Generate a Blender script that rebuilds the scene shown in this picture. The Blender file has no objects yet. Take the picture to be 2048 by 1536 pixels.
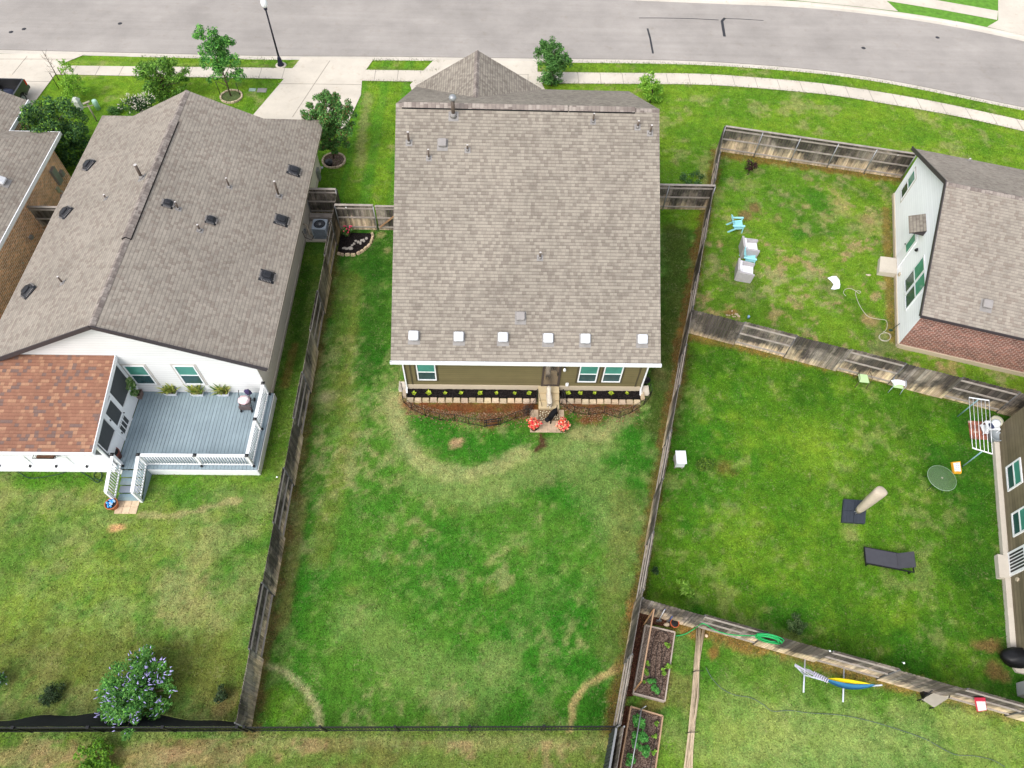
import bpy, bmesh, math, random
import numpy as np
from mathutils import Vector, Matrix
rad = math.radians
random.seed(7); np.random.seed(7)
S = bpy.context.scene
COL = S.collection
# ------------------------------------------------------------------ camera
CH = 28.0
CP, CR_, CY = rad(57.2333), rad(3.00865), rad(2.85199)
FPX = 1380.74
_f = Vector((math.sin(CY)*math.cos(CP), math.cos(CY)*math.cos(CP), -math.sin(CP)))
_r = Vector((math.cos(CY), -math.sin(CY), 0)); _u = _r.cross(_f)
RT = _r*math.cos(CR_) + _u*math.sin(CR_)
UP = -_r*math.sin(CR_) + _u*math.cos(CR_)
CAM = Vector((0, 0, CH))
cd = bpy.data.cameras.new('camera'); cam = bpy.data.objects.new('camera', cd); COL.objects.link(cam)
cd.sensor_width = 36; cd.lens = FPX/2048*36; cd.clip_end = 2000; cd.clip_start = .5
m = Matrix((RT, UP, -_f)).transposed().to_4x4(); m.translation = CAM; cam.matrix_world = m
S.camera = cam
# ------------------------------------------------------------------ light
SUN_EL, SUN_AZ = rad(50), rad(217)      # azimuth clockwise from +y
w = bpy.data.worlds.new('World'); S.world = w; w.use_nodes = True
nt = w.node_tree; nt.nodes.clear()
sky = nt.nodes.new('ShaderNodeTexSky'); sky.sky_type = 'NISHITA'; sky.sun_disc = False
sky.sun_elevation = SUN_EL; sky.sun_rotation = SUN_AZ; sky.air_density = 1.0; sky.dust_density = 3.0; sky.ozone_density = 1.0
hs = nt.nodes.new('ShaderNodeHueSaturation'); hs.inputs['Saturation'].default_value = .35
bg = nt.nodes.new('ShaderNodeBackground'); bg.inputs[1].default_value = .15
ow = nt.nodes.new('ShaderNodeOutputWorld')
nt.links.new(sky.outputs[0], hs.inputs['Color']); nt.links.new(hs.outputs[0], bg.inputs[0]); nt.links.new(bg.outputs[0], ow.inputs[0])
ld = bpy.data.lights.new('sun', 'SUN'); ld.energy = .72; ld.angle = rad(28); ld.color = (1, .96, .9)
sun = bpy.data.objects.new('sun', ld); COL.objects.link(sun)
sd = Vector((math.sin(SUN_AZ)*math.cos(SUN_EL), math.cos(SUN_AZ)*math.cos(SUN_EL), math.sin(SUN_EL)))
sun.rotation_euler = sd.to_track_quat('Z', 'Y').to_euler(); sun.location = (-20, -15, 60)
S.view_settings.view_transform = 'Standard'; S.view_settings.look = 'None'
S.view_settings.exposure = 1.0; S.view_settings.gamma = 1
try: S.cycles.max_bounces = 6
except Exception: pass
# ------------------------------------------------------------------ surveying: photo pixel -> place in the world
def ray(px, py): return RT*((px-1024)/FPX) - UP*((py-768)/FPX) + _f
def P(px, py, z=0.):
    r = ray(px, py); return CAM + r*((z-CH)/r.z)
def RP(px, py, p0, n):
    r = ray(px, py); n = Vector(n); p0 = Vector(p0)
    return CAM + r*((p0-CAM).dot(n)/r.dot(n))
def HT(base, top, z0=0.):
    b = P(base[0], base[1], z0); r = ray(*top)
    best = (1e9, 0)
    for i in range(1, 900):
        z = z0+i*.01; k = (z-CH)/r.z; q = CAM+r*k; d = (q.x-b.x)**2+(q.y-b.y)**2
        if d < best[0]: best = (d, i*.01)
    return best[1]
# ------------------------------------------------------------------ materials
def lin(c):
    return tuple(((v/255)/12.92 if v/255 <= .04045 else ((v/255+.055)/1.055)**2.4) for v in c)
class N:
    def __init__(s, name):
        s.m = bpy.data.materials.new(name); s.m.use_nodes = True; s.t = s.m.node_tree; s.t.nodes.clear()
        s.o = s.n('ShaderNodeOutputMaterial'); s.b = s.n('ShaderNodeBsdfPrincipled'); s.l(s.b.outputs[0], s.o.inputs[0])
    def n(s, t, **k):
        x = s.t.nodes.new(t)
        for a, v in k.items(): setattr(x, a, v)
        return x
    def l(s, a, b): s.t.links.new(a, b)
    def v(s, x, sock):
        if isinstance(x, (int, float)): sock.default_value = x
        elif isinstance(x, tuple): sock.default_value = x if len(x) == 4 or len(sock.default_value) == 3 else x+(1,)
        else: s.l(x, sock)
    def math(s, op, a, b=0., c=None):
        x = s.n('ShaderNodeMath', operation=op); s.v(a, x.inputs[0]); s.v(b, x.inputs[1])
        if c is not None: s.v(c, x.inputs[2])
        return x.outputs[0]
    def mix(s, f, a, b, mode='MIX'):
        x = s.n('ShaderNodeMix', data_type='RGBA', blend_type=mode)
        s.v(f, x.inputs[0]); s.v(a, x.inputs[6]); s.v(b, x.inputs[7]); return x.outputs[2]
    def noise(s, scale, det=2., rough=.5, co=None, dims='3D'):
        x = s.n('ShaderNodeTexNoise', noise_dimensions=dims); x.inputs['Scale'].default_value = scale
        x.inputs['Detail'].default_value = det; x.inputs['Roughness'].default_value = rough
        s.l(co if co else s.co(), x.inputs['Vector']); return x.outputs[0]
    def co(s):
        if not hasattr(s, '_co'): s._co = s.n('ShaderNodeTexCoord').outputs['Object']
        return s._co
    def scaled(s, co, sc):
        x = s.n('ShaderNodeMapping'); x.inputs['Scale'].default_value = sc; s.l(co, x.inputs[0]); return x.outputs[0]
    def ramp(s, x, lo, hi, a=0., b=1.):
        y = s.n('ShaderNodeMapRange'); s.v(x, y.inputs[0]); y.inputs[1].default_value = lo; y.inputs[2].default_value = hi
        y.inputs[3].default_value = a; y.inputs[4].default_value = b; return y.outputs[0]
    def bump(s, h, st=.3, dist=.02):
        x = s.n('ShaderNodeBump'); x.inputs['Strength'].default_value = st; x.inputs['Distance'].default_value = dist
        s.l(h, x.inputs['Height']); s.l(x.outputs[0], s.b.inputs['Normal'])
    def fin(s, col, rough=.8, spec=.3, metal=0.):
        s.v(col, s.b.inputs['Base Color']); s.v(rough, s.b.inputs['Roughness'])
        s.b.inputs['Specular IOR Level'].default_value = spec; s.b.inputs['Metallic'].default_value = metal; return s.m
_mc = {}
def M(name, col, rough=.7, amt=.12, sc=4., spec=.3, metal=0., bump=0.):
    """plain painted / moulded surface with slight uneven tone"""
    if name in _mc: return _mc[name]
    s = N(name); k = s.noise(sc, 5, .6); k2 = s.ramp(k, .25, .75, 1-amt, 1+amt)
    c = s.mix(1., col+(1,), (1, 1, 1, 1), 'MULTIPLY')
    x = s.n('ShaderNodeVectorMath', operation='SCALE'); s.l(c, x.inputs[0]); s.l(k2, x.inputs['Scale'])
    if bump: s.bump(s.noise(sc*8, 4, .6), bump, .01)
    s.fin(x.outputs[0], rough, spec, metal); _mc[name] = s.m; return s.m
def MF(name, rough=.75, sc=6., amt=.15, spec=.2, trans=0.):
    """surface whose tone comes from the face attribute 'fc'"""
    if name in _mc: return _mc[name]
    s = N(name); a = s.n('ShaderNodeAttribute', attribute_name='fc')
    x = s.n('ShaderNodeVectorMath', operation='SCALE'); s.l(a.outputs['Color'], x.inputs[0]); s.l(s.ramp(s.noise(sc, 3), .25, .75, 1-amt, 1+amt), x.inputs['Scale'])
    s.fin(x.outputs[0], rough, spec)
    if trans:
        t = s.n('ShaderNodeBsdfTranslucent'); s.l(x.outputs[0], t.inputs[0]); mx = s.n('ShaderNodeMixShader'); mx.inputs[0].default_value = trans
        s.l(s.b.outputs[0], mx.inputs[1]); s.l(t.outputs[0], mx.inputs[2]); s.l(mx.outputs[0], s.o.inputs[0])
    _mc[name] = s.m; return s.m
def shingle_mat(name, pal, dark=.55, grain=.25):
    """roof shingles from UV in metres: rows of 0.145, random tabs, butt shadow lines"""
    s = N(name); uv = s.n('ShaderNodeUVMap').outputs[0]; sp = s.n('ShaderNodeSeparateXYZ'); s.l(uv, sp.inputs[0])
    u, v = sp.outputs[0], sp.outputs[1]
    vr = s.math('DIVIDE', v, .15); row = s.math('FLOOR', vr); fr = s.math('FRACT', vr)
    wr = s.n('ShaderNodeTexWhiteNoise', noise_dimensions='1D'); s.l(row, wr.inputs['W'])
    uo = s.math('ADD', s.math('DIVIDE', u, .17), s.math('MULTIPLY', wr.outputs[0], 37.))
    cell = s.math('FLOOR', uo); fu = s.math('FRACT', uo)
    cv = s.n('ShaderNodeCombineXYZ'); s.l(cell, cv.inputs[0]); s.l(row, cv.inputs[1])
    wn = s.n('ShaderNodeTexWhiteNoise', noise_dimensions='2D'); s.l(cv.outputs[0], wn.inputs['Vector'])
    cr = s.n('ShaderNodeValToRGB'); cr.color_ramp.interpolation = 'CONSTANT'
    e = cr.color_ramp.elements
    for i, (p, c) in enumerate(pal):
        x = e[i] if i < 2 else e.new(p)
        x.position = p; x.color = c+(1,)
    s.l(wn.outputs[0], cr.inputs[0])
    c = cr.outputs[0]
    # shade of raised tabs, painted as a narrow dark line under each row and beside dark cut-outs
    butt = s.math('LESS_THAN', fr, .24); side = s.math('MULTIPLY', s.math('LESS_THAN', fu, .12), s.math('GREATER_THAN', wn.outputs[0], .35))
    sh = s.math('MAXIMUM', s.math('MULTIPLY', butt, .9), s.math('MULTIPLY', side, .5))
    c = s.mix(s.math('MULTIPLY', sh, 1-dark), c, tuple(x*.35 for x in pal[0][1])+(1,))
    big = s.ramp(s.noise(.3, 4, .6), .3, .7, .90, 1.10); fine = s.ramp(s.noise(45, 3, .7), .25, .75, 1-grain, 1+grain)
    stk = s.ramp(s.noise(1., 3, .6, s.scaled(uv, (2.2, .25, 1))), .3, .7, .94, 1.06)
    x = s.n('ShaderNodeVectorMath', operation='SCALE'); s.l(c, x.inputs[0]); s.l(s.math('MULTIPLY', s.math('MULTIPLY', big, fine), stk), x.inputs['Scale'])
    h = s.math('ADD', s.math('SUBTRACT', 1., fr), s.math('MULTIPLY', s.math('GREATER_THAN', wn.outputs[0], .5), .6))
    s.bump(h, .55, .015)
    return s.fin(x.outputs[0], .92, .15)
def siding_mat(name, col, board=.16, dark=.5, amt=.06, vert=False):
    s = N(name); sp = s.n('ShaderNodeSeparateXYZ'); s.l(s.co(), sp.inputs[0])
    z = s.math('DIVIDE', sp.outputs[2], board); fr = s.math('FRACT', z)
    ln = s.math('LESS_THAN', fr, .13)
    wn = s.n('ShaderNodeTexWhiteNoise', noise_dimensions='1D'); s.l(s.math('FLOOR', z), wn.inputs['W'])
    k = s.math('MULTIPLY', s.ramp(wn.outputs[0], 0, 1, 1-amt, 1+amt), s.ramp(s.noise(1.4, 5, .6), .25, .75, 1-amt*1.3, 1+amt*1.3))
    k = s.math('MULTIPLY', k, s.ramp(s.noise(1., 4, .65, s.scaled(s.co(), (.6, .6, 14))), .25, .75, 1-amt, 1+amt))
    c = s.mix(s.math('MULTIPLY', ln, dark), col+(1,), tuple(x*.4 for x in col)+(1,))
    x = s.n('ShaderNodeVectorMath', operation='SCALE'); s.l(c, x.inputs[0]); s.l(k, x.inputs['Scale'])
    s.bump(s.math('SUBTRACT', 1., fr), .6, .02)
    return s.fin(x.outputs[0], .6, .3)
def brick_mat(name, c1, c2, mort, bw=.22, bh=.075, axis='uv'):
    s = N(name); uv = s.n('ShaderNodeUVMap').outputs[0]
    b = s.n('ShaderNodeTexBrick'); s.l(uv, b.inputs[0]); b.inputs['Scale'].default_value = 1
    b.inputs['Color1'].default_value = c1+(1,); b.inputs['Color2'].default_value = c2+(1,); b.inputs['Mortar'].default_value = mort+(1,)
    b.inputs['Mortar Size'].default_value = .011; b.inputs['Brick Width'].default_value = bw; b.inputs['Row Height'].default_value = bh; b.inputs['Bias'].default_value = -.1
    x = s.n('ShaderNodeVectorMath', operation='SCALE'); s.l(b.outputs[0], x.inputs[0]); s.l(s.ramp(s.noise(5, 6, .75), .28, .72, .62, 1.38), x.inputs['Scale'])
    s.bump(s.math('SUBTRACT', 1., b.outputs[1]), .5, .01)
    return s.fin(x.outputs[0], .9, .15)
def concrete_mat(name, col, amt=.1, st=.5, streak=0.):
    s = N(name); p = s.n('ShaderNodeNewGeometry').outputs['Position']
    k = s.math('MULTIPLY', s.ramp(s.noise(.35, 6, .65, p), .3, .7, 1-amt, 1+amt), s.ramp(s.noise(28, 5, .75, p), .25, .75, 1-amt*.8, 1+amt*.8))
    stn = s.ramp(s.noise(1.7, 6, .7, p), .56, .75, 0, st)
    if streak:
        k = s.math('MULTIPLY', k, s.ramp(s.noise(1., 6, .7, s.scaled(p, (.05, 1.6, 1))), .3, .7, 1-streak, 1+streak))
        k = s.math('MULTIPLY', k, s.ramp(s.noise(.13, 4, .6, p), .35, .7, 1+streak*.7, 1-streak*1.6))
        k = s.math('MULTIPLY', k, s.ramp(s.noise(110, 3, .8, p), .3, .7, .86, 1.14))
    c = s.mix(stn, col+(1,), tuple(x*f for x, f in zip(col, (.78, .72, .64)))+(1,))
    x = s.n('ShaderNodeVectorMath', operation='SCALE'); s.l(c, x.inputs[0]); s.l(k, x.inputs['Scale'])
    s.bump(s.noise(60, 4, .7, p), .2, .005)
    return s.fin(x.outputs[0], .88, .25)
def wood_mat(name, tone=1.):
    """weathered pickets: grey, black mildew, tan where rain washes the foot"""
    s = N(name); a = s.n('ShaderNodeAttribute', attribute_name='fc'); co = s.co()
    p = s.n('ShaderNodeNewGeometry').outputs['Position']
    sp = s.n('ShaderNodeSeparateXYZ'); s.l(p, sp.inputs[0]); z = sp.outputs[2]
    gr = s.noise(1., 5, .7, s.scaled(p, (24, 24, 1.3)))
    mil = s.ramp(s.math('ADD', s.noise(.55, 5, .6, p), s.math('MULTIPLY', s.noise(7, 3, .6, p), .18)), .44, .60, 0, 1)
    tan = s.ramp(s.math('ADD', s.math('ADD', z, s.math('MULTIPLY', s.noise(.45, 4, .65, p), -3.4)), s.math('MULTIPLY', s.noise(9, 2, .5, s.scaled(p, (1, 1, .1))), -.8)), -1.92, -1.35, 1, 0)
    c = s.mix(mil, (.25, .215, .18, 1), (.075, .065, .056, 1)); c = s.mix(tan, c, (.52, .41, .28, 1))
    c = s.mix(1., c, a.outputs['Color'], 'MULTIPLY')
    x = s.n('ShaderNodeVectorMath', operation='SCALE'); s.l(c, x.inputs[0]); s.l(s.ramp(gr, .25, .75, .45*tone, 1.7*tone), x.inputs['Scale'])
    s.bump(gr, .3, .01)
    return s.fin(x.outputs[0], .9, .15)
def grass_mat():
    s = N('lawn'); a = s.n('ShaderNodeAttribute', attribute_name='gc'); p = s.n('ShaderNodeNewGeometry').outputs['Position']
    f1 = s.ramp(s.noise(17, 6, .85, p), .34, .66, .40, 1.60); f2 = s.ramp(s.noise(2.2, 7, .8, p), .32, .68, .62, 1.38)
    f3 = s.ramp(s.noise(7.5, 3, .6, s.scaled(p, (1, .6, 1))), .3, .7, .86, 1.14)
    vo = s.n('ShaderNodeTexVoronoi'); vo.inputs['Scale'].default_value = 11; s.l(p, vo.inputs['Vector'])
    dry = s.ramp(s.math('ADD', s.noise(9, 4, .7, p), s.math('MULTIPLY', s.noise(1.3, 3, .6, p), .5)), .83, 1.02, 0, .6)
    cool = s.ramp(s.noise(.9, 6, .8, p), .42, .62, 0, .75)
    c = s.mix(cool, a.outputs['Color'], s.mix(1., a.outputs['Color'], (.60, .84, .74, 1), 'MULTIPLY'))
    c = s.mix(dry, c, (.27, .25, .125, 1))
    c = s.mix(s.ramp(vo.outputs[0], .0, .22, .35, 0), c, (.16, .24, .05, 1))
    k = s.math('MULTIPLY', s.math('MULTIPLY', f1, f2), f3)
    x = s.n('ShaderNodeVectorMath', operation='SCALE'); s.l(c, x.inputs[0]); s.l(k, x.inputs['Scale'])
    s.bump(s.math('ADD', s.noise(24, 5, .75, p), s.math('MULTIPLY', s.noise(5, 3, .6, p), .8)), .75, .06)
    return s.fin(x.outputs[0], .95, .08)
# ------------------------------------------------------------------ mesh builder
class MB:
    def __init__(s): s.v = []; s.f = []; s.mi = []; s.c = []; s.uv = {}; s.sm = []
    def add(s, vs, fs, mi=0, c=(1, 1, 1), sm=False):
        o = len(s.v); s.v += [tuple(x) for x in vs]
        for f in fs: s.f.append(tuple(i+o for i in f)); s.mi.append(mi); s.c.append(c); s.sm.append(sm)
        return s
    def poly(s, pts, mi=0, c=(1, 1, 1), uv=None):
        s.add(pts, [tuple(range(len(pts)))], mi, c)
        if uv is not None: s.uv[len(s.f)-1] = uv
        return s
    def hexa(s, b, t, mi=0, c=(1, 1, 1)):
        return s.add(list(b)+list(t), [(3, 2, 1, 0), (4, 5, 6, 7), (0, 1, 5, 4), (1, 2, 6, 5), (2, 3, 7, 6), (3, 0, 4, 7)], mi, c)
    def box(s, x0, x1, y0, y1, z0, z1, mi=0, c=(1, 1, 1)):
        return s.hexa([(x0, y0, z0), (x1, y0, z0), (x1, y1, z0), (x0, y1, z0)], [(x0, y0, z1), (x1, y0, z1), (x1, y1, z1), (x0, y1, z1)], mi, c)
    def fbox(s, o, ax, ay, az, a, b, mi=0, c=(1, 1, 1)):
        """box in a local frame: o origin, axes, a=(x0,y0,z0) b=(x1,y1,z1)"""
        q = lambda x, y, z: Vector(o)+Vector(ax)*x+Vector(ay)*y+Vector(az)*z
        return s.hexa([q(a[0], a[1], a[2]), q(b[0], a[1], a[2]), q(b[0], b[1], a[2]), q(a[0], b[1], a[2])],
                      [q(a[0], a[1], b[2]), q(b[0], a[1], b[2]), q(b[0], b[1], b[2]), q(a[0], b[1], b[2])], mi, c)
    def bar(s, p, q, w, h, mi=0, c=(1, 1, 1), up=(0, 0, 1)):
        p, q = Vector(p), Vector(q); d = (q-p); L = d.length; d = d.normalized(); u = Vector(up)
        sd = d.cross(u)
        if sd.length < 1e-4: sd = d.cross(Vector((1, 0, 0)))
        sd.normalize(); u = sd.cross(d)
        return s.fbox(p, d, sd, u, (0, -w/2, -h/2), (L, w/2, h/2), mi, c)
    def cyl(s, p, q, r0, r1=None, n=8, mi=0, c=(1, 1, 1), caps=True, sm=True):
        p, q = Vector(p), Vector(q); r1 = r0 if r1 is None else r1; d = (q-p).normalized()
        a = d.orthogonal().normalized(); b = d.cross(a)
        vs = []
        for (o, r) in ((p, r0), (q, r1)):
            for i in range(n):
                t = 2*math.pi*i/n; vs.append(o+(a*math.cos(t)+b*math.sin(t))*r)
        s.add(vs, [(i, (i+1) % n, n+(i+1) % n, n+i) for i in range(n)], mi, c, sm)
        if caps:
            k = len(s.v)-2*n
            s.f.append(tuple(k+i for i in reversed(range(n)))); s.mi.append(mi); s.c.append(c); s.sm.append(False)
            s.f.append(tuple(k+n+i for i in range(n))); s.mi.append(mi); s.c.append(c); s.sm.append(False)
        return s
    def tube(s, pts, r, n=6, mi=0, c=(1, 1, 1)):
        pts = [Vector(p) for p in pts]; vs = []; fs = []; rr = r if isinstance(r, list) else [r]*len(pts)
        for k, p in enumerate(pts):
            d = (pts[min(k+1, len(pts)-1)]-pts[max(k-1, 0)]).normalized()
            a = d.cross(Vector((0, 0, 1)));
            if a.length < .05: a = d.cross(Vector((1, 0, 0)))
            a.normalize(); b = d.cross(a)
            for i in range(n):
                t = 2*math.pi*i/n; vs.append(p+(a*math.cos(t)+b*math.sin(t))*rr[k])
        for k in range(len(pts)-1):
            for i in range(n): fs.append((k*n+i, k*n+(i+1) % n, (k+1)*n+(i+1) % n, (k+1)*n+i))
        fs.append(tuple(reversed(range(n)))); fs.append(tuple((len(pts)-1)*n+i for i in range(n)))
        return s.add(vs, fs, mi, c, True)
    def lathe(s, prof, o=(0, 0, 0), n=16, mi=0, c=(1, 1, 1), sm=True):
        vs = []; fs = []
        for r, z in prof:
            for i in range(n):
                t = 2*math.pi*i/n; vs.append((o[0]+r*math.cos(t), o[1]+r*math.sin(t), o[2]+z))
        for k in range(len(prof)-1):
            for i in range(n): fs.append((k*n+i, k*n+(i+1) % n, (k+1)*n+(i+1) % n, (k+1)*n+i))
        fs.append(tuple(reversed(range(n)))); fs.append(tuple((len(prof)-1)*n+i for i in range(n)))
        return s.add(vs, fs, mi, c, sm)
    def prism(s, pts, z0, z1, mi=0, c=(1, 1, 1)):
        n = len(pts); vs = [(p[0], p[1], z0) for p in pts]+[(p[0], p[1], z1) for p in pts]
        return s.add(vs, [tuple(reversed(range(n))), tuple(range(n, 2*n))]+[(i, (i+1) % n, n+(i+1) % n, n+i) for i in range(n)], mi, c)
    def slab(s, pts, th, mi=0, c=(1, 1, 1)):
        """planar polygon (3D) given thickness along its normal (downwards)"""
        pts = [Vector(p) for p in pts]; nn = (pts[1]-pts[0]).cross(pts[2]-pts[1]).normalized()
        if nn.z < 0: pts.reverse(); nn = -nn
        n = len(pts); vs = pts+[p-nn*th for p in pts]
        return s.add(vs, [tuple(range(n)), tuple(reversed(range(n, 2*n)))]+[(i, n+i, n+(i+1) % n, (i+1) % n) for i in range(n)], mi, c)
    def blob(s, o, r, n=8, m=6, jit=.0, mi=0, c=(1, 1, 1)):
        rx, ry, rz = (r, r, r) if isinstance(r, (int, float)) else r
        vs = [(o[0], o[1], o[2]-rz)]; fs = []
        for k in range(1, m):
            ph = math.pi*k/m
            for i in range(n):
                t = 2*math.pi*i/n; j = 1+random.uniform(-jit, jit)
                vs.append((o[0]+rx*j*math.sin(ph)*math.cos(t), o[1]+ry*j*math.sin(ph)*math.sin(t), o[2]-rz*j*math.cos(ph)))
        vs.append((o[0], o[1], o[2]+rz)); L = len(vs)-1
        for i in range(n): fs.append((0, 1+(i+1) % n, 1+i)); fs.append((L, L-n+i, L-n+(i+1) % n))
        for k in range(m-2):
            for i in range(n): a = 1+k*n+i; b = 1+k*n+(i+1) % n; fs.append((a, b, b+n, a+n))
        return s.add(vs, fs, mi, c, True)
    def build(s, name, mats, parent=None, origin=None, label=None, cat=None, group=None, kind=None):
        me = bpy.data.meshes.new(name)
        o = Vector(origin) if origin is not None else (parent['_o'] and Vector(parent['_o']) if parent is not None and '_o' in parent else Vector((0, 0, 0)))
        vs = [(x[0]-o.x, x[1]-o.y, x[2]-o.z) for x in s.v] if o.length else s.v
        me.from_pydata(vs, [], s.f)
        if not isinstance(mats, (list, tuple)): mats = [mats]
        for mm in mats: me.materials.append(mm)
        me.polygons.foreach_set('material_index', s.mi)
        me.polygons.foreach_set('use_smooth', s.sm)
        if any(c != (1, 1, 1) for c in s.c):
            at = me.attributes.new('fc', 'FLOAT_COLOR', 'FACE')
            at.data.foreach_set('color', np.array([tuple(c)+(1,) for c in s.c], dtype=np.float32).ravel())
        elif s.c:
            at = me.attributes.new('fc', 'FLOAT_COLOR', 'FACE'); at.data.foreach_set('color', np.ones(4*len(s.f), dtype=np.float32))
        if s.uv:
            ul = me.uv_layers.new(name='UVMap')
            for fi, uv in s.uv.items():
                ls = me.polygons[fi].loop_start
                for k, t in enumerate(uv): ul.data[ls+k].uv = t
        me.update()
        ob = bpy.data.objects.new(name, me); COL.objects.link(ob)
        if parent is not None: ob.parent = parent
        if origin is not None: ob.location = o; ob['_o'] = tuple(o)
        elif parent is not None and '_o' in parent: ob['_o'] = tuple(o)
        if parent is not None and parent.parent is None: pass
        if label: ob['label'] = label
        if cat: ob['category'] = cat
        if group: ob['group'] = group
        if kind: ob['kind'] = kind
        return ob
def thing(name, label, cat, loc=(0, 0, 0), group=None, rz=0., world=True):
    """Empty at the thing's base; world=True: its parts are drawn in world coordinates"""
    o = bpy.data.objects.new(name, None); COL.objects.link(o); o.location = loc; o.rotation_euler = (0, 0, rz); o.empty_display_size = .2
    o['label'] = label; o['category'] = cat
    if group: o['group'] = group
    if world: o['_o'] = tuple(loc)
    return o
def dup(o, loc, rz=0., label=None, group=None, parent=None):
    c = o.copy(); COL.objects.link(c)
    if parent is None: c.location = loc; c.rotation_euler = (0, 0, rz)
    else: c.parent = parent
    if label: c['label'] = label
    if group: c['group'] = group
    for ch in list(o.children): dup(ch, None, parent=c)
    return c
# ================================================================== materials of the place
m_shingle = shingle_mat('taupe shingles', [(0, (0.245, 0.215, 0.179)), (.22, (0.295, 0.261, 0.216)), (.64, (0.268, 0.234, 0.194)), (.80, (0.213, 0.183, 0.153))], .45)
m_shingle_pale = shingle_mat('pale taupe shingles', [(0, (0.263, 0.231, 0.195)), (.25, (0.307, 0.271, 0.227)), (.66, (0.282, 0.247, 0.207)), (.82, (0.239, 0.201, 0.168))], .6, .24)
m_shingle_red = shingle_mat('russet shingles', [(0, (.255, .125, .083)), (.42, (.36, .20, .125)), (.60, (.285, .145, .095)), (.86, (.175, .115, .098))], .6)
m_ridge = shingle_mat('ridge cap shingles', [(0, (.235, .198, .175)), (.35, (.30, .26, .23)), (.7, (.20, .168, .15)), (.9, (.17, .14, .125))], .7)
m_white = M('white paint', (.80, .81, .82), .5, .04)
m_trim_dark = M('dark brown trim paint', (.05, .042, .045), .5, .1)
m_olive = siding_mat('olive lap siding', (.150, .125, .058))
m_olive_r = siding_mat('faded olive siding', (.165, .135, .085), .18, .6, .14)
m_whitesid = siding_mat('white lap siding', (.70, .70, .69), .17, .22, .02)
m_whitebb = siding_mat('pale white siding', (.92, .93, .95), .2, .16, .02)
m_brick_tan = brick_mat('tan brick', (.74, .40, .21), (.46, .23, .13), (.86, .76, .62), .30, .11)
m_brick_red = brick_mat('red brown brick', (.27, .10, .07), (.135, .055, .042), (.52, .42, .36), .27, .10)
m_conc = concrete_mat('concrete', (.565, .51, .43), .13, .8)
m_kerb = concrete_mat('kerb concrete', (.55, .50, .43), .12, .6)
m_found = concrete_mat('foundation stucco', (.50, .42, .31))
m_stucco = concrete_mat('beige stucco', (.70, .64, .54), .08)
m_asph = concrete_mat('worn asphalt', (.325, .297, .272), .12, .5, .07)
m_tar = M('tar seal', (.03, .03, .035), .6)
m_grass = grass_mat()
m_glass_t = None
def glass_mat(name, col, rough=.08):
    s = N(name); c = s.mix(s.ramp(s.noise(1.5, 3), .35, .65, 0, .35), col+(1,), tuple(min(1, x*1.8+.02) for x in col)+(1,))
    return s.fin(c, rough, .8)
m_gl_up = glass_mat('teal blind behind glass', (.05, .22, .17))
m_gl_lo = glass_mat('dark screened glass', (.016, .058, .062), .2)
m_gl_dk = glass_mat('dark glass', (.02, .035, .04), .1)
m_gl_brown = glass_mat('brown reflective glass', (.05, .035, .025), .03)
m_screen = M('charcoal insect screen', (.06, .065, .068), .6, .1)
m_black = M('black metal', (.012, .012, .014), .4, .1)
m_galv = M('galvanised steel', (.30, .31, .32), .4, .12, spec=.6, metal=.4)
m_vent_gr = M('grey vent metal', (.27, .25, .24), .5)
m_pipe = M('brown vent pipe', (.10, .075, .06), .5)
m_pipe_cap = M('pale pipe rim', (.55, .52, .5), .5)
m_lead = M('lead flashing', (.25, .235, .225), .6, .2)
m_black_pl = M('black plastic vent', (.022, .023, .027), .35, .2)
m_wood = wood_mat('weathered cedar')
m_rail = M('grey rail wood', (.33, .29, .255), .85, .3, 3.)
m_rail_tan = M('tan rail wood', (.34, .20, .11), .8, .3, 3.)
m_leaf = MF('leaves', .6, 5, .15, .25, .3)
m_bark = M('bark', (.11, .08, .055), .9, .3, 8, bump=.5)
m_stone = M('tan edging stone', (.46, .33, .23), .9, .3, 5, bump=.4)
m_mulch = None
def mulch_mat(name, a, b, sc=30):
    s = N(name); p = s.n('ShaderNodeNewGeometry').outputs['Position']
    v = s.n('ShaderNodeTexVoronoi'); v.inputs['Scale'].default_value = sc; s.l(p, v.inputs['Vector'])
    sp = s.n('ShaderNodeSeparateColor'); s.l(v.outputs['Color'], sp.inputs[0])
    c = s.mix(s.ramp(sp.outputs[0], .3, .9, 0, 1), a+(1,), b+(1,)); s.bump(v.outputs[0], 1., .04)
    return s.fin(c, .95, .1)
m_mulch = mulch_mat('black mulch', (.008, .007, .007), (.03, .024, .024))
m_soil = mulch_mat('brown bed soil', (.085, .055, .042), (.23, .165, .13), 24)
m_redmulch = mulch_mat('red brown mulch', (.05, .022, .014), (.13, .055, .035))
# ================================================================== ground
def smooth(x, a, b):
    t = np.clip((x-a)/(b-a), 0, 1); return t*t*(3-2*t)
KX = []; 
def curve(pxs):
    q = [P(x, y, 0) for x, y in pxs]; return np.array([a.x for a in q]), np.array([a.y for a in q])
kx, ky = curve([(0, 110), (154, 111), (547, 116), (761, 120), (878, 121.5), (1144, 125), (1350, 127), (1486, 133.6), (1623, 145), (1691, 152), (1759, 163), (1827, 175.5), (1895, 188.5), (1963, 204), (2048, 221.5)])
kx = np.concatenate([[-70], kx, [48]]); ky = np.concatenate([[ky[0]], ky, [ky[-1]-3.6]])
ky[1:4] = np.mean(ky[1:4])                      # straight stretch
ky[0] = ky[1]
def K(x): return np.interp(x, kx, ky)
_t = np.linspace(-70, 48, 237); _ky = np.interp(_t, kx, ky); _ky = np.convolve(np.pad(_ky, 6, 'edge'), np.ones(13)/13, 'valid')
def K(x): return np.interp(x, _t, _ky)
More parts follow.
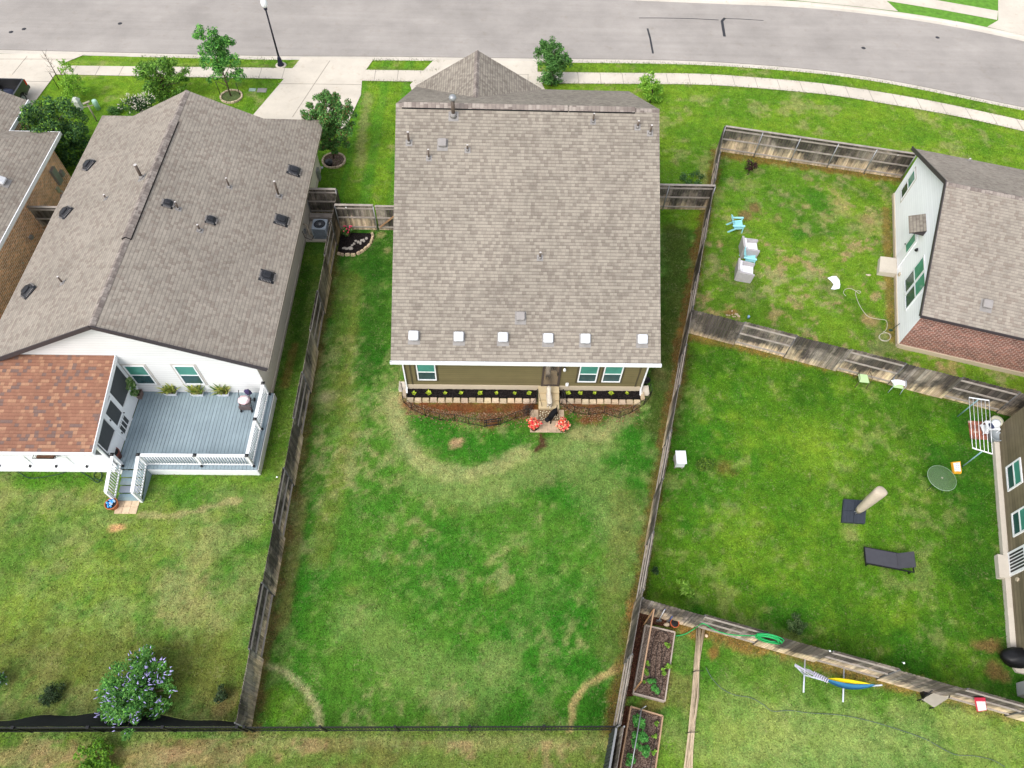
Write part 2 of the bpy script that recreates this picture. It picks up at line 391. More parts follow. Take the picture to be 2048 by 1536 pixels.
fx, fy = curve([(1600, 2), (1700, 12), (1793, 23), (1890, 38), (1974, 54), (2048, 71)])
fx = np.concatenate([[-70, 5, 14], fx, [48]]); fy = np.concatenate([[K(-20)+9.3, K(0)+9.3, K(0)+9.0], fy, [fy[-1]-3.6]])
_fy = np.interp(_t, fx, fy); _fy = np.convolve(np.pad(_fy, 6, 'edge'), np.ones(13)/13, 'valid')
def F(x): return np.interp(x, _t, _fy)
def vnoise(X, Y, sc, seed):
    rs = np.random.RandomState(seed); T = rs.rand(256, 256)
    x = X*sc+seed*3.7; y = Y*sc+seed*1.3; xi = np.floor(x).astype(int); yi = np.floor(y).astype(int); fx_ = x-xi; fy_ = y-yi
    fx_ = fx_*fx_*(3-2*fx_); fy_ = fy_*fy_*(3-2*fy_); g = lambda a, b: T[a % 256, b % 256]
    return (g(xi, yi)*(1-fx_)+g(xi+1, yi)*fx_)*(1-fy_)+(g(xi, yi+1)*(1-fx_)+g(xi+1, yi+1)*fx_)*fy_
def fbm(X, Y, sc, seed, o=5, g=.55):
    a = 1; t = 0; s_ = 0
    for k in range(o): t = t+a*vnoise(X, Y, sc*2**k, seed+k); s_ += a; a *= g
    return t/s_
def inpoly(X, Y, pts):
    c = np.zeros(X.shape, bool); n = len(pts)
    for i in range(n):
        x0, y0 = pts[i]; x1, y1 = pts[(i+1) % n]
        if y0 == y1: continue
        t = ((y0 > Y) != (y1 > Y)) & (X < (x1-x0)*(Y-y0)/(y1-y0)+x0); c ^= t
    return c
def dseg(X, Y, pts):
    d = np.full(X.shape, 1e9)
    for (x0, y0), (x1, y1) in zip(pts[:-1], pts[1:]):
        L = (x1-x0)**2+(y1-y0)**2+1e-9; t = np.clip(((X-x0)*(x1-x0)+(Y-y0)*(y1-y0))/L, 0, 1)
        d = np.minimum(d, np.hypot(X-x0-t*(x1-x0), Y-y0-t*(y1-y0)))
    return d
W2 = lambda l: [(P(a, b).x, P(a, b).y) for a, b in l]
gx = np.arange(-42, 44.01, .13)
tt = np.linspace(0, 1, 391)
GX, GT = np.meshgrid(gx, tt, indexing='ij')
GY = -3 + (K(GX)+3)*GT
def C3(r, g, b): return np.array(lin((r, g, b)))*.73
base = {'centre': C3(90, 138, 44), 'front': C3(124, 160, 42), 'upper': C3(124, 160, 44), 'mid': C3(94, 138, 32), 'low': C3(124, 156, 54), 'left': C3(132, 152, 68), 'side': C3(82, 112, 48)}
R_left = [(-60, -9), (-8.65, -9), (-8.65, 28.5), (-60, 28.5)]
R_mid = [(9.75, 21.3), (40, 12.5), (40, -3), (19, 3.7), (5.75, 7.3)]
R_upper = [(13.8, 35.4), (9.8, 21.3), (40, 12.5), (40, 30.2)]
R_low = [(5.75, 7.3), (19, 3.7), (40, -3), (40, -9), (1.3, -9), (4.5, 2.9)]
col = np.zeros(GX.shape+(3,)); col[:] = base['centre']
def reg(mask, c): col[mask] = c
reg(GY > 28.6, base['front']); reg(inpoly(GX, GY, R_left), base['left']); reg(inpoly(GX, GY, R_mid), base['mid'])
reg(inpoly(GX, GY, R_upper), base['upper']); reg(inpoly(GX, GY, R_low), base['low'])
reg((GY < 3) & (GX < 4.5), C3(120, 140, 62))
def blend(c, a):
    global col
    a = np.clip(a, 0, 1)[..., None]; col = col*(1-a)+np.array(c)*a
LUSH = C3(58, 126, 30); DEEP = C3(46, 96, 22); YEL = C3(150, 178, 52); TAN = C3(182, 170, 116); PALE = C3(160, 172, 100); DIRT = C3(196, 158, 118); BROWN = C3(128, 100, 64); DK = C3(74, 84, 36)
n1 = fbm(GX, GY, .22, 3); n2 = fbm(GX, GY, .7, 11); n3 = fbm(GX, GY, 1.9, 23); n4 = fbm(GX, GY, .12, 41); n5 = fbm(GX, GY, .45, 57); n6 = fbm(GX, GY, 3.4, 63, 3, .8)
cen = (GX > -8.65) & (GX < (4.47+9.29*(GY-2.87)/32.56)) & (GY > 3) & (GY < 28.3)
lef = inpoly(GX, GY, R_left); mid = inpoly(GX, GY, R_mid); upp = inpoly(GX, GY, R_upper); low = inpoly(GX, GY, R_low); fro = GY > 28.3
fz = lambda m: m.astype(float)
# broad tone of each yard
blend(LUSH, fz(cen)*smooth(n1, .40, .58)*.8); blend(PALE, fz(cen)*smooth(n2*.4+n3*.3+n6*.3, .50, .62)*.38); blend(TAN, fz(cen)*smooth(n5*.5+n3*.25+n6*.25, .56, .66)*.5); blend(DEEP, fz(cen)*smooth(n4, .5, .68)*.4)
blend(LUSH, fz(lef)*smooth(n1, .46, .64)*.55); blend(TAN, fz(lef)*smooth(n2*.5+n5*.5, .5, .68)*.5); blend(YEL, fz(lef)*smooth(n3, .52, .7)*.2); blend(PALE, fz(lef)*smooth(fbm(GX, GY, 1.1, 33)*.7+n6*.3, .48, .6)*.45); blend(LUSH, fz(lef)*smooth(fbm(GX, GY, .8, 37)*.7+n6*.3, .52, .62)*.5)
blend(TAN, fz(upp)*smooth(n2*.35+n3*.35+n6*.3, .49, .60)*.8); blend(DEEP, fz(upp)*smooth(n5, .52, .66)*.4); blend(DIRT, fz(upp)*smooth(fbm(GX, GY, .9, 71)*.45+n3*.25+n6*.3, .54, .64)*.6)
blend(LUSH, fz(mid)*smooth(n1, .46, .62)*.6); blend(YEL, fz(mid)*smooth(n2*.5+n3*.5, .5, .68)*.35); blend(DEEP, fz(mid)*smooth(GX*.35+n1*3, 7.2, 9)*.45)
blend(PALE, fz(low)*smooth(n2*.5+n5*.5, .44, .62)*.7); blend(LUSH, fz(low)*smooth(n1, .5, .64)*.5)
blend(YEL, fz(fro)*smooth(n2, .5, .7)*.4); blend(LUSH, fz(fro)*smooth(n1, .5, .66)*.35); blend(TAN, fz(fro)*smooth(n3*.5+n5*.5, .56, .7)*.5)
def spot(px, py, r, c, a=1., ry=None, rough=.5):
    q = P(px, py); d = np.hypot((GX-q.x)/r, (GY-q.y)/(ry or r))+(n3-.5)*2*rough+(n6-.5)*1.0
    blend(c, smooth(d, 1.25, .35)*a)
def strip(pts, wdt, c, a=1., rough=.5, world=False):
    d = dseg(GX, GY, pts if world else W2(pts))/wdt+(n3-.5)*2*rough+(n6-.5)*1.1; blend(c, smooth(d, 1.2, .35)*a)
# centre yard: lush collar inside the worn arc the dogs run, dark left alley, right alley with its shade painted in, dry run by the left fence
strip([(850, 850), (900, 890), (960, 905), (1030, 890)], .9, LUSH, .8)
strip([(785, 800), (795, 850), (815, 895), (850, 930), (900, 948), (960, 945), (1010, 925), (1050, 905)], .5, C3(182, 178, 118), .85)
strip([(850, 960), (950, 985), (1060, 940), (1130, 900), (1200, 880)], 1.0, PALE, .55)
strip([(1150, 870), (1210, 865), (1250, 835), (1290, 790)], .5, TAN, .6)
strip([(1160, 930), (1210, 1000), (1260, 1080)], 1.1, PALE, .4)
strip([(690, 760), (700, 880), (660, 1000), (640, 1120)], .55, C3(150, 146, 72), .4)
strip([(720, 560), (700, 700), (690, 760)], .3, C3(150, 146, 72), .35)
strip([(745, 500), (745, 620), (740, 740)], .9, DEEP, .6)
strip([(600, 1000), (585, 1120), (560, 1250)], .35, C3(156, 140, 84), .6)
strip([(520, 1325), (570, 1345), (610, 1380), (635, 1420), (640, 1455)], .15, C3(190, 182, 130), .9, .4)
strip([(1140, 1460), (1148, 1405), (1175, 1368), (1240, 1335)], .16, C3(200, 176, 116), 1., .4)
strip([(560, 1400), (580, 1430)], .7, YEL, .3)
strip([(1190, 1400), (1220, 1420)], .6, DEEP, .5)
strip([(720, 1240), (820, 1330), (950, 1380)], 1.2, PALE, .35)
spot(880, 1130, 2.2, LUSH, .6); spot(1090, 1200, 2.0, LUSH, .55); spot(760, 1010, .9, LUSH, .5); spot(1000, 1330, .8, PALE, .5)
for a in [(840, 1060), (700, 1180), (1180, 1140), (905, 1020), (860, 1440), (1100, 1440), (940, 1410), (790, 1120), (980, 1180), (1050, 1100)]: spot(a[0], a[1], .3, C3(160, 158, 84), .3)
spot(908, 888, .38, DIRT, 1, .3, .9); spot(652, 795, .45, C3(190, 182, 140), .8); spot(1322, 748, .4, DIRT, .75, .55); spot(1330, 770, .5, TAN, .6)
strip([(1080, 868), (1085, 890), (1072, 900)], .17, C3(96, 66, 48), 1, .6)
strip([(805, 790), (812, 810), (830, 822)], .3, DIRT, .7)
for a in [(760, 470), (775, 500), (768, 445)]: spot(a[0], a[1], .25, TAN, .7, None, .9)
strip([(1352, 470), (1350, 600), (1345, 700), (1320, 850)], 1.1, C3(80, 90, 40), .8)  # shade between house and fence painted into the grass
strip([(1395, 480), (1375, 600), (1352, 720)], .3, C3(112, 82, 48), .55)
# leaf-litter ground below the house bed
for a in [(850, 812), (890, 816), (930, 822), (970, 828), (1010, 828), (1045, 820), (980, 842), (1150, 815), (1190, 818), (1225, 815), (1180, 835)]: spot(a[0], a[1], .62, C3(136, 84, 52), .95, .42, .7)
strip([(822, 812), (940, 814), (1062, 812)], .45, C3(140, 82, 50), .9, .35); strip([(1135, 812), (1200, 814), (1265, 810)], .42, C3(132, 84, 56), .85, .35)
# left yard
spot(233, 1055, .33, C3(226, 172, 122), 1, .2); strip([(285, 1030), (330, 1033), (390, 1022), (440, 1008), (480, 1000)], .16, TAN, .8, 1.)
for a in [(455, 1400), (440, 1420), (330, 1520), (360, 1500)]: spot(a[0], a[1], .4, DIRT, .6)
strip([(0, 1300), (150, 1330), (400, 1330), (480, 1380)], 1.3, C3(112, 112, 52), .6)
strip([(40, 960), (160, 960)], .5, C3(88, 150, 24), .7); strip([(300, 955), (420, 960), (520, 950)], .5, C3(110, 150, 40), .6)
spot(60, 1080, 1.6, LUSH, .45); spot(180, 1150, 1.2, YEL, .25); spot(20, 1230, 1., YEL, .3); spot(360, 1180, 1.2, TAN, .5)
strip([(600, 480), (600, 620), (575, 800), (550, 920)], .7, C3(86, 118, 32), .8); strip([(610, 540), (590, 700)], .4, DEEP, .5); strip([(570, 770), (590, 690)], .25, C3(150, 120, 66), .6)  # the dark green strips paint the fence-side shade into the turf
# alley dirt by fences
FL = [(-8.65, 29.3), (-8.65, 3)]; FR = [(13.76, 35.43), (4.47, 2.87)]
strip(FL, .32, BROWN, .75, .8, True); strip(FR, .38, C3(134, 98, 58), .75, .8, True)
strip([(9.65, 21.25), (25, 17.1)], .40, C3(170, 128, 70), .8, .8, True); strip([(5.7, 7.25), (19.5, 3.55)], .40, C3(176, 124, 72), .8, .8, True)
strip([(13.8, 35.25), (24.6, 33.2)], .45, C3(150, 112, 60), .85, .8, True)
strip([(-8.6, 2.6), (4.6, 2.6)], .3, TAN, .35, .9, True); strip([(-20, 2.2), (-9, 2.2)], .4, DIRT, .5, .9, True)
# upper right yard
for a in [(1510, 415), (1490, 430)]: spot(a[0], a[1], .45, C3(150, 118, 82), .85)
spot(1462, 625, .45, C3(170, 126, 80), .9, .22); spot(1740, 640, .5, DIRT, .7); spot(1735, 440, .5, DIRT, .6); spot(1600, 470, .6, LUSH, .6); spot(1640, 400, 1., LUSH, .5)
strip([(1772, 420), (1778, 560), (1785, 680)], .3, C3(160, 128, 70), .8)
# middle right yard
spot(1440, 720, 1.2, DEEP, .5); spot(1620, 780, 1.3, DEEP, .45); spot(1980, 1290, .7, C3(150, 114, 72), .85, .35); spot(1990, 1340, .5, C3(140, 104, 66), .8)
spot(1640, 900, 1.6, YEL, .45); spot(1480, 1050, 1.4, YEL, .4); spot(1450, 935, .5, C3(128, 92, 52), .6); spot(1700, 1065, .5, TAN, .5); spot(1940, 1150, 1.2, DEEP, .6); spot(1700, 1290, 2., DEEP, .35)  # deep green near the right edge house is its shade painted in
spot(1880, 865, .8, C3(112, 160, 30), .6); spot(1805, 870, .5, DK, .3)
# lower right yard
spot(1700, 1480, 3.4, C3(168, 184, 104), .65, 1.6); spot(1480, 1450, 2., C3(166, 180, 98), .6); spot(1960, 1480, 2., C3(166, 180, 98), .55); spot(1420, 1340, .7, LUSH, .5); spot(1360, 1380, .7, C3(140, 128, 74), .5)
spot(1425, 1305, .25, C3(176, 112, 70), .7); strip([(1330, 1290), (1320, 1400), (1290, 1420)], .3, C3(160, 130, 82), .6)
strip([(1550, 1285), (1650, 1320), (1850, 1375)], .4, C3(190, 160, 90), .55)
# front lawns: mowing stripes and dry flecks
mow = np.sin(GX*4.2+n1*3)*.5+.5
blend(C3(84, 150, 44), fz(fro & (GX < -4) & (GX > -9))*smooth(mow, .4, .9)*.5)
strip([(735, 190), (725, 260), (720, 330)], .35, TAN, .5, .8)
blend(DIRT, fz((GY < 2.7) & (GX < 4.5))*smooth(n2*.5+n3*.25+n6*.25, .53, .62)*.6); blend(BROWN, fz((GY < 2.7) & (GX < 4.5))*smooth(n5*.6+n3*.4, .52, .62)*.4)
strip([(690, 560), (690, 700), (660, 830)], .8, C3(122, 128, 58), .45); strip([(1250, 1000), (1235, 1150), (1215, 1290)], .7, C3(132, 134, 70), .5)
blend(TAN, fz(mid)*smooth(n5*.4+n3*.3+n6*.3, .56, .64)*.3)
# edges of paving dry out a little
strip([(-33, 43.2), (16, 43.2)], .25, TAN, .18, .8, True)
kink = (fbm(GX, GY, .9, 91)-.5)*.05
verts = np.stack([GX, GY, kink*0+(n3-.5)*.03], -1)
nx, ny = GX.shape
edge = (GT > .995) | (GT < .005); verts[..., 2][edge] = 0
idx = np.arange(nx*ny).reshape(nx, ny)
quads = np.stack([idx[:-1, :-1], idx[1:, :-1], idx[1:, 1:], idx[:-1, 1:]], -1).reshape(-1, 4)
me = bpy.data.meshes.new('ground')
me.vertices.add(nx*ny); me.vertices.foreach_set('co', verts.reshape(-1).astype(np.float32))
me.loops.add(quads.size); me.loops.foreach_set('vertex_index', quads.reshape(-1).astype(np.int32))
me.polygons.add(len(quads)); me.polygons.foreach_set('loop_start', np.arange(0, quads.size, 4, dtype=np.int32)); me.polygons.foreach_set('loop_total', np.full(len(quads), 4, dtype=np.int32))
me.polygons.foreach_set('use_smooth', np.ones(len(quads), bool))
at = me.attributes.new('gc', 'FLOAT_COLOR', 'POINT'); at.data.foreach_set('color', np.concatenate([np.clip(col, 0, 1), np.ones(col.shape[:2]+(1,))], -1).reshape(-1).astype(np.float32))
me.materials.append(m_grass); me.update(calc_edges=True); me.validate()
g = bpy.data.objects.new('ground', me); COL.objects.link(g); g['kind'] = 'structure'
def struct(name, mb, mat, parent=None):
    return mb.build(name, mat, parent, kind='structure')
# land beyond what the photo shows, out to the horizon
mb = MB(); mb.poly([(-900, -900, -.35), (900, -900, -.35), (900, 900, -.35), (-900, 900, -.35)])
m_far = M('far grass', tuple(C3(108, 130, 58)), .95, .3, .05)
struct('terrain', mb, m_far)
# road with gutter and kerb
X = np.linspace(-70, 48, 160)
def band(f0, f1, z0, z1, uvm=None, xs=X):
    b = MB()
    for a, c in zip(xs[:-1], xs[1:]):
        b.poly([(a, f0(a), z0), (c, f0(c), z0), (c, f1(c), z1), (a, f1(a), z1)])
    return b
RZ = -.13
struct('road', band(lambda x: K(x)+.3, lambda x: F(x)-.3, RZ, RZ), m_asph)
def kerb(f, sgn, name, skip):
    b = MB()
    # profile across: back of kerb -> top -> face -> gutter
    prof = [(-.02, .0), (.12, .004), (.20, -.01), (.28, RZ+.022), (.62, RZ+.006)]
    xs = np.arange(-70, 48, .5)
    for a in xs:
        c = a+.5
        cut = any(s0 < (a+c)/2 < s1 for s0, s1 in skip)
        pr = prof if not cut else [(-.02, .012), (.12, .0), (.25, RZ*.6), (.38, RZ+.03), (.62, RZ+.006)]
        for (o0, z0), (o1, z1) in zip(pr[:-1], pr[1:]):
            q = [(a, f(a)+sgn*o0, z0), (c, f(c)+sgn*o0, z0), (c, f(c)+sgn*o1, z1), (a, f(a)+sgn*o1, z1)]
            b.poly(q if sgn > 0 else q[::-1])
    return struct(name, b, m_kerb)
gb_ = MB()
for a_ in np.arange(-60, 46, .5): gb_.poly([(a_, K(a_)+.605, RZ+.008), (a_+.5, K(a_+.5)+.605, RZ+.008), (a_+.5, K(a_+.5)+.65, RZ+.008), (a_, K(a_)+.65, RZ+.008)])
struct('gutter_joint', gb_, M('gutter grit', (.13, .115, .10), .9, .3))
kerb(K, 1, 'kerb', [(-60, -24.8), (-14.2, -8.9), (-5.0, 2.9)]); kerb(F, -1, 'kerb', [(17.5, 24), (34.5, 48)])
# verge and pavement across the street
mb = band(lambda x: F(x)+.0, lambda x: F(x)+60, 0, 0)
struct('ground', mb, M('verge grass', tuple(C3(104, 156, 50)), .95, .35, 3.))
def slabs(f0, f1, z, x0, x1, step, name, mat, gap=.03):
    b = MB(); x = x0
    while x < x1-.1:
        y = min(x+step, x1); sub = np.linspace(x+gap/2, y-gap/2, 3)
        for a, c in zip(sub[:-1], sub[1:]): b.poly([(a, f0(a), z), (c, f0(c), z), (c, f1(c), z), (a, f1(a), z)])
        x = y
    return struct(name, b, mat)
def fcurve(pxs, x0=None, x1=None):
    a, b = curve(pxs); return lambda x: np.interp(x, a, b)
wk0, wk0y = curve([(0, 147), (147, 150), (560, 158), (720, 162), (1093, 167), (1400, 169), (1486, 174), (1623, 186), (1691, 193.6), (1759, 206), (1827, 217), (1895, 229), (1963, 243), (2048, 263)])
wk1, wk1y = curve([(0, 129), (147, 131.6), (547, 136), (734, 140), (1062, 143.5), (1178, 145.5), (1400, 147), (1486, 153), (1623, 164), (1691, 173), (1759, 184), (1827, 195), (1895, 208), (1963, 223), (2048, 241)])
def sm_(ax, ay, x0=-34, x1=40):
    ax = np.concatenate([[-60], ax, [ax[-1]+8]]); ay = np.concatenate([[ay[0]], ay, [ay[-1]-3.2]]); t = np.linspace(-60, 50, 300); y = np.interp(t, ax, ay); y = np.convolve(np.pad(y, 5, 'edge'), np.ones(11)/11, 'valid'); return lambda x: np.interp(x, t, y)
A0 = sm_(wk0, wk0y); A1 = sm_(wk1, wk1y)
m_joint = concrete_mat('joint grit', (.26, .23, .19))
struct('pavement', slabs_bed := band(A0, A1, .010, .010, xs=np.linspace(-34, 40, 100)), m_joint)
slabs(lambda x: A0(x)+.01, lambda x: A1(x)-.01, .022, -34, 40, 1.52, 'pavement', m_conc)
# far side pavement and drives
_b0 = curve([(1773, 2), (1890, 21), (1994, 40)]); _b1 = curve([(1871, 0), (1940, 12), (1996, 22)])
B0 = lambda x: np.interp(x, *_b0); B1 = lambda x: np.interp(x, _b1[0], _b1[1])
b0x = [tuple(P(*q).xy)+(.012,) for q in ((1700, -12), (1773, 2), (1890, 21), (1994, 40), (1996, 22), (1940, 12), (1871, 0), (1800, -12))]
mb = MB(); mb.poly(b0x); struct('pavement', mb, m_conc)
mb = MB()
for pl in ([(1540, -14), (1740, -14), (1773, 2), (1796, 23), (1700, 12), (1600, 2), (1540, -4)], [(1996, -14), (2110, -14), (2110, 86), (2048, 71), (1974, 54), (1996, 41)]):
    mb.poly([tuple(P(a, b).xy)+(.02,) for a, b in pl])
struct('driveway', mb, m_conc)
# driveways on this side
def drive(px, joints, name='driveway', z=.030):
    b = MB(); pts = W2(px); b.poly([(x, y, z) for x, y in pts]); o = struct(name, b, m_conc)
    j = MB()
    for (a, c) in joints:
        p, q = P(*a), P(*c); j.bar((p.x, p.y, z+.004), (q.x, q.y, z+.004), .035, .004)
    struct('driveway_joint', j, m_joint); return o
drive([(505, 232), (560, 168), (603, 115.5), (748, 118.5), (725, 150), (722, 190), (690, 260), (500, 260)], [((556, 168), (722, 170)), ((660, 122), (628, 170)), ((628, 170), (585, 235))])
drive([(820, 170), (868, 120), (1075, 123), (1075, 150), (1090, 180), (1080, 200), (830, 200)], [((877, 148), (1058, 150)), ((1056, 150), (1056, 170))])
drive([(-40, 108), (170, 109.5), (125, 128), (112, 148), (40, 245), (60, 300), (-200, 300), (-200, 107)], [((-30, 162), (100, 164)), ((55, 113), (25, 150)), ((-30, 119), (150, 119))])
# tar seams and stains on the road
mb = MB()
def seam(l, wd):
    for a, c in zip(l[:-1], l[1:]):
        p, q = P(a[0], a[1], RZ), P(c[0], c[1], RZ); mb.bar((p.x, p.y, RZ+.004), (q.x, q.y, RZ+.004), wd, .005)
seam([(1278, 36), (1320, 36), (1380, 37), (1437, 40)], .07); seam([(1447, 37), (1480, 38), (1527, 41)], .06)
seam([(1450, 36), (1444, 42), (1446, 55), (1449, 73)], .20); seam([(1295, 57), (1300, 75), (1306, 107)], .13)
for (x, y) in [(48, 58), (22, 64), (1875, 75), (240, 47), (1727, 96)]:
    p = P(x, y, RZ); mb.lathe([(.16, .003), (.12, .006)], (p.x, p.y, RZ), 7)
struct('road_seam', mb, m_tar)
# bare orange smear near the kerb
# ================================================================== houses
def roofpoly(mb, pts, eave_dir, origin, mi=0, th=0, fas=1):
    """roof plane with UV in metres: u along the eave, v up the slope; underside and edge boards in material `fas`"""
    pts = [Vector(p) for p in pts]; n = (pts[1]-pts[0]).cross(pts[2]-pts[1]).normalized()
    if n.z < 0: pts.reverse(); n = -n
    e = Vector(eave_dir).normalized(); upd = n.cross(e)
    if upd.z < 0: upd = -upd
    o = Vector(origin); uv = [((p-o).dot(e), (p-o).dot(upd)) for p in pts]
    mb.poly(pts, mi, uv=uv)
    if th:
        k = len(pts); lo = [p-n*th for p in pts]
        mb.poly(list(reversed(lo)), fas)
        for i in range(k): mb.poly([pts[i], lo[i], lo[(i+1) % k], pts[(i+1) % k]], fas)
    return n
def uvquad(mb, a, b, c, d, mi=0):
    """vertical wall quad a-b bottom, c-d top with metre UVs"""
    a, b, c, d = map(Vector, (a, b, c, d)); e = (b-a).normalized(); f = lambda p: ((p-a).dot(e), p.z)
    mb.poly([a, b, c, d], mi, uv=[f(a), f(b), f(c), f(d)])
def pipe_vent(roof, plane, basepx, toppx, r=.045, dome=False, cap=True, up=None):
    p0, n = plane; b = RP(basepx[0], basepx[1], p0, n); n = Vector(n).normalized()
    if up is None:
        rr = ray(*toppx); best = (1e9, .3)
        for i in range(5, 130):
            z = b.z+i*.01; q = CAM+rr*((z-CH)/rr.z); d = (q.x-b.x)**2+(q.y-b.y)**2
            if d < best[0]: best = (d, i*.01)
        up = best[1]
    mb = MB()
    e = Vector((1, 0, 0)) if abs(n.x) < .3 else Vector((0, 1, 0)); f = n.cross(e).normalized(); e = f.cross(n).normalized()
    s = r*2.2+.04
    mb.fbox(b, e, f, n, (-s, -s, .004), (s, s, .012), 1)
    mb.cyl(b+n*.005, b+Vector((0, 0, r*2.2)), r*1.9, r*1.15, 10, 1)
    mb.cyl(b, b+Vector((0, 0, up)), r, r, 10, 0)
    mb.cyl(b+Vector((0, 0, up)), b+Vector((0, 0, up+.012)), r*1.05, r*1.05, 10, 2)
    if dome:
        c = b+Vector((0, 0, up)); mb.lathe([(r*1.2, 0), (r*1.9, .05), (r*2.1, .12), (r*1.7, .2), (r*.8, .25), (.01, .26)], c, 12, 2)
    mb.build('vent_pipe', [m_pipe, m_lead, m_galv if dome else m_pipe_cap], roof)
def box_vent(roof, plane, px, size, mat, h=.14, taper=.8, base=1.25, low=.3, name='roof_vent'):
    p0, n = plane; b = RP(px[0], px[1], p0, n); n = Vector(n).normalized()
    up = Vector((0, 0, 1)); f = (up-n*up.dot(n)).normalized(); e = f.cross(n).normalized()
    mb = MB(); s = size/2
    mb.fbox(b, e, f, n, (-s*base, -s*base*1.45, .004), (s*base, s*base*.9, .014), 1)
    q = lambda x, y, z: b+e*x+f*y+n*z
    t = s*taper
    mb.hexa([q(-s*.9, -s*.9, .012), q(s*.9, -s*.9, .012), q(s*.9, s*.9, .012), q(-s*.9, s*.9, .012)], [q(-s*.82, -s*.82, h*.55), q(s*.82, -s*.82, h*.55), q(s*.82, s*.82, h*.4), q(-s*.82, s*.82, h*.4)], 1)
    # rounded hood: stack of shrinking outlines
    def ring(sx, z, ch=.22):
        c = sx*ch; return [q(-sx+c, -sx, z), q(sx-c, -sx, z), q(sx, -sx+c, z), q(sx, sx-c, z), q(sx-c, sx, z), q(-sx+c, sx, z), q(-sx, sx-c, z), q(-sx, -sx+c, z)]
    rs = [ring(s, h*.5), ring(s*1.0, h*.72), ring(s*.93, h*.92), ring(s*.80, h)]
    vs = [p for r in rs for p in r]; fs = [tuple(range(24, 32)), tuple(reversed(range(8)))]
    for k in range(3):
        for i in range(8): fs.append((k*8+i, k*8+(i+1) % 8, (k+1)*8+(i+1) % 8, (k+1)*8+i))
    mb.add(vs, fs, 0)
    mb.build(name, [mat, m_lead if mat is not m_black_pl else m_black_pl], roof)
def turtle_vent(roof, plane, px, size, axis, lab=None):
    """black low-profile vent: wide apron with slatted sides and a small raised cap"""
    p0, n = plane; b = RP(px[0], px[1], p0, n); n = Vector(n).normalized(); e = Vector(axis).normalized(); f = n.cross(e).normalized()
    mb = MB(); s = size/2; q = lambda x, y, z: b+e*x+f*y+n*z
    def ring(sx, z, ch=.3):
        c = sx*ch; return [q(-sx+c, -sx, z), q(sx-c, -sx, z), q(sx, -sx+c, z), q(sx, sx-c, z), q(sx-c, sx, z), q(-sx+c, sx, z), q(-sx, sx-c, z), q(-sx, -sx+c, z)]
    mb.fbox(b, e, f, n, (-s*1.05, -s*1.05, .004), (s*1.05, s*1.05, .012), 0)
    rs = [ring(s, .012), ring(s*.97, .05), ring(s*.78, .11), ring(s*.72, .13), ring(s*.55, .14), ring(s*.55, .19), ring(s*.42, .215), ring(s*.2, .225)]
    vs = [p for r in rs for p in r]; L = len(rs)-1; fs = [tuple(range(L*8, L*8+8)), tuple(reversed(range(8)))]
    for k in range(L):
        for i in range(8): fs.append((k*8+i, k*8+(i+1) % 8, (k+1)*8+(i+1) % 8, (k+1)*8+i))
    mb.add(vs, fs, 0)
    for sg in (-1, 1):
        for k in range(-3, 4):
            mb.fbox(b, e, f, n, (k*s*.2-.01, sg*s*.80-.09, .05), (k*s*.2+.01, sg*s*.80+.09, .085), 1)
            mb.fbox(b, e, f, n, (sg*s*.80-.09, k*s*.2-.01, .05), (sg*s*.80+.09, k*s*.2+.01, .085), 1)
    mb.build('roof_vent', [m_black_pl, m_vent_gr], roof)
def window(par, o, ax, out, w, h, split=.5, fr=.055, depth=.05, up=m_gl_up, lo=m_gl_lo, trim=None, muntin=True, name='window'):
    """sash window: o lower-left corner on the wall, ax along the wall, out outward normal"""
    o = Vector(o); ax = Vector(ax).normalized(); out = Vector(out).normalized(); z = Vector((0, 0, 1)); mb = MB()
    for a, b in (((0, 0, 0), (w, depth, fr)), ((0, 0, h-fr), (w, depth, h)), ((0, 0, fr), (fr, depth, h-fr)), ((w-fr, 0, fr), (w, depth, h-fr))):
        mb.fbox(o, ax, out, z, a, b)
    if muntin: mb.fbox(o, ax, out, z, (fr, 0, h*split-fr*.4), (w-fr, depth*.9, h*split+fr*.4))
    wn = mb.build(name, m_white, par)
    g = MB(); g.fbox(o, ax, out, z, (fr, .004, h*split+fr*.4), (w-fr, depth*.45, h-fr)); g.build('upper_pane', up, wn)
    g = MB(); g.fbox(o, ax, out, z, (fr, .004, fr), (w-fr, depth*.35, h*split-fr*.4)); g.build('lower_pane', lo, wn)
    if trim:
        t = MB(); k = .09
        for a, b in (((-k, 0, -k), (w+k, .02, -.002)), ((-k, 0, h+.002), (w+k, .02, h+k)), ((-k, 0, 0), (-.002, .02, h)), ((w+.002, 0, 0), (w+k, .02, h))):
            t.fbox(o, ax, out, z, a, b)
        t.build('window_trim', trim, wn)
    return wn
# ---------------------------------------------------------------- olive house in the middle
HX0, HX1, HY = -4.13, 7.07, 17.66
EX0, EX1, EY, EZ = -4.53, 7.43, 17.32, 2.86
RY, RIZ = 27.5, 8.5
FY, FZ = 34.3, 4.78
hs = thing('olive_house', 'olive green sided house with big taupe shingle roof and white gutter in the centre', 'house', (1.5, 22, 0))
w = MB()
w.box(HX0, HX1, HY, 33.6, .42, 2.74); w.build('wall', m_olive, hs)
w = MB()      # upper gable ends and front wall
for x, sg in ((HX0+.02, -1), (HX1-.02, 1)):
    pts = [(x, HY+.3, 2.7), (x, RY, RIZ-.25), (x, 33.6, FZ), (x, 33.6, 2.7)]; w.poly(pts if sg > 0 else pts[::-1])
w.poly([(HX0, 33.58, 2.7), (HX1, 33.58, 2.7), (HX1, 33.58, FZ+.1), (HX0, 33.58, FZ+.1)][::-1])
w.build('wall', m_olive, hs)
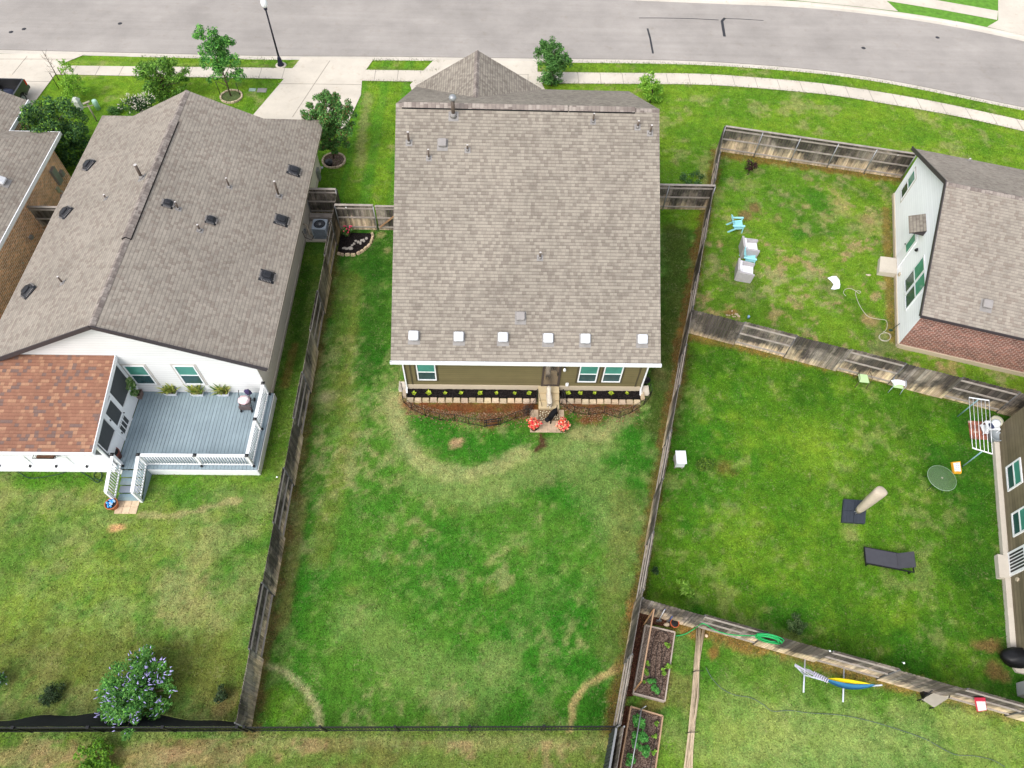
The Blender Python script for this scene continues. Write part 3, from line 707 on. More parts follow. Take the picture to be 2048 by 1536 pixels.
w = MB(); w.box(HX0-.02, HX1+.02, HY-.03, 33.6, -.1, .42); w.build('foundation', m_found, hs)
w = MB()
for x0, x1 in ((HX0-.03, HX0+.07), (HX1-.07, HX1+.03)): w.box(x0, x1, HY-.035, HY+.10, .43, 2.74)
w.build('corner_trim', M('dark olive trim', (.07, .058, .032), .6), hs)
w = MB()
for x in (HX0+.32, HX1-.32): w.box(x-.035, x+.035, HY-.018, HY+.01, .43, 2.62)
w.build('siding_trim', M('dark olive trim', (.07, .058, .032), .6), hs)
rf = MB()
n_rear = roofpoly(rf, [(EX0, EY, EZ), (EX1, EY, EZ), (EX1, RY, RIZ), (EX0, RY, RIZ)], (1, 0, 0), (EX0, EY, EZ), 0, .10)
roofpoly(rf, [(EX0, RY, RIZ), (EX1, RY, RIZ), (EX1-.1, FY, FZ), (EX0+.1, FY, FZ)], (1, 0, 0), (EX0, FY, FZ), 0, .10)
rear = ((0, EY, EZ), tuple(n_rear)); sl = (RIZ-EZ)/(RY-EY)
# front gable running out towards the street
gx_, gz = -1.02, 7.0; gy0 = RY+(RIZ-gz)/((RIZ-FZ)/(FY-RY)); gy1 = 34.25; gl, gr = -4.45, 2.48; gze = FZ+.02
n_gl = roofpoly(rf, [(gx_, gy0, gz), (gx_, gy1, gz), (gl, FY+.05, gze), (gl+.05, FY-.2, gze)], (0, 1, 0), (gl, gy1, gze), 0, .06)
n_gr = roofpoly(rf, [(gx_, gy0, gz), (gx_, gy1, gz), (gr, FY+.05, gze), (gr-.05, FY-.2, gze)], (0, 1, 0), (gr, gy1, gze), 0, .06)
roof = rf.build('roof', [m_shingle, m_white], hs)
w = MB(); w.poly([(gl+.3, 33.62, 2.7), (gr-.3, 33.62, 2.7), (gr-.3, 33.62, gze), (gx_, 33.62, gz-.15), (gl+.3, 33.62, gze)][::-1]); w.build('front_gable', m_olive, hs)
# ridge caps and the raised ridge vent, its shadow line put in as black sides
rc = MB()
for (a, b, lift, wd) in (((EX0, RY, RIZ), (EX1, RY, RIZ), .012, .15),):
    roofpoly(rc, [(a[0], RY-wd, RIZ-wd*sl+lift), (b[0], RY-wd, RIZ-wd*sl+lift), (b[0], RY, RIZ+lift+.02), (a[0], RY, RIZ+lift+.02)], (0, 1, 0), (0, 0, 0))
    roofpoly(rc, [(a[0], RY+wd, RIZ-wd*sl+lift), (b[0], RY+wd, RIZ-wd*sl+lift), (b[0], RY, RIZ+lift+.02), (a[0], RY, RIZ+lift+.02)], (0, 1, 0), (0, 0, 0))
for xa, xb in ((-4.25, 3.25), (3.3, 6.3)):
    for sg in (-1, 1):
        wd = .20; roofpoly(rc, [(xa, RY+sg*wd, RIZ-wd*sl+.075), (xb, RY+sg*wd, RIZ-wd*sl+.075), (xb, RY, RIZ+.10), (xa, RY, RIZ+.10)], (0, 1, 0), (0, 0, 0))
        rc.poly([(xa, RY+sg*wd, RIZ-wd*sl+.075), (xb, RY+sg*wd, RIZ-wd*sl+.075), (xb, RY+sg*wd, RIZ-wd*sl), (xa, RY+sg*wd, RIZ-wd*sl)], 1)
        rc.poly([(xb, RY+sg*wd, RIZ-wd*sl+.075), (xb, RY, RIZ+.10), (xb, RY, RIZ), (xb, RY+sg*wd, RIZ-wd*sl)], 1)
for sg in (-1, 1):
    roofpoly(rc, [(gx_, gy0-.05, gz+.03), (gx_, gy1, gz+.03), (gx_+sg*.14, gy1, gz-.09), (gx_+sg*.14, gy0-.05, gz-.09)], (1, 0, 0), (0, 0, 0))
rc.build('ridge_cap', [m_ridge, m_black], roof)
for b, t, r, d in [((907, 233), (906, 200), .085, True), ((818, 286), (816, 264), .05, False), ((858, 317), (857, 299), .04, False), ((935, 301), (935, 290), .04, False),
                   ((1186, 244), (1187, 227), .04, False), ((1275, 255), (1274, 241), .045, False), ((1300, 267), (1301, 250), .045, False), ((1080, 516), (1080, 505), .045, False)]:
    pipe_vent(roof, rear, b, t, r, d)
box_vent(roof, rear, (885, 287), .38, m_vent_gr, .2); box_vent(roof, rear, (1041, 633), .40, m_vent_gr, .22)
m_vent_w = M('white vent plastic', (.58, .59, .61), .5, .07, 9)
for x, y in ((828, 672), (918, 674), (1006, 675), (1096, 677), (1170, 678), (1284, 679)): box_vent(roof, rear, (x, y), .44, m_vent_w, .26, .85, 1.2)
# gutter and downspouts
w = MB(); w.box(EX0-.02, EX1+.02, EY-.125, EY-.002, EZ-.12, EZ-.10); w.box(EX0-.02, EX1+.02, EY-.13, EY-.11, EZ-.12, EZ+.012); w.box(EX0-.02, EX1+.02, EY-.02, EY-.004, EZ-.12, EZ-.0)
w.box(EX0-.03, EX0-.018, EY-.13, EY, EZ-.12, EZ+.01); w.box(EX1+.018, EX1+.03, EY-.13, EY, EZ-.12, EZ+.01)
k = 0
for i in range(10):
    x = EX0+.4+i*1.24; w.box(x, x+.012, EY-.13, EY, EZ+.012, EZ+.022)
w.box(EX0+.05, EX1-.05, EY, HY+.0, 2.742, 2.755)
w.build('gutter', m_white, hs)
for x in (HX0+.03, HX1-.03):
    w = MB(); w.bar((x, EY-.07, EZ-.1), (x, HY-.06, EZ-.35), .07, .06); w.bar((x, HY-.06, EZ-.33), (x, HY-.06, .25), .07, .06); w.bar((x, HY-.05, .27), (x, HY-.3, .10), .07, .06)
    w.build('downspout', m_white, hs)
def wallx(px, py, y=HY): q = RP(px, py, (0, y, 0), (0, 1, 0)); return q.x, q.z
for (xa, xb, yb) in ((834, 873, 759), (1152, 1189, 763), (1200, 1238, 763)):
    x0, z0 = wallx(xa+3, yb); x1, _ = wallx(xb+2, yb)
    window(hs, (x0-.02, HY, z0), (1, 0, 0), (0, -1, 0), .88, 1.48, .46, trim=M('dark olive trim', (.07, .058, .032)))
x0, z0 = wallx(1081, 775); x1, _ = wallx(1117, 775)
dz = .45
w = MB(); W_ = x1-x0
for a, b in (((0, 0, 0), (.1, .06, 2.1)), ((W_-.1, 0, 0), (W_, .06, 2.1)), ((.1, 0, 2.02), (W_-.1, .06, 2.1)), ((.1, 0, 0), (W_-.1, .05, .09))): w.fbox((x0, HY, dz), (1, 0, 0), (0, -1, 0), (0, 0, 1), a, b)
door = w.build('door', M('bronze door frame', (.055, .042, .038), .45), hs)
w = MB(); w.fbox((x0, HY, dz), (1, 0, 0), (0, -1, 0), (0, 0, 1), (.1, .002, .09), (W_-.1, .03, 2.02)); 
s_ = N('storm door glass'); s_.b.inputs['Coat Weight'].default_value = .0
w.build('glass', s_.fin((.30, .27, .24, 1), .04, .8, .85), door)
w = MB(); w.bar((x1-.15, HY-.08, dz+.95), (x1-.15, HY-.08, dz+1.15), .02, .02); w.build('handle', m_black, door)
x, z = wallx(1130, 729); w = MB(); w.box(x-.03, x+.03, HY-.12, HY, 1.96, 2.04); w.lathe([(.05, 0), (.075, .1), (.03, .22)], (x, HY-.13, 1.86), 8, 1); w.build('wall_lamp', [m_black, m_white], hs)
x, z = wallx(1134, 768); w = MB(); w.box(x-.07, x+.07, HY-.06, HY, z-.08, z+.10); w.lathe([(.05, -.05), (.07, .02), (.04, .1)], (x, HY-.07, z), 8); w.build('outlet_box', m_white, hs)
m_trimp = M('pale beige trim', (.50, .47, .43), .6)
# ---------------------------------------------------------------- white house on the left
LX0, LX1, LRX = -22.05, -9.78, -15.93
LY0, LE, LRZ = 16.72, 2.95, 5.85
LFY = 33.7
hl = thing('white_house', 'long taupe roofed house with white rear gable above a blue grey deck', 'house', (-15.9, 24, 0))
WX0, WX1, WY0 = -21.4, -10.42, 17.05
w = MB(); ls = (LRZ-LE)/(LX1-LRX)
zt = lambda x: LRZ-abs(x-LRX)*ls-.12
w.poly([(WX0, WY0, 0), (WX1, WY0, 0), (WX1, WY0, zt(WX1)), (LRX, WY0, zt(LRX)), (WX0, WY0, zt(WX0))])
w.build('rear_gable_wall', m_whitesid, hl)
w = MB(); w.poly([(WX1, WY0, 0), (WX1, LFY-.6, 0), (WX1, LFY-.6, zt(WX1)), (WX1, WY0, zt(WX1))]); w.poly([(WX0, WY0, 0), (WX0, WY0, zt(WX0)), (WX0, LFY-.6, zt(WX0)), (WX0, LFY-.6, 0)])
w.poly([(WX0, LFY-.6, 0), (WX0, LFY-.6, 2.9), (WX1, LFY-.6, 2.9), (WX1, LFY-.6, 0)])
w.build('side_wall', m_stucco, hl)
w = MB(); w.box(WX1, WX1+.035, WY0-.02, LFY-.6, -.05, .22); w.build('foundation', m_conc, hl)
rf = MB()
pk = RP(371, 176, (LRX, 0, LRZ), (1, 0, 0)); PKY = pk.y
Lf = lambda px, py, side: RP(px, py, (LRX, 0, LRZ), (ls*side, 0, 1))
# right slope ends in a rake that meets a low hipped eave return at the front
a1 = Lf(527, 237, 1); a2 = Vector((LX1, LFY-.55, LE)); a3 = Lf(560, 249, 1)
n_R = roofpoly(rf, [(LX1, LY0, LE), (LX1, LFY, LE), tuple(a1), (LRX, PKY, LRZ), (LRX, LY0, LRZ)], (0, 1, 0), (LX1, LY0, LE), 0, .09)
b1 = Lf(266, 232, -1)
n_L = roofpoly(rf, [(LX0, LY0, LE), (LX0, LFY, LE), tuple(b1), (LRX, PKY, LRZ), (LRX, LY0, LRZ)], (0, 1, 0), (LX0, LY0, LE), 0, .09)
# hipped corners
def hipc(cx, sgn):
    e = Vector((cx, LFY, LE)); i_ = Vector((cx-sgn*2.6, LFY, LE)); t = Vector((cx-sgn*2.1, LFY-2.1, LE+2.1*ls))
    t2 = Vector((cx-sgn*2.6, LFY-2.1, LE+2.1*ls))
    roofpoly(rf, [tuple(e+Vector((0, 0, .015))), tuple(i_+Vector((0, .0, .015))), tuple(t2+Vector((0, 0, .03))), tuple(t+Vector((0, 0, .02)))], (1, 0, 0), tuple(e), 0)
roofl = rf.build('roof', [m_shingle_pale, m_trim_dark], hl)
PR = ((LRX, 0, LRZ), (ls, 0, 1)); PL = ((LRX, 0, LRZ), (-ls, 0, 1))
# rake boards at the rear
w = MB()
for xe in (LX0, LX1):
    w.bar((LRX, LY0-.02, LRZ-.02), (xe, LY0-.02, LE-.02), .05, .2)
w.build('rake_board', m_trim_dark, roofl)
for xe, sg in ((LX0, -1), (LX1, 1)): w = MB(); w.box(min(xe, xe+sg*.03), max(xe, xe+sg*.03), LY0, LFY, LE-.16, LE-.01); w.build('eave_board', M('tan eave board', (.36, .31, .26)), roofl)
rc = MB()
for ya, yb, lift, wd in ((LY0, PKY, .015, .15), (21.5, 29.5, .09, .2)):
    for sg in (-1, 1):
        z1 = LRZ-wd*ls+lift
        roofpoly(rc, [(LRX+sg*wd, ya, z1), (LRX+sg*wd, yb, z1), (LRX, yb, LRZ+lift+.02), (LRX, ya, LRZ+lift+.02)], (1, 0, 0), (0, 0, 0))
        if lift > .05:
            rc.poly([(LRX+sg*wd, ya, z1), (LRX+sg*wd, yb, z1), (LRX+sg*wd, yb, z1-lift), (LRX+sg*wd, ya, z1-lift)], 1)
            rc.poly([(LRX+sg*wd, ya, z1), (LRX, ya, LRZ+lift+.02), (LRX, ya, LRZ), (LRX+sg*wd, ya, z1-lift)], 1)
rc.build('ridge_cap', [m_ridge, m_black], roofl)
for x, y, s in ((588, 342, .66), (563, 441, .66), (534, 553, .66)): turtle_vent(roofl, PR, (x, y), s, (0, 1, 0))
for x, y, s in ((336, 408, .46), (422, 441, .46)): turtle_vent(roofl, PR, (x, y), s, (0, 1, 0))
for x, y in ((178, 331), (132, 426), (57, 583)): turtle_vent(roofl, PL, (x, y), .72, (.5, .8, .3))
for b, t, pl, r in [((284, 356), (267, 331), PL, .07), ((212, 397), (206, 390), PL, .04), ((125, 566), (114, 554), PL, .04), ((459, 374), (453, 356), PR, .04),
                    ((558, 392), (547, 363), PR, .055), ((400, 461), (393, 450), PR, .045), ((357, 418), (349, 404), PR, .04)]: pipe_vent(roofl, pl, b, t, r)
for (tl, tr_, bl, br) in (((247, 730), (289, 730), (275, 768), (313, 768)), ((343, 731), (384, 731), (371, 768), (410, 768))):
    pl = ((0, WY0, 0), (0, 1, 0)); a = RP(bl[0], bl[1], *pl); b = RP(br[0], br[1], *pl)
    t = RP(tl[0], tl[1], *pl)
    window(hl, (a.x, WY0, a.z+.03), (1, 0, 0), (0, -1, 0), .92, min(1.5, t.z-a.z), .5, trim=m_trimp)
w = MB(); p_ = RP(597, 490, (WX1, 0, 0), (1, 0, 0)); window(hl, (WX1, p_.y-.25, 1.2), (0, 1, 0), (1, 0, 0), .5, .8, .5, trim=m_found)
# utility boxes on the side wall
def wbox(par, px, py, plane, w_, h_, d_, mat, ax, out, name, extra=None, z=None):
    q = RP(px, py, *plane); b = MB(); 
    if z: q.z = z
    b.fbox(q, ax, out, (0, 0, 1), (-w_/2, 0, -h_/2), (w_/2, d_, h_/2)); b.fbox(q, ax, out, (0, 0, 1), (-w_/2-.01, 0, h_/2), (w_/2+.01, d_+.015, h_/2+.015))
    if extra: extra(b, q)
    return b.build(name, mat, par)
wr = ((WX1, 0, 0), (1, 0, 0))
wbox(hl, 635, 350, wr, .35, .8, .14, m_galv, (0, 1, 0), (1, 0, 0), 'meter_box')
wbox(hl, 643, 340, wr, .15, .35, .12, m_galv, (0, 1, 0), (1, 0, 0), 'meter_box')
wbox(hl, 608, 463, wr, .14, .25, .1, m_galv, (0, 1, 0), (1, 0, 0), 'disconnect_box')
# ---------------------------------------------------------------- screened porch of the white house
pr = thing('screened_porch', 'white screened porch with russet shingle lean-to roof joined to the white gable', 'porch', (-18.8, 15, 0))
PX1, PX0, PYB, PYF = -16.3, -21.6, WY0, 13.3
DZ = .5
rf = MB(); RX1 = -16.15
pn = roofpoly(rf, [(-22.5, 12.82, 2.62), (RX1, 12.82, 2.62), (RX1, WY0-.02, 3.42), (-22.5, WY0-.02, 3.42)], (1, 0, 0), (-22.5, 12.82, 2.62), 0, .07)
pf = rf.build('roof', [m_shingle_red, m_white], pr)
w = MB(); w.box(-22.5, RX1, 12.79, 12.82, 2.42, 2.63); w.hexa([(RX1, 12.8, 2.42), (RX1+.03, 12.8, 2.42), (RX1+.03, WY0, 3.2), (RX1, WY0, 3.2)], [(RX1, 12.8, 2.635), (RX1+.03, 12.8, 2.635), (RX1+.03, WY0, 3.435), (RX1, WY0, 3.435)]); w.build('fascia', m_white, pf)
sz = lambda y: 2.58+(y-12.82)*.19-.06
w = MB()
# side wall to the deck: sill wall, posts, rails
def sidebox(y0, y1, z0, z1, t=.10): w.box(PX1-t/2, PX1+t/2, y0, y1, z0, z1)
w.hexa([(PX1-.04, PYF, sz(PYF)-.22), (PX1+.04, PYF, sz(PYF)-.22), (PX1+.04, PYB, sz(PYB)-.3), (PX1-.04, PYB, sz(PYB)-.3)], [(PX1-.04, PYF, sz(PYF)), (PX1+.04, PYF, sz(PYF)), (PX1+.04, PYB, sz(PYB)), (PX1-.04, PYB, sz(PYB))])
posts = [PYF+.06, 14.55, 15.55, 16.95]
for y in posts: sidebox(y-.06, y+.06, DZ, sz(y)-.1, .12)
sidebox(PYF, 14.5, DZ, 1.35, .06); sidebox(15.6, PYB, DZ, 1.35, .06)
sidebox(PYF, 14.5, 1.35, 1.43, .12); sidebox(15.6, PYB, 1.35, 1.43, .12)
# long wall to the garden
for x in (-21.55, -19.8, -18.05, PX1): w.box(x-.06, x+.06, PYF-.06, PYF+.06, .3, 2.5)
w.box(-22.2, PX1, PYF-.02, PYF+.02, DZ, 1.4); w.box(-22.2, PX1, PYF-.08, PYF+.06, 1.4, 1.47); w.box(-22.2, PX1, PYF-.04, PYF+.04, 2.3, 2.52)
w.box(-22.2, PX1+.05, PYF-.30, PYF-.0, .42, .50); w.box(-22.2, PX1+.05, PYF-.12, PYF-.08, .02, .42)
w.build('frame', m_white, pr)
for y0, y1 in ((PYF+.12, 14.49), (15.61, 16.89)):
    w = MB(); z1a, z1b = sz(y0)-.25, sz(y1)-.28
    w.hexa([(PX1-.012, y0, 1.43), (PX1+.012, y0, 1.43), (PX1+.012, y1, 1.43), (PX1-.012, y1, 1.43)], [(PX1-.012, y0, z1a), (PX1+.012, y0, z1a), (PX1+.012, y1, z1b), (PX1-.012, y1, z1b)]); w.build('screen', m_screen, pr)
for x in (-21.5, -19.75, -18.0): w = MB(); w.box(x, x+1.62, PYF-.01, PYF+.01, 1.47, 2.3); w.build('screen', m_screen, pr)
w = MB(); y0, y1 = 14.61, 15.49
for a in ((y0, y0+.1, DZ+.02, 2.62), (y1-.1, y1, DZ+.02, 2.62), (y0+.1, y1-.1, 2.5, 2.62), (y0+.1, y1-.1, 1.28, 1.40), (y0+.1, y1-.1, DZ+.02, DZ+.18)): w.box(PX1+.02, PX1+.06, *a)
for k in (1, 2): w.box(PX1+.02, PX1+.055, y0+.1+k*.227-.02, y0+.1+k*.227+.02, DZ+.18, 1.28)
w.box(PX1+.02, PX1+.05, y0+.1, y1-.1, 1.18, 1.22)
d_ = w.build('door', m_white, pr)
w = MB(); w.box(PX1+.025, PX1+.04, y0+.1, y1-.1, DZ+.18, 2.5); w.build('screen', m_screen, d_)
w = MB(); w.box(PX1+.06, PX1+.11, y1-.08, y1-.04, 1.3, 1.34); w.box(PX1+.06, PX1+.09, y0+.0, y0+.05, .9, 1.0); w.box(PX1+.06, PX1+.09, y0+.0, y0+.05, 2.0, 2.1); w.build('handle', m_black, d_)
w = MB()
for x in (-21.2, -19.9, -18.8, -17.5): w.box(x, x+.05, PYF-.16, PYF-.06, .50, .60)
w.box(-17.05, -16.95, PYF-.16, PYF-.04, 1.9, 2.1)
w.build('bracket', m_black, pr)
w = MB()   # planter basket hung on the porch wall
q = RP(90, 910, (0, PYF-.2, 0), (0, 1, 0)); 
wp = thing('hanging_planter', 'wire hay-rack planter hung on the white porch wall under the russet roof', 'planter', (q.x, PYF-.2, q.z))
for k in range(9): x = q.x-.45+k*.112; w.tube([(x, PYF-.06, q.z), (x, PYF-.2, q.z-.16), (x, PYF-.36, q.z)], .01, 4)
w.tube([(q.x-.46, PYF-.36, q.z), (q.x+.46, PYF-.36, q.z)], .014, 4); w.tube([(q.x-.46, PYF-.36, q.z), (q.x-.46, PYF-.08, q.z)], .014, 4); w.tube([(q.x+.46, PYF-.36, q.z), (q.x+.46, PYF-.08, q.z)], .014, 4)
w.build('basket', m_black, wp)
w = MB(); w.box(q.x-.34, q.x+.34, PYF-.32, PYF-.09, q.z-.13, q.z-.02); w.build('soil', M('coir soil', (.13, .065, .04), .9, .4, 12), wp)
# ---------------------------------------------------------------- deck
dk = thing('wooden_deck', 'blue grey painted deck with white railing and short stairs behind the white house', 'deck', (-13.2, 15, 0))
DX0, DX1, DY0, DY1 = -16.24, -10.2, 13.12, WY0
def board_mat():
    s = N('blue grey deck paint'); sp = s.n('ShaderNodeSeparateXYZ'); s.l(s.n('ShaderNodeNewGeometry').outputs['Position'], sp.inputs[0])
    a = s.n('ShaderNodeAttribute', attribute_name='fc'); p = s.n('ShaderNodeNewGeometry').outputs['Position']
    k = s.math('MULTIPLY', s.ramp(s.noise(1.2, 5, .65, p), .3, .7, .9, 1.1), s.ramp(s.noise(1., 4, .6, s.scaled(p, (30, 1.2, 1))), .3, .7, .92, 1.08))
    x = s.n('ShaderNodeVectorMath', operation='SCALE'); s.l(a.outputs['Color'], x.inputs[0]); s.l(k, x.inputs['Scale'])
    return s.fin(x.outputs[0], .6, .3)
m_deck = board_mat(); DC = (.235, .30, .335)
w = MB(); nb = 38; bw = (DX1-DX0)/nb
for i in range(nb):
    t = random.uniform(.965, 1.04); x = DX0+i*bw; w.box(x+.003, x+bw-.009, DY0, DY1, DZ-.03, DZ, 0, tuple(c*t for c in DC))
w.build('deck_board', m_deck, dk)
w = MB(); w.box(DX0, DX1, DY0+.02, DY1, DZ-.09, DZ-.035); w.build('deck_frame', m_black, dk)
w = MB()
sx0, sx1 = -15.98, -15.02   # stairs
w.box(sx1+.1, DX1+.02, DY0-.03, DY0-.005, .0, DZ-.04); w.box(DX1+.0, DX1+.03, DY0-.03, DY1, .0, DZ-.04); w.box(DX0-.1, sx0-.02, DY0-.03, DY0-.005, .0, DZ-.04)
w.build('skirt', m_white, dk)
w = MB()
SY = [DY0-.02, DY0-.34, DY0-.66, DY0-.98, DY0-1.30]
for k in range(4):
    z = DZ-.1-k*.105
    for j in range(2): w.box(sx0, sx1, SY[k]-.155*(j+1)-.0+.004, SY[k]-.155*j, z-.04, z, 0, tuple(c*random.uniform(.92, 1.08) for c in DC))
    w.box(sx0, sx1, SY[k]-.02, SY[k]-.004, z-.1, z-.04, 0, tuple(c*.9 for c in DC))
w.build('stair_tread', m_deck, dk)
def railing(p, q, z0, z1, name='railing', n=None, h=.92):
    """posts excluded: cap rail, bottom rail, balusters between p and q (xy), floor heights z0,z1"""
    p = Vector((p[0], p[1], z0)); q = Vector((q[0], q[1], z1)); w = MB(); L = (q-p).length
    w.bar(p+Vector((0, 0, h)), q+Vector((0, 0, h)), .14, .035); w.bar(p+Vector((0, 0, h-.06)), q+Vector((0, 0, h-.06)), .045, .08); w.bar(p+Vector((0, 0, .1)), q+Vector((0, 0, .1)), .045, .07)
    n = int(L/.115)
    for i in range(1, n):
        a = p.lerp(q, i/n); w.cyl(a+Vector((0, 0, .1)), a+Vector((0, 0, h-.06)), .022, n=5)
    w.build(name, m_white, dk)
ix, iy = DX1-.22, DY0+.2
railing((ix, iy), (ix, DY1-.1), DZ, DZ); railing((sx1+.06, iy), (ix, iy), DZ, DZ)
railing((sx0-.06, iy), (sx0-.06, SY[4]), DZ, .1); railing((sx1+.06, iy), (sx1+.06, SY[4]), DZ, .1)
def dpost(x, y, cap=True, z0=0., h=1.02):
    w = MB(); w.box(x-.05, x+.05, y-.05, y+.05, z0, DZ+h-.08); pp = w.build('post', m_white, dk)
    if cap:
        w = MB(); z = DZ+h-.08; w.box(x-.075, x+.075, y-.075, y+.075, z, z+.03)
        w.add([(x-.06, y-.06, z+.03), (x+.06, y-.06, z+.03), (x+.06, y+.06, z+.03), (x-.06, y+.06, z+.03), (x, y, z+.07)], [(0, 1, 4), (1, 2, 4), (2, 3, 4), (3, 0, 4)]); w.build('post_cap', m_black, pp)
for x, y in ((ix, iy), (ix, 15.1), (ix, DY1-.08), (-12.6, iy), (sx1+.06, iy), (sx0-.06, iy)): dpost(x, y)
w = MB()
for x in (sx0-.06, sx1+.06): w.box(x-.045, x+.045, SY[4]-.05, SY[4]+.04, 0, 1.0)
w.build('stair_post', m_white, dk)
w = MB()
for x, y in ((ix+.06, iy-.07), (ix+.07, 15.1), (ix+.07, DY1-.1), (-12.6, iy-.08), (sx0+.03, iy-.1)): w.box(x-.03, x+.05, y-.04, y+.04, DZ+.03, DZ+.12)
w.build('bracket', m_black, dk)
w = MB()   # blue stringer panels beside the stair
w.poly([(sx1+.12, DY0-.03, 0), (sx1+.12, SY[4], 0), (sx1+.12, SY[4], .1), (sx1+.12, DY0-.03, DZ)]); w.poly([(sx1+.10, DY0-.03, 0), (sx1+.10, DY0-.03, DZ), (sx1+.10, SY[4], .1), (sx1+.10, SY[4], 0)]); w.build('stringer', M('blue grey stringer', DC), dk)
# ---------------------------------------------------------------- brick house at the far left
hb = thing('brick_house', 'tan brick house with white fascia cut off by the left edge', 'house', (-29, 26, 0))
BX = -24.67; BE = -24.1; BZ = 2.75
w = MB(); uvquad(w, (BX, 12, 0), (BX, 31.95, 0), (BX, 31.95, 2.9), (BX, 12, 2.9)); uvquad(w, (BX, 31.95, 0), (-27.3, 31.95, 0), (-27.3, 31.95, 2.9), (BX, 31.95, 2.9)); uvquad(w, (-27.3, 31.95, 0), (-27.3, 34.7, 0), (-27.3, 34.7, 2.9), (-27.3, 31.95, 2.9)); uvquad(w, (-27.3, 34.7, 0), (-40, 34.7, 0), (-40, 34.7, 2.9), (-27.3, 34.7, 2.9))
w.build('wall', m_brick_tan, hb)
rf = MB(); bs = .5
nB = roofpoly(rf, [(BE, 11.5, BZ), (BE, 32.45, BZ), (BE-2.2, 30.3, BZ+2.2*bs), (-31.5, 30.3, BZ+7.4*bs), (-31.5, 11.5, BZ+7.4*bs)], (0, 1, 0), (BE, 11.5, BZ), 0, .06)
roofpoly(rf, [(BE, 32.45, BZ), (-27.0, 32.45, BZ+.02), (-28.4, 30.3, BZ+2.2*bs), (BE-2.2, 30.3, BZ+2.2*bs)], (1, 0, 0), (BE, 32.45, BZ), 0, .06)
roofpoly(rf, [(-26.8, 29.8, BZ+.03), (-26.8, 35.15, BZ+.03), (-33, 35.15, BZ+3.1), (-33, 29.8, BZ+3.1)], (0, 1, 0), (-26.8, 31.8, BZ), 0, .06)
rb = rf.build('roof', [m_shingle_pale, m_white], hb)
w = MB(); w.box(BE-.005, BE+.04, 11.5, 32.5, BZ-.2, BZ+.01); w.box(-26.81, -26.76, 31.9, 35.2, BZ-.17, BZ+.04); w.box(-27, BE, 32.45, 32.49, BZ-.2, BZ+.01); w.build('fascia', m_white, hb)
PB = ((BE, 0, BZ), tuple(nB)); box_vent(rb, PB, (1, 363), .46, m_vent_w, .2)
bw_ = ((BX, 0, 0), (1, 0, 0))
wbox(hb, 110, 352, bw_, .42, .95, .16, m_galv, (0, 1, 0), (1, 0, 0), 'meter_box'); wbox(hb, 121, 347, bw_, .28, .3, .16, m_galv, (0, 1, 0), (1, 0, 0), 'meter_box')
wbox(hb, 115, 380, bw_, .2, .3, .1, M('sage box', (.38, .40, .28)), (0, 1, 0), (1, 0, 0), 'cable_box'); wbox(hb, 60, 475, bw_, .22, .16, .14, m_galv, (0, 1, 0), (1, 0, 0), 'dryer_vent')
q = RP(123, 393, *bw_); w = MB(); w.cyl(q, q+Vector((.2, 0, 0)), .14, n=12); w.cyl((q.x+.1, q.y+.15, q.z+.3), (q.x+.1, q.y+.15, .0), .03, n=6); w.build('gas_meter', M('pale grey enamel', (.5, .5, .5)), hb)
q = RP(45, 526, *bw_); w = MB(); w.cyl(q, q+Vector((.05, 0, 0)), .06, n=8); w.build('hose_tap', m_found, hb)
window(hb, (BX, RP(0, 590, *bw_).y-.9, 1.0), (0, 1, 0), (1, 0, 0), .9, 1.3, .5)
# ---------------------------------------------------------------- white gabled house on the right
he = thing('gabled_house', 'white gable ended house with red brown brick side beyond the wooden fence at right', 'house', (24, 25, 0))
A = Vector((20.52, 20.52, 0)); B = Vector((23.76, 31.66, 0)); d = (B-A).normalized(); o_ = Vector((-d.y, d.x, 0))   # outward (left)
iv = -o_; Lw = (B-A).length; ez = 3.0; rz = 5.75
zr = lambda t: ez+.35+(rz-ez)*(1-abs(t-Lw/2)/(Lw/2+.5))-.38
w = MB(); pts = [A, B, B+Vector((0, 0, zr(Lw))), A+d*(Lw/2)+Vector((0, 0, zr(Lw/2))), A+Vector((0, 0, zr(0)))]; w.poly(pts[::-1]); w.build('gable_wall', m_whitebb, he)
Cc = A+iv*14; w = MB(); uvquad(w, A, Cc, Cc+Vector((0, 0, 3.1)), A+Vector((0, 0, 3.1))); w.build('brick_wall', m_brick_red, he); w = MB(); D_ = B+iv*14; uvquad(w, D_, B, B+Vector((0, 0, 3.1)), D_+Vector((0, 0, 3.1))); w.build('brick_wall', m_brick_red, he)
w = MB(); w.bar(A-o_*.0-d*.04+Vector((0, 0, .1)), Cc-d*.04+Vector((0, 0, .1)), .08, .3); w.bar(A+o_*.03+Vector((0, 0, .1)), B+o_*.03+Vector((0, 0, .1)), .06, .24); w.build('foundation', m_found, he)
rf = MB(); R0 = A+d*(Lw/2)+o_*.35+Vector((0, 0, rz)); E0 = A-d*.5+o_*.35+Vector((0, 0, ez)); E1 = B+d*.5+o_*.35+Vector((0, 0, ez))
nE = roofpoly(rf, [E0, E0+iv*15, R0+iv*15, R0], tuple(iv), tuple(E0), 0, .08)
nE2 = roofpoly(rf, [E1, E1+iv*15, R0+iv*15, R0], tuple(iv), tuple(E1), 0, .08)
re = rf.build('roof', [m_shingle_pale, m_trim_dark], he)
w = MB(); w.bar(R0+o_*.02, E0+o_*.02, .05, .2); w.bar(R0+o_*.02, E1+o_*.02, .05, .2); w.bar(E0-d*.02-Vector((0, 0, .04)), E0+iv*15-d*.02-Vector((0, 0, .04)), .04, .14); w.build('rake_board', m_trim_dark, re)
rc = MB()
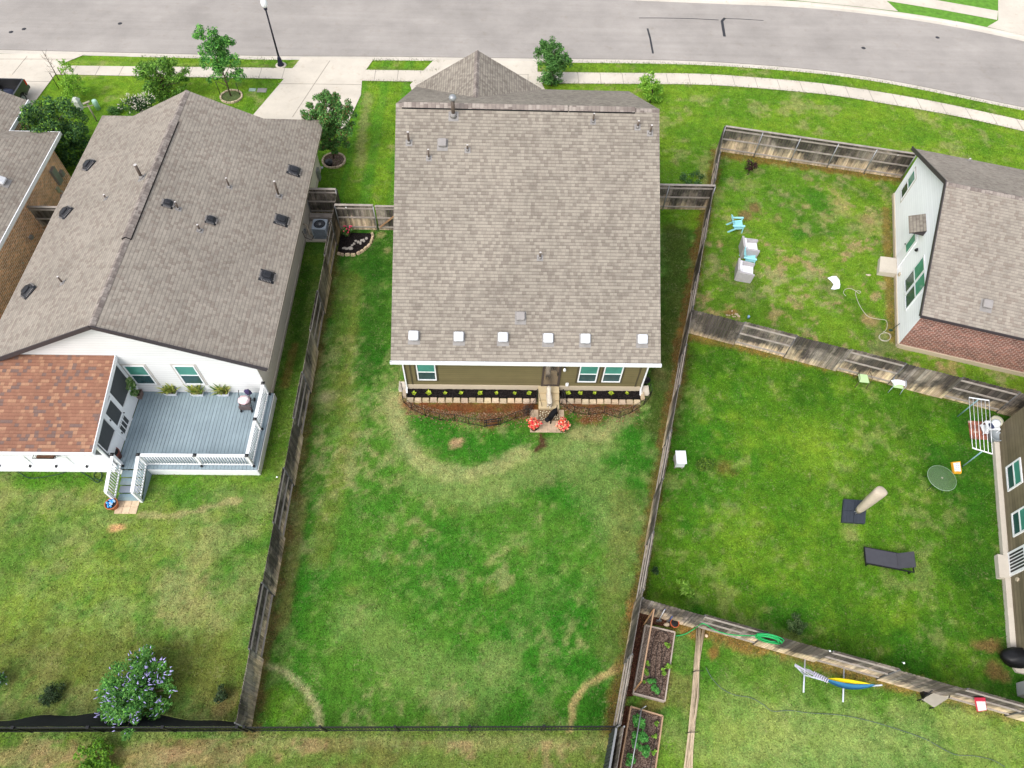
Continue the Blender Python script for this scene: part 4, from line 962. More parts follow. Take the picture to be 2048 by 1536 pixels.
for sg in (-1, 1):
    wd = .16; hsl = (rz-ez)/(Lw/2+.5); q0 = R0+Vector((0, 0, .03)); q1 = R0+d*sg*wd-Vector((0, 0, wd*hsl-.015)); roofpoly(rc, [q0, q0+iv*15, q1+iv*15, q1], tuple(d), (0, 0, 0))
rc.build('ridge_cap', m_ridge, re)
PE = (tuple(E0), tuple(nE)); PE2 = (tuple(E1), tuple(nE2))
box_vent(re, PE, (1973, 609), .42, m_vent_gr, .2); pipe_vent(re, PE2, (1938, 321), (1936, 315), .05, up=.12)
gw = (tuple(A), tuple(o_))
def gwin(bl, tl, wd, h, **k):
    q = RP(bl[0], bl[1], *gw); window(he, q, d, o_, wd, h, **k)
# two-light windows drawn as pairs
q = RP(1812, 622, *gw); 
for k in range(2): window(he, (q.x+d.x*k*1.08, q.y+d.y*k*1.08, q.z), d, o_, 1.05, 1.95, .5, trim=m_trimp if k == 9 else None)
q = RP(1803, 402, *gw)
window(he, q, d, o_, .92, 1.6, .5, lo=m_gl_dk, trim=m_trimp)
q2 = RP(1810, 352, *gw)
# back door with a shingled hood
q = RP(1793, 540, *gw); q.z = .35; w = MB(); w.fbox(q, d, o_, (0, 0, 1), (0, 0, 0), (.95, .04, 2.05)); dd = w.build('door', m_white, he)
w = MB(); w.fbox(q, d, o_, (0, 0, 1), (.2, .04, 1.0), (.75, .05, 1.9)); w.build('glass', m_gl_up, dd)
w = MB(); w.fbox(q, d, o_, (0, 0, 1), (.85, .04, .95), (.9, .1, 1.0)); w.build('handle', m_black, dd)
c_ = RP(1845, 455, *gw); zz = 2.95; hc = MB()
p0 = Vector((c_.x, c_.y, zz)); a_ = p0-d*.65; b_ = p0+d*.65
roofpoly(hc, [a_+Vector((0, 0, .35)), b_+Vector((0, 0, .35)), b_+o_*.7, a_+o_*.7], tuple(d), tuple(a_), 0, .05)
hc.poly([a_, a_+o_*.7, a_+Vector((0, 0, .35))], 1); hc.poly([b_, b_+Vector((0, 0, .35)), b_+o_*.7], 1)
hc.build('door_hood', [m_shingle, m_trim_dark], he)
q = RP(1835, 503, *gw); w = MB(); w.lathe([(.04, 0), (.09, .05), (.05, .18)], (q.x+o_.x*.1, q.y+o_.y*.1, q.z), 8); w.build('wall_lamp', m_black, he)
q = RP(1800, 549, *gw); w = MB(); w.fbox(q, d, o_, (0, 0, 1), (-.08, 0, -.08), (.08, .08, .08)); w.build('outlet_box', m_found, he)
# concrete step
st = [P(1756, 520), P(1790, 524), P(1788, 555), P(1753, 550)]
w = MB(); w.prism([(p.x, p.y) for p in st], 0, .3); w.build('door_step', m_conc, he)
# ---------------------------------------------------------------- faded olive house at the right edge
hr = thing('faded_olive_house', 'faded olive sided house with pale foundation ledge at the right edge', 'house', (28, 10, 0))
A = Vector((23.78, 15.75, 0)); B = Vector((20.55, 5.65, 0)); d2 = (B-A).normalized(); ou = Vector((d2.y, -d2.x, 0))
if ou.x > 0: ou = -ou
iv2 = -ou
Bx = B+d2*0
w = MB()
w.poly([A+Vector((0, 0, .0)), B, B+Vector((0, 0, 3)), A+Vector((0, 0, 3))][::1]); w.poly([A, A+Vector((0, 0, 3)), A+iv2*8+Vector((0, 0, 3)), A+iv2*8]); w.poly([B, B+iv2*8, B+iv2*8+Vector((0, 0, 3)), B+Vector((0, 0, 3))])
w.build('wall', m_olive_r, hr)
w = MB(); w.fbox(A, d2, ou, (0, 0, 1), (-.05, -.02, -.1), ((B-A).length+.05, .22, .22)); w.bar(A-d2*.04+Vector((0, 0, .1)), A-d2*.04+iv2*8+Vector((0, 0, .1)), .1, .24); w.build('foundation', m_conc, hr)
rf = MB(); e0 = A-d2*.4+ou*.15+Vector((0, 0, 3)); e1 = B+d2*.4+ou*.15+Vector((0, 0, 3)); rr_ = Vector((0, 0, 2.2))
roofpoly(rf, [e0+iv2*.45, e1+iv2*.45, e1+iv2*6+rr_, e0+iv2*6+rr_], tuple(d2), tuple(e0), 0, .06); rf.build('roof', [m_shingle, m_white], hr)
rw = (tuple(A), tuple(ou))
for (px, py, wd, hh) in ((2017, 984, 1.25, 1.0), (2028, 1075, 1.1, 1.0)):
    q = RP(px, py, *rw); window(hr, q, -d2, ou, wd, hh, .5, fr=.07)
q = RP(2018, 1155, *rw); w = MB(); w.fbox(q, -d2, ou, (0, 0, 1), (0, 0, 0), (1.05, .05, 1.2)); vv = w.build('louvred_panel', m_white, hr)
w = MB()
for k in range(6): w.fbox(q, -d2, ou, (0, 0, 1), (.12+k*.145, .045, .22), (.12+k*.145+.085, .058, 1.1))
w.build('louvre', m_black, vv)
q = RP(2036, 1159, *rw); w = MB(); w.cyl(q, q+ou*.06, .09, n=10); w.build('wall_vent', m_found, hr)
pts = [P(1988, 1112), P(2008, 1115), P(2013, 1160), P(1992, 1158)]
w = MB(); w.prism([(p.x+.0, p.y) for p in pts], 0, .25); w.build('door_step', m_conc, hr)
pts = [P(2020, 1330), P(2060, 1338), P(2060, 1352), P(2030, 1345)]; w = MB(); w.prism([(p.x, p.y) for p in pts], 0, .12); w.build('paver', m_conc, None, origin=tuple(P(2030, 1340)), label='pale concrete slab beside the black grill at the right edge', cat='paving slab')
w = MB(); pts = [P(2032, 1366), P(2060, 1372), P(2060, 1402), P(2034, 1392)]; w.prism([(p.x, p.y) for p in pts], 0, .5); w.build('storage_bin', M('grey plastic bin', (.40, .40, .40)), None, origin=tuple(P(2040, 1390)), label='grey lidded bin cut off at right edge beside the lower fence', cat='storage bin')
# ================================================================== fences
def picket_panel(p, q, h, par, side, rails=(.25, .95, 1.6), flip=False, dog=True, railm=None, cap=False, z0=0.):
    """p,q ground xy ends; side = normal on which pickets hang (+1 right of p->q); rails sit on the other side"""
    p = Vector((p[0], p[1], z0)); q = Vector((q[0], q[1], z0)); dr = (q-p); L = dr.length; dr.normalize(); nrm = Vector((dr.y, -dr.x, 0))*side
    w = MB(); n = max(1, int(round(L/.145))); bw = L/n
    for i in range(n):
        t = random.uniform(.62, 1.25); c = (t*random.uniform(.97, 1.04), t, t*random.uniform(.93, 1.03)); hh = h+random.uniform(-.02, .012); a = p+dr*(i*bw+.004); j = random.uniform(0, .006)
        o = a+nrm*(.022+j); x1 = bw-.009
        if dog:
            cc = .03; prof = [(0, .02), (x1, .02), (x1, hh-cc), (x1-cc, hh), (cc, hh), (0, hh-cc)]
        else: prof = [(0, .02), (x1, .02), (x1, hh), (0, hh)]
        f_ = [o+dr*u+Vector((0, 0, v)) for u, v in prof]; b_ = [v+nrm*.017 for v in f_]; k = len(prof)
        w.add(f_+b_, [tuple(range(k)), tuple(reversed(range(k, 2*k)))]+[(i2, k+i2, k+(i2+1) % k, (i2+1) % k) for i2 in range(k)], 0, c)
    w.build('picket_panel', m_wood, par)
    w = MB()
    for z in rails: w.bar(p+nrm*.0+Vector((0, 0, z)), q+Vector((0, 0, z)), .04, .085)
    w.build('rail', railm or m_rail, par)
    if cap:
        w = MB(); w.bar(p+Vector((0, 0, h+.02)), q+Vector((0, 0, h+.02)), .13, .035); w.build('cap_rail', m_rail, par)
m_post = M('dull steel post', (.12, .12, .12), .6)
def fence(name, label, pts_ends, n, h=1.83, alt=True, start=1, postm=None, cap=False, postside=None, rails=(.25, .95, 1.6)):
    (x0, y0), (x1, y1) = pts_ends; f = thing(name, label, 'fence', (x0, y0, 0))
    dv = Vector((x1-x0, y1-y0, 0)); nr = Vector((dv.y, -dv.x, 0)).normalized()
    for i in range(n):
        a = (x0+(x1-x0)*i/n, y0+(y1-y0)*i/n); b = (x0+(x1-x0)*(i+1)/n, y0+(y1-y0)*(i+1)/n)
        sd = start*(1 if (i//(2 if alt == 2 else 1)) % 2 == 0 else -1) if alt else start
        picket_panel(a, b, h, f, sd, cap=cap, rails=rails)
    for i in range(n+1):
        a = Vector((x0+(x1-x0)*i/n, y0+(y1-y0)*i/n, 0)); w = MB()
        off = nr*(postside or 0)*.05; w.cyl(a+off+Vector((0, 0, -.1)), a+off+Vector((0, 0, h-.03)), .032, n=8); w.cyl(a+off+Vector((0, 0, h-.03)), a+off+Vector((0, 0, h)), .038, .02, 8); w.build('post', postm or (m_post if alt else m_galv), f)
    return f
# boundary left of the centre yard: pairs of panels alternate sides every ~2.4 m
fence('privacy_fence', 'weathered cedar fence between the white house yard and the centre lawn', ((-8.65, 29.3), (-8.65, 3.05)), 11, start=-1)
fence('privacy_fence', 'weathered cedar fence running down the right side of the centre lawn', ((13.76, 35.43), (4.47, 2.95)), 14, start=1)
fence('privacy_fence', 'stained cedar fence with three rails and steel posts behind the dark red shrub', ((13.8, 35.4), (24.72, 33.2)), 5, alt=False, start=-1, cap=True, postside=1)
fence('privacy_fence', 'cedar fence between the patchy upper yard and the lounger yard', ((9.72, 21.3), (26.6, 15.9)), 7, start=1)
fence('privacy_fence', 'cedar fence between the lounger yard and the hammock yard', ((5.75, 7.28), (21.6, 2.8)), 7, start=1)
fence('privacy_fence', 'short cedar fence right of the olive house roof', ((7.1, 30.15), (12.3, 30.15)), 2, alt=False, start=-1, cap=True, postside=1)
f = fence('privacy_fence', 'short cedar fence behind the corner flower bed, ending in a gate', ((-8.6, 28.1), (-6.55, 28.1)), 1, alt=False, start=-1, cap=True, postside=1)
fence('privacy_fence', 'short cedar fence across the gap above the air conditioner', ((-10.4, 29.3), (-8.7, 29.3)), 1, alt=False, start=-1, cap=True, postside=1)
w = MB()
def gate(label, x0, x1, y, par=None):
    g_ = thing('wooden_gate', label, 'gate', (x0, y, 0)); picket_panel((x0+.03, y), (x1-.03, y), 1.78, g_, -1, railm=m_rail, cap=True)
    b = MB(); b.bar((x0+.12, y-.05, .3), (x1-.12, y-.05, 1.6), .03, .09); b.bar((x1-.12, y-.05, .15), (x1-.12, y-.05, 1.7), .03, .09, up=(1, 0, 0)); b.build('brace', m_rail_tan, g_)
    b = MB(); b.cyl((x1-.02, y-.03, 0), (x1-.02, y-.03, 1.8), .03, n=8); b.build('post', m_galv, g_)
gate('cedar gate with tan diagonal brace against the left side of the olive house', -6.5, -4.9, 28.1)
gate('orange brown cedar gate between the tan brick wall and white house', BX+.02, -22.2, 27.6)
# black metal fence along the bottom
bf = thing('metal_fence', 'low black metal picket fence across the bottom of the centre lawn', 'fence', (-8.5, 2.98, 0))
xs = np.linspace(-8.5, 4.5, 6)
for a, b in zip(xs[:-1], xs[1:]):
    w = MB(); w.box(a, b, 2.965, 2.995, 1.14, 1.18); w.box(a, b, 2.965, 2.995, .98, 1.01); w.box(a, b, 2.965, 2.995, .12, .15)
    x = a+.1
    while x < b-.05: w.box(x-.009, x+.009, 2.971, 2.989, .05, 1.16); x += .115
    w.build('rail_panel', m_black, bf)
for x in xs: w = MB(); w.box(x-.035, x+.035, 2.945, 3.015, 0, 1.24); w.box(x-.045, x+.045, 2.935, 3.025, 1.24, 1.27); w.build('post', m_black, bf)
# black mesh-clad fence left of it
mf = thing('mesh_fence', 'black metal fence backed with dark mesh below the purple flowering bush', 'fence', (-14, 2.98, 0))
xs = np.linspace(-18.9, -8.75, 5)
for a, b in zip(xs[:-1], xs[1:]):
    w = MB(); w.box(a, b, 2.96, 3.0, 1.14, 1.19); w.box(a, b, 2.96, 3.0, .1, .14)
    x = a+.1
    while x < b: w.box(x-.009, x+.009, 2.97, 2.99, .05, 1.16); x += .115
    w.build('rail_panel', m_black, mf)
    w = MB(); nn = 10; pv = []
    for i in range(nn+1):
        x = a+(b-a)*i/nn; s = (x+18.9)/10.15; sag = .05+.16*math.sin(min(1, s*1.15)*math.pi*.92)+.02*math.sin(x*3)
        pv.append((x, sag))
    for (x, s), (x2, s2) in zip(pv[:-1], pv[1:]):
        hh = .75; w.poly([(x, 3.02, 1.1), (x2, 3.02, 1.1), (x2, 3.05+s2, .6), (x, 3.05+s, .6)]); w.poly([(x, 3.05+s, .6), (x2, 3.05+s2, .6), (x2, 3.1+s2*2.2, .02), (x, 3.1+s*2.2, .02)])
    w.build('mesh_screen', M('black mesh screen', (.012, .013, .016), .8), mf)
for x in xs: w = MB(); w.box(x-.035, x+.035, 2.945, 3.015, 0, 1.24); w.box(x-.05, x+.05, 2.93, 3.03, 1.24, 1.27); w.build('post', m_black, mf)
# dark corrugated panel fence continuing below the corner
sf = thing('metal_fence', 'short black ribbed metal fence running down beside the leafy raised bed', 'fence', (4.4, 2, 0))
w = MB()
for k in range(30): y = 2.8-k*.12; w.box(4.38-k*.034-.03, 4.38-k*.034+.03, y-.045, y+.045, .03, 1.25)
w.build('rib_panel', M('slate metal', (.035, .042, .05), .5), sf)
w = MB(); w.bar((4.43, 2.9, 1.28), (3.4, -.8, 1.28), .07, .05); w.build('rail', m_galv, sf)
f = fence('privacy_fence', 'grey cedar fence along the left edge of the two raised beds', ((4.62, 2.9), (3.55, -.9)), 2, start=1, alt=False)
# ================================================================== plants
def leafcloud(mb, clumps, n, size, pal, flat=.4, seed=1, jag=1., sub=0):
    rs = np.random.RandomState(seed)
    if sub:
        nc = []
        for c in clumps:
            for _ in range(sub):
                dd = rs.normal(size=3); dd /= np.linalg.norm(dd); nc.append((c[0]+dd[0]*c[3]*.8, c[1]+dd[1]*c[3]*.8, max(.05, c[2]+dd[2]*c[3]*.7), c[3]*rs.uniform(.38, .68)))
        clumps = nc
    cl = np.array([c[:3] for c in clumps]); cr = np.array([c[3] for c in clumps]); wt = cr**2; wt = wt/wt.sum()
    pick = rs.choice(len(clumps), n, p=wt); d = rs.normal(size=(n, 3)); d /= np.linalg.norm(d, axis=1)[:, None]
    rr = cr[pick]*(rs.rand(n)**.45)*jag; pos = cl[pick]+d*rr[:, None]*np.array([1, 1, .8]); pos[:, 2] = np.maximum(pos[:, 2], .02)
    tone = rs.uniform(.8, 1.2, len(clumps)); pc = rs.randint(0, len(pal), n)
    for i in range(n):
        nn = d[i]*.5+rs.normal(size=3)*.6+np.array([0, 0, .7]); nn /= np.linalg.norm(nn); a = np.cross(nn, rs.normal(size=3)); a /= np.linalg.norm(a)+1e-9; b = np.cross(nn, a); s = size*rs.uniform(.6, 1.3); p = pos[i]
        c = np.array(pal[pc[i]])*tone[pick[i]]*rs.uniform(.8, 1.2)
        mb.add([p-a*s, p-b*s*flat, p+a*s, p+b*s*flat], [(0, 1, 2, 3)], 0, tuple(c))
def clumpset(o, R, rz, k, r0, seed, low=.15):
    rs = np.random.RandomState(seed); out = []
    for i in range(k):
        d = rs.normal(size=3); d /= np.linalg.norm(d); t = rs.rand()**.5
        out.append((o[0]+d[0]*R*t, o[1]+d[1]*R*t, max(o[2]+d[2]*rz*t, low), r0*rs.uniform(.6, 1.25)))
    return out
def shrub(name, label, cat, base, top, Rpx, n, size, pal, k=16, r0=.35, seed=1, group=None, H=None, flowers=None, lowz=.25, flat=.4, trunk=True, jag=1.):
    b = P(*base); Hh = H or HT(base, top); R = (P(base[0]+Rpx, base[1])-b).length*(CH-Hh*.6)/CH
    t = thing(name, label, cat, (b.x, b.y, 0), group)
    zc = Hh*(1+lowz)/2; rz = Hh*(1-lowz)/2
    cl = clumpset((b.x, b.y, zc), R*.78, rz*.85, k, r0*R, seed)
    if trunk:
        w = MB(); rs = random.Random(seed); w.tube([(b.x, b.y, -.05), (b.x+.02, b.y, zc*.5), (b.x, b.y, zc)], [.03+Hh*.012, .02+Hh*.01, .012], 6)
        for c in cl[:max(4, k//2)]: w.tube([(b.x, b.y, zc*.35*rs.uniform(.4, 1.4)), ((b.x*1.0+c[0])/2, (b.y+c[1])/2, (zc*.6+c[2])/2), c[:3]], [.02+Hh*.004, .015, .006], 5)
        w.build('trunk', m_bark, t)
    w = MB(); leafcloud(w, cl, n, size, pal, flat, seed, jag, 4 if Rpx > 34 else 0); w.build('crown', m_leaf, t)
    if flowers:
        fc, fn, fs = flowers; w = MB(); rs = np.random.RandomState(seed+5)
        for i in range(fn):
            c = cl[rs.randint(len(cl))]; d = rs.normal(size=3); d /= np.linalg.norm(d); d[2] = abs(d[2])*1.1; p = np.array(c[:3])+d*c[3]*1.05
            q = p+d*fs*2.2+rs.normal(size=3)*fs*.4
            f = rs.uniform(.8, 1.15); w.cyl(p, q, fs*.45, fs*.12, 5, c=tuple(x*f for x in fc), caps=True)
        w.build('blossom', MF('blossom', .7), t)
    return t
G1 = [(.035, .105, .022), (.055, .15, .03), (.085, .20, .045), (.11, .24, .06)]
GD = [(.018, .058, .018), (.03, .085, .026), (.05, .12, .035), (.08, .16, .045)]
GY_ = [(.12, .26, .02), (.18, .34, .03), (.24, .42, .05), (.08, .2, .02)]
GB = [(.03, .12, .025), (.06, .19, .035), (.10, .28, .05), (.16, .36, .07)]
def tree(name, label, cat, base, top, crown_px, n, size, pal, k, r0, seed, cz0=.3, tr=.05, group=None):
    """crown clumps given as photo offsets; each is hung at a plausible height above the trunk"""
    b = P(*base); Hh = HT(base, top); t = thing(name, label, cat, (b.x, b.y, 0), group); rs = random.Random(seed)
    cl = []
    for (px, py, rp) in crown_px:
        r = ray(px, py); # place on the vertical plane through the trunk facing the camera
        q = RP(px, py, (b.x, b.y+rs.uniform(-.5, .5), 0), (0, 1, 0)); cl.append((q.x, q.y, max(q.z, .3), 1.16*rp*(q-CAM).length/FPX))
    w = MB(); zt_ = max(c[2] for c in cl); w.tube([(b.x, b.y, -.05), (b.x+.03, b.y, zt_*.35), (b.x, b.y, zt_*.8)], [tr, tr*.75, tr*.35], 7)
    for c in cl: 
        z0 = min(c[2]*.7, zt_*rs.uniform(.3, .6)); w.tube([(b.x+.02, b.y, z0), ((b.x+c[0])/2, (b.y+c[1])/2, (z0+c[2])/2+.05), c[:3]], [tr*.5, tr*.3, tr*.12], 5)
    w.build('trunk', m_bark, t); w = MB(); leafcloud(w, cl, n, size, [tuple(v*1.35 for v in c) for c in pal], .45, seed, 1., 6); w.build('crown', m_leaf, t); return t
tree('shade_tree', 'slender green tree with staked trunk in a stone ring by the left driveway', 'tree', (462, 193), (430, 55),
     [(410, 65, 14), (440, 72, 13), (425, 90, 16), (455, 95, 14), (410, 100, 9), (436, 112, 17), (470, 118, 11), (415, 125, 10), (450, 130, 16), (468, 145, 12), (438, 148, 14), (478, 152, 8), (400, 72, 8), (446, 80, 10), (425, 160, 7)], 6500, .08, GB, 0, 0, 3)
tree('shade_tree', 'upright dark green tree on the grass verge right of the front gable', 'tree', (1103, 172), (1103, 78),
     [(1102, 86, 10), (1090, 94, 11), (1113, 96, 10), (1084, 112, 13), (1103, 112, 16), (1122, 112, 11), (1095, 130, 16), (1115, 130, 15), (1132, 126, 10), (1100, 148, 15), (1114, 152, 12), (1090, 155, 10), (1138, 118, 5)], 7500, .075, G1, 0, 0, 5)
tree('shade_tree', 'small yellow green tree peeking past the right corner of the olive house roof', 'tree', (1300, 205), (1303, 142),
     [(1301, 149, 7), (1293, 161, 10), (1304, 166, 10), (1290, 174, 9), (1298, 182, 12), (1310, 184, 12), (1318, 180, 7), (1312, 196, 9)], 2600, .07, GY_, 0, 0, 6)
tree('shade_tree', 'thin lime green sapling beside the bare twiggy tree at top left', 'tree', (150, 198), (122, 118),
     [(122, 122, 5), (130, 132, 8), (135, 145, 9), (140, 158, 9), (138, 172, 12), (152, 165, 9), (150, 182, 13), (162, 176, 8), (140, 190, 10), (128, 165, 6)], 2600, .06, GY_, 0, 0, 7)
tree('leafy_shrub', 'feathery olive green shrub behind the left front peak of the white house', 'shrub', (335, 196), (318, 114),
     [(318, 122, 9), (300, 132, 12), (335, 130, 13), (285, 142, 10), (318, 145, 17), (350, 142, 13), (368, 150, 9), (300, 160, 15), (335, 162, 18), (360, 165, 11), (318, 178, 16), (345, 182, 14), (300, 178, 9), (278, 150, 6), (375, 140, 5)], 6500, .08, [(.07, .17, .02), (.12, .26, .03), (.17, .30, .05), (.05, .12, .02)], 0, 0, 8)
tree('leafy_shrub', 'big dark green shrub beside the tan brick wall', 'shrub', (140, 322), (88, 203),
     [(88, 212, 14), (110, 212, 13), (65, 225, 13), (95, 232, 20), (130, 222, 15), (150, 235, 13), (70, 248, 17), (105, 256, 22), (140, 252, 19), (62, 238, 12), (160, 262, 12), (85, 272, 17), (120, 280, 20), (150, 282, 16), (105, 295, 12), (138, 304, 17), (158, 298, 9), (128, 318, 11), (56, 258, 8)], 19000, .075, GD+[(.14, .27, .03)], 0, 0, 9)
shrub('leafy_shrub', 'white flowering shrub tucked behind the left peak of the white house roof', 'shrub', (290, 235), (275, 188), 38, 2600, .06, GD, 18, .36, 10, flowers=((.75, .70, .60), 190, .055))
shrub('leafy_shrub', 'low green shrub at the front left corner of the white house roof', 'shrub', (232, 226), (230, 214), 20, 1100, .05, G1, 9, .4, 12)
G_ = tree('leafy_shrub', 'round green shrub with reddish buds in the stone ring right of the white house', 'shrub', (668, 318), (652, 186),
     [(650, 196, 11), (668, 198, 12), (632, 208, 14), (655, 215, 20), (685, 212, 14), (698, 228, 10), (615, 225, 12), (640, 235, 20), (672, 238, 22), (608, 238, 6), (700, 250, 9), (650, 258, 19), (680, 262, 17), (630, 262, 12), (660, 280, 17), (682, 285, 11), (645, 285, 10), (668, 298, 9)], 17000, .068, G1+G1+[(.17, .10, .045)], 0, 0, 13)
shrub('flowering_shrub', 'large round bush with pale purple blossoms at the bottom left', 'shrub', (300, 1392), (275, 1300), 92, 13000, .062, GB+GB[2:], 46, .27, 14, H=1.7, flowers=((.44, .40, .72), 380, .05), lowz=.1)
shrub('small_shrub', 'dull dark shrub in worn grass left of the purple blossom bush', 'shrub', (112, 1392), (112, 1365), 30, 1300, .05, [(.035, .075, .025), (.06, .10, .035), (.03, .055, .02)], 14, .35, 15, H=.45)
shrub('small_shrub', 'sparse dark twiggy shrub on bare dirt by the left fence end', 'shrub', (450, 1392), (450, 1370), 22, 700, .05, [(.04, .08, .03), (.07, .11, .04), (.03, .05, .025)], 12, .35, 16, H=.5)
shrub('small_shrub', 'pale green shrub cut off at the left edge above the mesh fence', 'shrub', (4, 1365), (4, 1340), 26, 1100, .05, G1, 12, .35, 17, H=.7, flowers=((.4, .4, .6), 20, .03))
shrub('small_shrub', 'bright yellow green shrub cut off at the bottom edge outside the fence', 'shrub', (195, 1535), (195, 1510), 46, 2600, .055, [(.12, .28, .02), (.2, .38, .03), (.08, .2, .02)], 18, .33, 18, H=.6)
shrub('small_shrub', 'dark red leaved shrub in the corner of the stained fence', 'shrub', (1495, 350), (1498, 318), 13, 800, .05, [(.05, .018, .02), (.08, .03, .03), (.03, .015, .015)], 12, .4, 19)
shrub('small_shrub', 'leafy weed patch with pale specks outside the short right fence', 'shrub', (1385, 362), (1385, 352), 30, 900, .05, [(.06, .15, .04), (.10, .2, .08), (.04, .11, .03)], 16, .25, 20, H=.35, flowers=((.45, .55, .45), 40, .02), trunk=False)
shrub('small_shrub', 'round yellow green shrub right of the white box by the fence', 'shrub', (1408, 938), (1408, 918), 22, 1400, .05, [(.10, .2, .02), (.16, .27, .03), (.06, .13, .02)], 12, .38, 21, H=.6)
shrub('small_shrub', 'bright spiky leaved plant in the lower left of the lounger yard', 'shrub', (1368, 1178), (1368, 1160), 25, 420, .11, [(.2, .4, .04), (.3, .5, .08), (.14, .3, .03)], 14, .3, 22, H=.5, flat=.22)
shrub('small_shrub', 'greyish green shrub above the coiled green hose fence', 'shrub', (1590, 1252), (1590, 1235), 24, 1200, .045, [(.08, .15, .04), (.13, .2, .07), (.05, .1, .03)], 14, .33, 23, H=.55)
shrub('small_shrub', 'tiny dark plant against the right side of the long fence', 'shrub', (1308, 1148), (1308, 1140), 10, 420, .04, GD, 7, .4, 24, H=.4)
# bare twig tree and stakes
b = P(118, 160); t = thing('bare_tree', 'leafless twiggy sapling leaning over the upper left pavement', 'tree', (b.x, b.y, 0)); w = MB(); hh = HT((118, 160), (85, 100))
w.tube([b, b+Vector((.03, 0, hh*.5)), b+Vector((0, 0, hh))], [.03, .02, .008], 6); w.build('trunk', m_bark, t); w = MB(); rs = random.Random(5)
for i in range(12):
    z = hh*(.25+.05*i); a = rs.uniform(0, 6.28); L = .5*(1-i/18); p = b+Vector((0, 0, z)); q = p+Vector((math.cos(a)*L, math.sin(a)*L, .3)); w.tube([p, q], [.012, .005], 4); w.tube([p.lerp(q, .6), p.lerp(q, .6)+Vector((math.sin(a)*.2, .1, .22))], [.007, .004], 4)
w.build('branch', m_bark, t)
def stake(px, top, label):
    b = P(*px); h = HT(px, top); w = MB(); w.cyl(b, b+Vector((0, 0, h)), .022, n=6); w.lathe([(.03, 0), (.03, .04)], (b.x, b.y, h), 6)
    w.build('tree_stake', m_black, None, origin=tuple(b), label=label, cat='stake')
stake((118, 178), (97, 148), 'dark stake left of the lime green sapling'); stake((442, 193), (433, 165), 'dark stake left of the trunk in the stone ring'); stake((480, 190), (466, 168), 'dark stake right of the trunk in the stone ring')
def ring(cpx, rx, n, label, name='stone_ring', ry=None, soil=None):
    c = P(*cpx); t = thing(name, label, 'edging', (c.x, c.y, 0)); w = MB()
    for i in range(n):
        a = 2*math.pi*i/n; a2 = 2*math.pi*(i+.86)/n; ry_ = ry or rx; q = []
        for r in (1, 1.16): q.append([(c.x+math.cos(u)*rx*r, c.y+math.sin(u)*ry_*r) for u in (a, a2)])
        f = random.uniform(.8, 1.15); w.prism([q[0][0], q[1][0], q[1][1], q[0][1]], 0, random.uniform(.09, .12), 0, (f, f, f))
    w.build('edging_stone', MF_stone, t); w = MB(); w.prism([(c.x+math.cos(i*.35)*rx*.98, c.y+math.sin(i*.35)*(ry or rx)*.98) for i in range(18)], .0, .035); w.build('soil', soil or m_soil, t)
MF_stone = N('edging stone'); _a = MF_stone.n('ShaderNodeAttribute', attribute_name='fc'); _x = MF_stone.n('ShaderNodeVectorMath', operation='SCALE')
MF_stone.l(MF_stone.mix(1., _a.outputs['Color'], (.50, .40, .285, 1), 'MULTIPLY'), _x.inputs[0]); MF_stone.l(MF_stone.ramp(MF_stone.noise(6, 5, .7), .25, .75, .75, 1.25), _x.inputs['Scale']); MF_stone = MF_stone.fin(_x.outputs[0], .9, .15)
ring((463, 194), .62, 18, 'tan stone ring around the slender staked tree', soil=M('ring turf', (.07, .10, .03), .9, .4, 6, bump=.6)); ring((668, 322), .62, 20, 'tan stone ring around the shrub with reddish buds')
# ---------------------------------------------------------------- street furniture
b = P(562, 131); hh = HT((562, 131), (528, 15)); t = thing('street_lamp', 'dark blue black street lamp with white globe at the left driveway', 'street lamp', (b.x, b.y, 0))
m_lampb = M('dark blue paint', (.012, .013, .03), .35, .1)
w = MB(); w.lathe([(.22, 0), (.22, .10), (.17, .16), (.13, .5), (.09, .6), (.07, .7)], b, 14); w.lathe([(.065, .7), (.05, hh-.25), (.05, hh-.2), (.1, hh-.15), (.12, hh-.05), (.09, hh)], b, 12); w.build('pole', m_lampb, t)
w = MB(); w.lathe([(.10, hh), (.19, hh+.12), (.21, hh+.3), (.15, hh+.48), (.05, hh+.56), (.02, hh+.64)], b, 14); w.build('globe', M('frosted globe', (.78, .79, .8), .25, .03), t)
w = MB(); w.lathe([(.36, 0), (.36, .04)], b, 20); w.build('footing', m_conc, t)
def cyl_thing(name, label, cat, px, r, h, mat, extra=None, r1=None):
    b = P(*px); w = MB(); w.lathe([(r, 0), (r1 or r, h)], b, 14); o = w.build(name, mat, None, origin=tuple(b), label=label, cat=cat); return o
